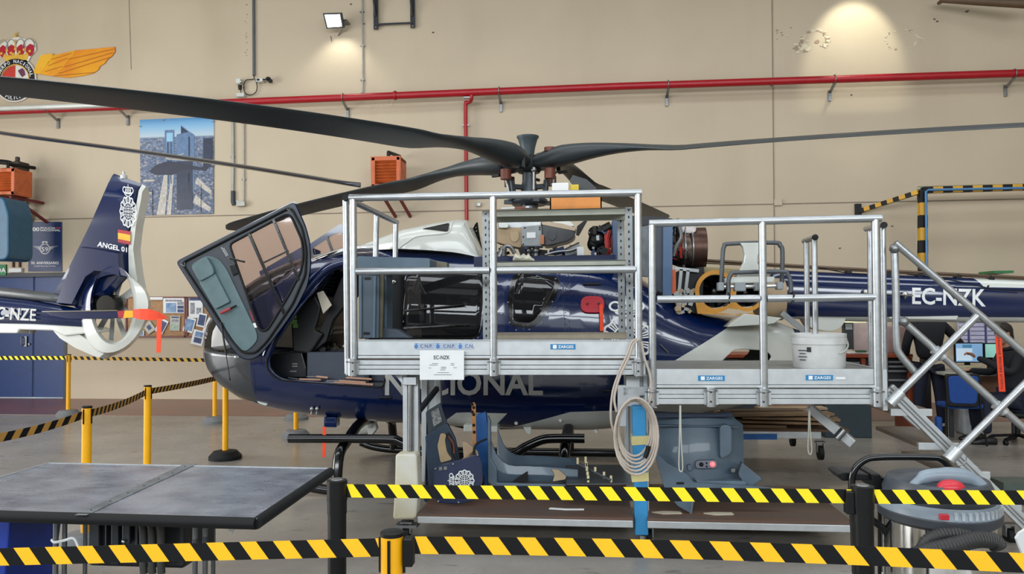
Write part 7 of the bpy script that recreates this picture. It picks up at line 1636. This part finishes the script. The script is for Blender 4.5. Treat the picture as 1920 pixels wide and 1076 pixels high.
# horizontal stabiliser toward the viewer with cover
sy = T2 - .75
def p3(x, y, o=0.0): return P(x, y, sy + o)
m_ = MB(); m_.prism([p3(x, y, -.1) for x, y in ((82, 583), (160, 582), (232, 582), (248, 583), (240, 594), (200, 598), (130, 598), (96, 592))], (0, .25, 0)); so_ = m_.build('stabiliser', M_navy, H2_, bevel=.012)
m_ = MB(); m_.beam(p3(80, 584, -.12), p3(220, 582, -.12), .02, .012); m_.build('leading_edge', M_chrome, so_)
m_ = MB(); m_.prism([p3(x, y, -.112) for x, y in ((220, 583), (234, 582), (231, 596), (222, 596))], (0, .2, 0)); m_.build('red_band', M_red, so_); m_ = MB(); m_.prism([p3(x, y, -.114) for x, y in ((234, 582), (252, 583), (252, 595), (231, 596))], (0, .2, 0)); m_.build('yellow_band', M_yel, so_)
m_ = MB(); m_.loft([[p3(x, y, o) for x, y in ((a, t_), (a, b_))] + [p3(a, b_, o + .24), p3(a, t_, o + .24)] for a, t_, b_, o in ((249, 580, 595, -.13), (262, 579, 599, -.15), (278, 579, 600, -.15), (296, 584, 600, -.13), (312, 593, 598, -.1))], sm=False)
m_.prism([p3(294, 597, -.14), p3(304, 597, -.14), p3(301, 661, -.14), p3(293, 661, -.14)], (0, .004, 0)); m_.build('protective_cover', M_flag, None, bevel=.012, label='orange cover with a hanging ribbon on the second helicopter stabiliser', cat='cover')
# markings on the fin
def fq(pts, o): return quadmap(*[p2(x, y, o) for x, y in pts])
m_ = MB(); put_badge(m_, fq(((224, 425), (257, 427), (254, 347), (226, 343)), -.108)); m_.build('police_badge', M_wlett, fin)
for nm, y0, y1, m in (('flag_red', 0, 1, mat('flag_red', '#a51d28', .5)), ('flag_gold', .26, .74, mat('flag_gold', '#e0ab1f', .5))):
    m_ = MB(); f = fq(((221, 454), (244, 459), (245, 434), (221, 430)), -.106 - (.003 if y0 else 0)); put_rect(m_, 0, y0, 1, y1, f); m_.build(nm, m, fin)
m_ = MB(); put_text(m_, 'ANGEL 01', fq(((182, 462), (238, 473), (238, 464), (184, 452)), -.220), 0, .02); m_.build('lettering', M_wlett, fin)
# blade of the second helicopter
hz_ = P(-400, 180, 11.0); m_ = MB()
bp_ = [P(x, y, Yk) for x, y, Yk in ((-500, 180, 10.4), (-100, 232, 9.6), (0, 249, 9.4), (200, 276, 9.0), (400, 304, 8.7), (560, 329, 8.5), (640, 342, 8.4), (676, 347, 8.35))]
bp_ = catmull(bp_, 4); rr = []
for i, p_ in enumerate(bp_):
    u = i / (len(bp_) - 1); ch_ = .15 if u < .85 else .15 * (1 - (u - .85) / .15) + .01
    rr.append([p_ + V((ch_ * .2 * math.cos(a), ch_ * math.cos(a), .028 * math.sin(a) + .012 * math.cos(a))) for a in [2 * math.pi * k / 12 for k in range(12)]])
m_.loft(rr); m_.build('rotor_blade', mat('blade_dark', '#30343a', .22, coat=.4), H2_, label='long thin rotor blade of the second helicopter')
# ================================================================ office corner at the right
OY = 10.6
def o_p(x, y, Y=OY): return P(x, y, Y)
def obox(name, x0, x1, y0, y1, Y, d, m, par=None, bev=.005, z0=None, **kw):
    a = o_p(x0, y1, Y); c = o_p(x1, y0, Y); t = MB(); t.bb((a.x, Y, a.z if z0 is None else z0), (c.x, Y + d, c.z)); return t.build(name, m, par, bevel=bev, **kw)
WBn = thing('workbench', 'long workbench with a red-brown top and black drawer units below', 'workbench', (o_p(1640, 815).x, OY, 0))
mRB = mat('bench_top', '#8a3b20', .45); obox('bench_top', 1330, 1712, 664, 671, OY, .7, mRB, WBn)
obox('carcass', 1335, 1700, 672, 735, OY + .08, .6, mat('bench_black', '#14171b', .5), WBn)
for x in (1340, 1618, 1706): obox('leg', x, x + 5, 671, 800, OY + .02, .5, mRB, WBn, z0=0)
for k in range(7):
    y = 676 + 8.5 * k
    if k % 2 == 0 or k < 3: d_ = obox('drawer', 1665, 1702, y, y + 7, OY + .04, .05, MATS['bench_black'], WBn, .003); obox('drawer_handle', 1666, 1700, y + 1, y + 4.5, OY + .01, .03, M_steel, d_, .002)
for y in (677, 692, 708): d_ = obox('drawer', 1590, 1614, y, y + 10, OY + .04, .05, MATS['bench_black'], WBn, .003); obox('drawer_handle', 1592, 1612, y + 2, y + 5, OY + .01, .03, M_steel, d_, .002)
obox('storage_chest', 1300, 1420, 752, 790, OY - .6, .5, mat('chest_dark', '#131a20', .5), None, .01, z0=0, label='dark storage chest under the right platform behind the cart', cat='chest')
obox('storage_chest', 1546, 1634, 757, 792, OY - .6, .5, mat('chest_teal', '#10262e', .5), None, .01, z0=0, label='dark teal storage chest left of the stairs', cat='chest')
obox('paper_pile', 1590, 1628, 660.5, 664, OY + .2, .3, M_paper, None, .002, label='pile of white papers on the left of the workbench', cat='papers')
obox('notebook', 1608, 1625, 657, 661, OY + .05, .1, mat('book_green', '#2f5a3c', .6), None, .002, label='small green notebook on the papers on the workbench', cat='notebook')
o = obox('tool_rack', 1581, 1600, 603, 655, OY + .5, .05, mat('rack_dark', '#272b30', .5), None, .004, label='dark upright rack on the workbench left of the rail posts', cat='rack'); obox('rack_label', 1586, 1598, 607, 618, OY + .47, .02, mat('label_pale', '#8f979c', .5), o, .002)
obox('white_panel', 1600, 1660, 606, 662, OY + .55, .03, mat('panel_pinkish', '#b7a5a0', .6), None, .004, label='pale board standing at the back of the workbench', cat='board')
o = obox('task_lamp', 1588, 1625, 589, 605, OY + .1, .2, mat('lamp_cream', '#d9dcae', .5, 0, 0, emit='#f2f3c8', estr=.6), None, .01, label='lit cream task lamp with a warning triangle over the workbench', cat='lamp'); t = MB(); t.prism([o_p(1592, 599, OY + .09), o_p(1602, 599, OY + .09), o_p(1597, 590, OY + .09)], (0, .01, 0)); t.build('warning_triangle', M_yel, o)
obox('parts_crate', 1665, 1706, 612, 662, OY + .3, .25, mat('crate_pink', '#9b7f7a', .5), None, .01, label='translucent pinkish crate on the workbench beside the standing person', cat='crate')
# wall planner sheets
for k, (x0, x1) in enumerate(((1797, 1818), (1819, 1850), (1851, 1880), (1881, 1888))):
    o = obox('wall_planner', x0, x1, 598, 662, 13.45, .02, mat('planner_lilac', '#b9b6ce', .6), None, .002, label=('leftmost lilac wall planner sheet above the screens', 'wide lilac wall planner sheet above the screens', 'right lilac wall planner sheet behind the orange ribbon', 'narrow lilac planner strip at the right end')[k], cat='planner', group='wall planners')
    t = MB()
    for j in range(7): y = 604 + 8 * j; a = o_p(x0 + 1, y, 13.44); c = o_p(x1 - 1, y + .8, 13.44); t.bb((a.x, 13.44, c.z), (c.x, 13.447, a.z))
    a = o_p(x1 - 2.5, 660, 13.44); c = o_p(x1 - .5, 600, 13.44); t.bb((a.x, 13.44, a.z), (c.x, 13.445, c.z)); t.build('printed_grid', mat('planner_ink', '#3a3f74', .5), o)
# desk with two screens
DK = thing('office_desk', 'pale office desk with two screens at the right edge', 'desk', (o_p(1850, 815, 10.2).x, 10.2, 0))
obox('desktop', 1776, 2010, 700, 705, 10.0, .8, mat('desk_pale', '#a9a79f', .5), DK, z0=None)
obox('modesty_panel', 1800, 2000, 705, 760, 10.6, .03, mat('desk_brown', '#8a5f4a', .5), DK)
for x in (1782, 1900, 1996): obox('leg', x, x + 5, 705, 800, 10.1, .05, M_dgrey, DK, z0=0)
def screen(x0, x1, y0, y1, Y, lab, col, strips):
    o = obox('computer_monitor', x0, x1, y0, y1, Y, .04, M_black, None, .006, label=lab, cat='monitor')
    obox('display', x0 + 2, x1 - 2, y0 + 2, y1 - 2, Y - .004, .006, mat('screen_' + col[1:], col, .3, 0, 0, emit=col, estr=.55), o, 0)
    for (a, b, c, d, m) in strips: obox('window_on_screen', a, b, c, d, Y - .008, .004, m, o, 0)
    a = o_p((x0 + x1) / 2, y1, Y); t = MB(); t.bb((a.x - .03, Y + .04, .78), (a.x + .03, Y + .07, a.z + .05)); t.bb((a.x - .12, Y - .02, .775), (a.x + .12, Y + .14, .79)); t.build('stand', M_black, o)
    return o
mw = mat('screen_white', '#b9cfe0', .3, 0, 0, emit='#c6dcec', estr=.5)
screen(1791, 1844, 642, 680, 10.15, 'wide lit computer screen on the desk', '#7fa9cf', ((1794, 1823, 653, 676, mw), (1805, 1822, 646, 652, mat('screen_mid', '#4e84a8', .3, 0, 0, emit='#4e84a8', estr=.4))))
screen(1846, 1874, 643, 672, 10.2, 'smaller lit screen right of the wide one', '#8fc9bd', ())
obox('desk_papers', 1800, 1842, 686, 694, 10.05, .2, mat('papers_cream', '#bcb38f', .7), None, .004, label='pile of cream papers on the desk below the wide screen', cat='papers')
# blue visitor chair
CHR = thing('visitor_chair', 'blue cloth visitor chair with black frame standing in front of the desk', 'chair', (o_p(1808, 818, 9.6).x, 9.6, 0))
mBl = mat('chair_blue', '#0f3f86', .8, 0, .05, 20)
t = MB(); t.prism([P(x, y, 9.5) for x, y in rnd([(1772, 701), (1840, 701), (1836, 764), (1776, 762)], 8, 3)], (0, .05, 0)); bk_ = t.build('backrest', M_black, CHR, bevel=.015)
t = MB(); t.prism([P(x, y, 9.485) for x, y in rnd([(1778, 705), (1836, 705), (1832, 758), (1782, 756)], 8, 3)], (0, .03, 0)); t.build('back_cushion', mBl, bk_, bevel=.01)
cz = o_p(1808, 762, 9.6); t = MB(); t.bb((cz.x - .19, 9.58, .43), (cz.x + .24, 9.92, .49)); t.build('seat', mBl, CHR, bevel=.02)
for x0, x1, Yk in ((1773, 1774, 9.5), (1840, 1850, 9.5), (1775, 1776, 9.98), (1822, 1824, 9.98)):
    a = P(x0, 762, Yk); b = P(x1, 818, Yk); t = MB(); t.cyl((a.x, Yk, .45), (b.x, Yk, 0), .012, .012, 10); t.build('leg', M_black, CHR)
for x in (1775, 1838): t = MB(); t.cyl(P(x, 765, 9.52), P(x, 705, 9.53), .012); t.build('back_post', M_black, CHR)
obox('waste_bin', 1807, 1836, 766, 806, 10.3, .28, mat('bin_white', '#a9adb0', .5), None, .03, z0=0, label='white waste bin under the desk behind the blue chair', cat='bin')
obox('carry_bag', 1758, 1768, 782, 794, 9.9, .1, mat('bag_blue', '#1a4f9a', .6), None, .02, z0=0, label='small blue bag on the floor left of the blue chair', cat='bag')
# ================================================================ people (skinned bodies)
def skin_body(name, joints, bones, m, parent, sub=2, root=0):
    org = ORG[parent.name]; me = bpy.data.meshes.new(name); me.from_pydata([tuple(V(p) - org) for p, r in joints], bones, [])
    o = bpy.data.objects.new(name, me); COL.objects.link(o); o.parent = parent; ORG[o.name] = org; me.materials.append(m)
    s = o.modifiers.new('skin', 'SKIN'); me.skin_vertices.new() if not me.skin_vertices else None
    for i, (p, r) in enumerate(joints):
        r = r if isinstance(r, tuple) else (r, r); me.skin_vertices[0].data[i].radius = r; me.skin_vertices[0].data[i].use_root = (i == root)
    u = o.modifiers.new('sub', 'SUBSURF'); u.levels = sub; u.render_levels = sub; s.use_smooth_shade = True
    return o
mCl = mat('clothes_black', '#11131a', .85, 0, .08, 12); mJn = mat('trousers_navy', '#10162a', .85, 0, .08, 12); mSk = mat('skin', '#b98468', .55, 0, .04, 8); mHr = mat('hair_dark', '#231a15', .7, 0, .15, 40, bump=.4); mSh = mat('shoe_black', '#0f0f11', .5)
def hand(parent, c, d, up, s=1.0, curl=.5, name='hand'):
    """palm plus four unequal fingers and a thumb, along d with palm normal -up"""
    d = V(d).normalized(); up = V(up).normalized(); sd = d.cross(up).normalized(); c = V(c)
    J = [(c, .020 * s), (c + d * .045 * s, .026 * s), (c + d * .085 * s, .024 * s)]; B = [(0, 1), (1, 2)]
    o = skin_body(name, [(c, (.018, .018)), (c + d * .045, (.030, .018)), (c + d * .085, (.032, .014))], B, mSk, parent, 2)
    for k, (off, L) in enumerate(((-.030, .065), (-.010, .078), (.010, .072), (.030, .058))):
        b = c + d * .085 + sd * off; p1 = b + (d * math.cos(curl * .5) - up * math.sin(curl * .5)) * L * .45; p2_ = p1 + (d * math.cos(curl * 1.2) - up * math.sin(curl * 1.2)) * L * .32; p3_ = p2_ + (d * math.cos(curl * 1.8) - up * math.sin(curl * 1.8)) * L * .24
        skin_body('finger', [(b - d * .02, .010), (p1, .009), (p2_, .0085), (p3_, .007)], [(0, 1), (1, 2), (2, 3)], mSk, o, 1)
    b = c + d * .02 - sd * .03; skin_body('thumb', [(b, .011), (b + (d - sd * .9).normalized() * .035, .010), (b + (d * 1.2 - sd * .5).normalized() * .065, .008)], [(0, 1), (1, 2)], mSk, o, 1)
    return o
def head(parent, c, yaw, tilt=0.0):
    """head turned by yaw about z (0 looks to +x)"""
    R = Matrix.Rotation(yaw, 3, 'Z') @ Matrix.Rotation(tilt, 3, 'Y'); c = V(c)
    L = lambda x, y, z: c + R @ V((x, y, z))
    rings = []
    for z, rx, ry, ox in ((-.125, .03, .03, .045), (-.115, .05, .045, .035), (-.09, .068, .055, .02), (-.05, .08, .064, .006), (0, .092, .072, 0), (.04, .096, .076, -.004), (.08, .088, .07, -.008), (.11, .06, .05, -.01), (.122, .02, .02, -.01)):
        rings.append([L(ox + rx * math.cos(2 * math.pi * k / 20), ry * math.sin(2 * math.pi * k / 20), z) for k in range(20)])
    t = MB(); t.loft(rings); t.tube([L(-.01, 0, -.09), L(-.02, 0, -.17)], [.052, .058], 14)
    t.loft([[L(.085, 0, .025), L(.09, -.008, .02), L(.09, .008, .02)], [L(.115, 0, -.03), L(.10, -.017, -.035), L(.10, .017, -.035)]], sm=True)
    for s in (-1, 1): t.sphere(L(-.005, s * .078, -.005), .028, 10, 8, (.7, .35, 1.1))
    t.tube([L(.088, -.022, -.065), L(.096, 0, -.063), L(.088, .022, -.065)], .006, 6, 1)
    h = t.build('head', [mSk, mat('lips', '#8f5247', .5)], parent)
    t = MB()
    for s in (-1, 1): t.sphere(L(.083, s * .03, .012), .011, 10, 6)
    t.build('eyes', mat('eye_dark', '#1b1410', .2), h)
    rings = []
    for z, rx, ry, ox in ((-.07, .055, .078, -.055), (0, .075, .083, -.035), (.05, .098, .086, -.018), (.095, .09, .078, -.012), (.128, .055, .05, -.012), (.138, .015, .015, -.012)):
        rings.append([L(ox + rx * math.cos(2 * math.pi * k / 20), ry * math.sin(2 * math.pi * k / 20), z) for k in range(20)])
    t = MB(); t.loft(rings); t.build('hair', mHr, parent); return h
# standing person, seen from behind
g = FZ(1745, 812, 0); PA = thing('person', 'person in black clothes standing with back turned, right arm reaching to a screen', 'person', (g.x, g.y, 0)); gx, gy = g.x, g.y
A_ = lambda x, y, z: V((gx + x, gy + y, z))
J = [(A_(0, 0, .95), (.17, .13)), (A_(0, 0, 1.12), (.16, .12)), (A_(0, .02, 1.32), (.19, .13)), (A_(0, .02, 1.46), (.14, .10)), (A_(0, .02, 1.56), (.06, .06)),
     (A_(-.19, .02, 1.44), .075), (A_(-.25, .08, 1.16), .06), (A_(-.2, .24, .98), .048), (A_(-.13, .36, .96), .038),
     (A_(.19, .02, 1.44), .075), (A_(.36, .10, 1.28), .06), (A_(.53, .25, 1.16), .048), (A_(.6, .33, 1.14), .036)]
skin_body('jacket', J, [(0, 1), (1, 2), (2, 3), (3, 4), (2, 5), (5, 6), (6, 7), (7, 8), (2, 9), (9, 10), (10, 11), (11, 12)], mCl, PA)
J = [(A_(0, 0, .98), (.16, .12)), (A_(-.10, 0, .86), .105), (A_(-.13, .01, .5), .08), (A_(-.15, .03, .12), .06), (A_(.10, 0, .86), .105), (A_(.13, -.02, .5), .08), (A_(.16, .02, .12), .06)]
skin_body('trousers', J, [(0, 1), (1, 2), (2, 3), (0, 4), (4, 5), (5, 6)], mJn, PA)
for s in (-1, 1):
    c = A_(s * .155, .02, .05); t = MB(); t.loft([[c + V((w_ * math.cos(a), y_, h_ * math.sin(a) + (h_ - .05))) for a in [2 * math.pi * k / 12 for k in range(12)]] for y_, w_, h_ in ((-.10, .03, .04), (-.06, .045, .05), (.05, .045, .04), (.14, .045, .03), (.18, .025, .02))]); t.build('shoe', mSh, PA)
head(PA, A_(0, .04, 1.70), math.radians(60)); hand(PA, A_(.61, .345, 1.14), (.7, .6, .1), (0, 0, 1)); hand(PA, A_(-.12, .37, .955), (.5, .8, 0), (0, 0, 1))
# seated person at the right, facing left
g = o_p(1905, 812, 9.75); gx, gy = g.x, g.y; PB_ = thing('person', 'dark haired person in black clothes seated at the desk, hands by the screen', 'person', (gx, gy, 0)); A_ = lambda x, y, z: V((gx + x, gy + y, z))
J = [(A_(0, 0, .54), (.17, .16)), (A_(0, .02, .75), (.16, .14)), (A_(-.02, .03, .98), (.15, .18)), (A_(-.04, .03, 1.12), (.11, .13)), (A_(-.06, .03, 1.2), (.055, .055)),
     (A_(-.03, -.18, 1.07), .07), (A_(-.14, -.22, .86), .056), (A_(-.33, -.06, .99), .044), (A_(-.42, .02, 1.04), .034),
     (A_(-.03, .22, 1.07), .07), (A_(-.12, .26, .84), .056), (A_(-.30, .24, .85), .044), (A_(-.4, .22, .87), .034)]
skin_body('jacket', J, [(0, 1), (1, 2), (2, 3), (3, 4), (2, 5), (5, 6), (6, 7), (7, 8), (2, 9), (9, 10), (10, 11), (11, 12)], mCl, PB_)
J = [(A_(.02, 0, .52), (.16, .16)), (A_(-.06, -.10, .52), .10), (A_(-.42, -.12, .52), .08), (A_(-.40, -.14, .12), .055), (A_(-.06, .10, .52), .10), (A_(-.42, .14, .52), .08), (A_(-.38, .16, .12), .055)]
skin_body('trousers', J, [(0, 1), (1, 2), (2, 3), (0, 4), (4, 5), (5, 6)], mJn, PB_)
for y_ in (-.14, .16):
    c = A_(-.40, y_, .05); t = MB(); t.loft([[c + V((x_, w_ * math.cos(a), h_ * math.sin(a) + (h_ - .05))) for a in [2 * math.pi * k / 12 for k in range(12)]] for x_, w_, h_ in ((.10, .03, .04), (.06, .045, .05), (-.05, .045, .04), (-.14, .045, .03), (-.18, .025, .02))]); t.build('shoe', mSh, PB_)
head(PB_, A_(-.10, .03, 1.33), math.radians(190), .1); hand(PB_, A_(-.43, .03, 1.045), (-.7, .3, .5), (.3, .2, .9), curl=.9); hand(PB_, A_(-.41, .22, .87), (-1, .1, .0), (0, 0, 1))
OC = thing('office_chair', 'black office chair under the seated person', 'chair', (gx, gy, 0))
t = MB(); t.box(A_(.02, 0, .36), (.48, .48, .07)); t.build('seat', M_black, OC, bevel=.03); t = MB(); t.box(A_(.27, 0, .72), (.06, .42, .5)); t.build('backrest', M_black, OC, bevel=.02)
t = MB(); t.cyl(A_(.02, 0, .08), A_(.02, 0, .34), .03)
for k in range(5): t.beam(A_(.02, 0, .1), A_(.02 + .28 * math.cos(k * 1.257), .28 * math.sin(k * 1.257), .06), .04, .03)
t.build('pedestal', M_black, OC)
for k in range(5): t = MB(); c = A_(.02 + .28 * math.cos(k * 1.257), .28 * math.sin(k * 1.257), .03); t.cyl(c + V((-.02, 0, 0)), c + V((.02, 0, 0)), .03); t.build('castor_wheel', M_rubber, OC)
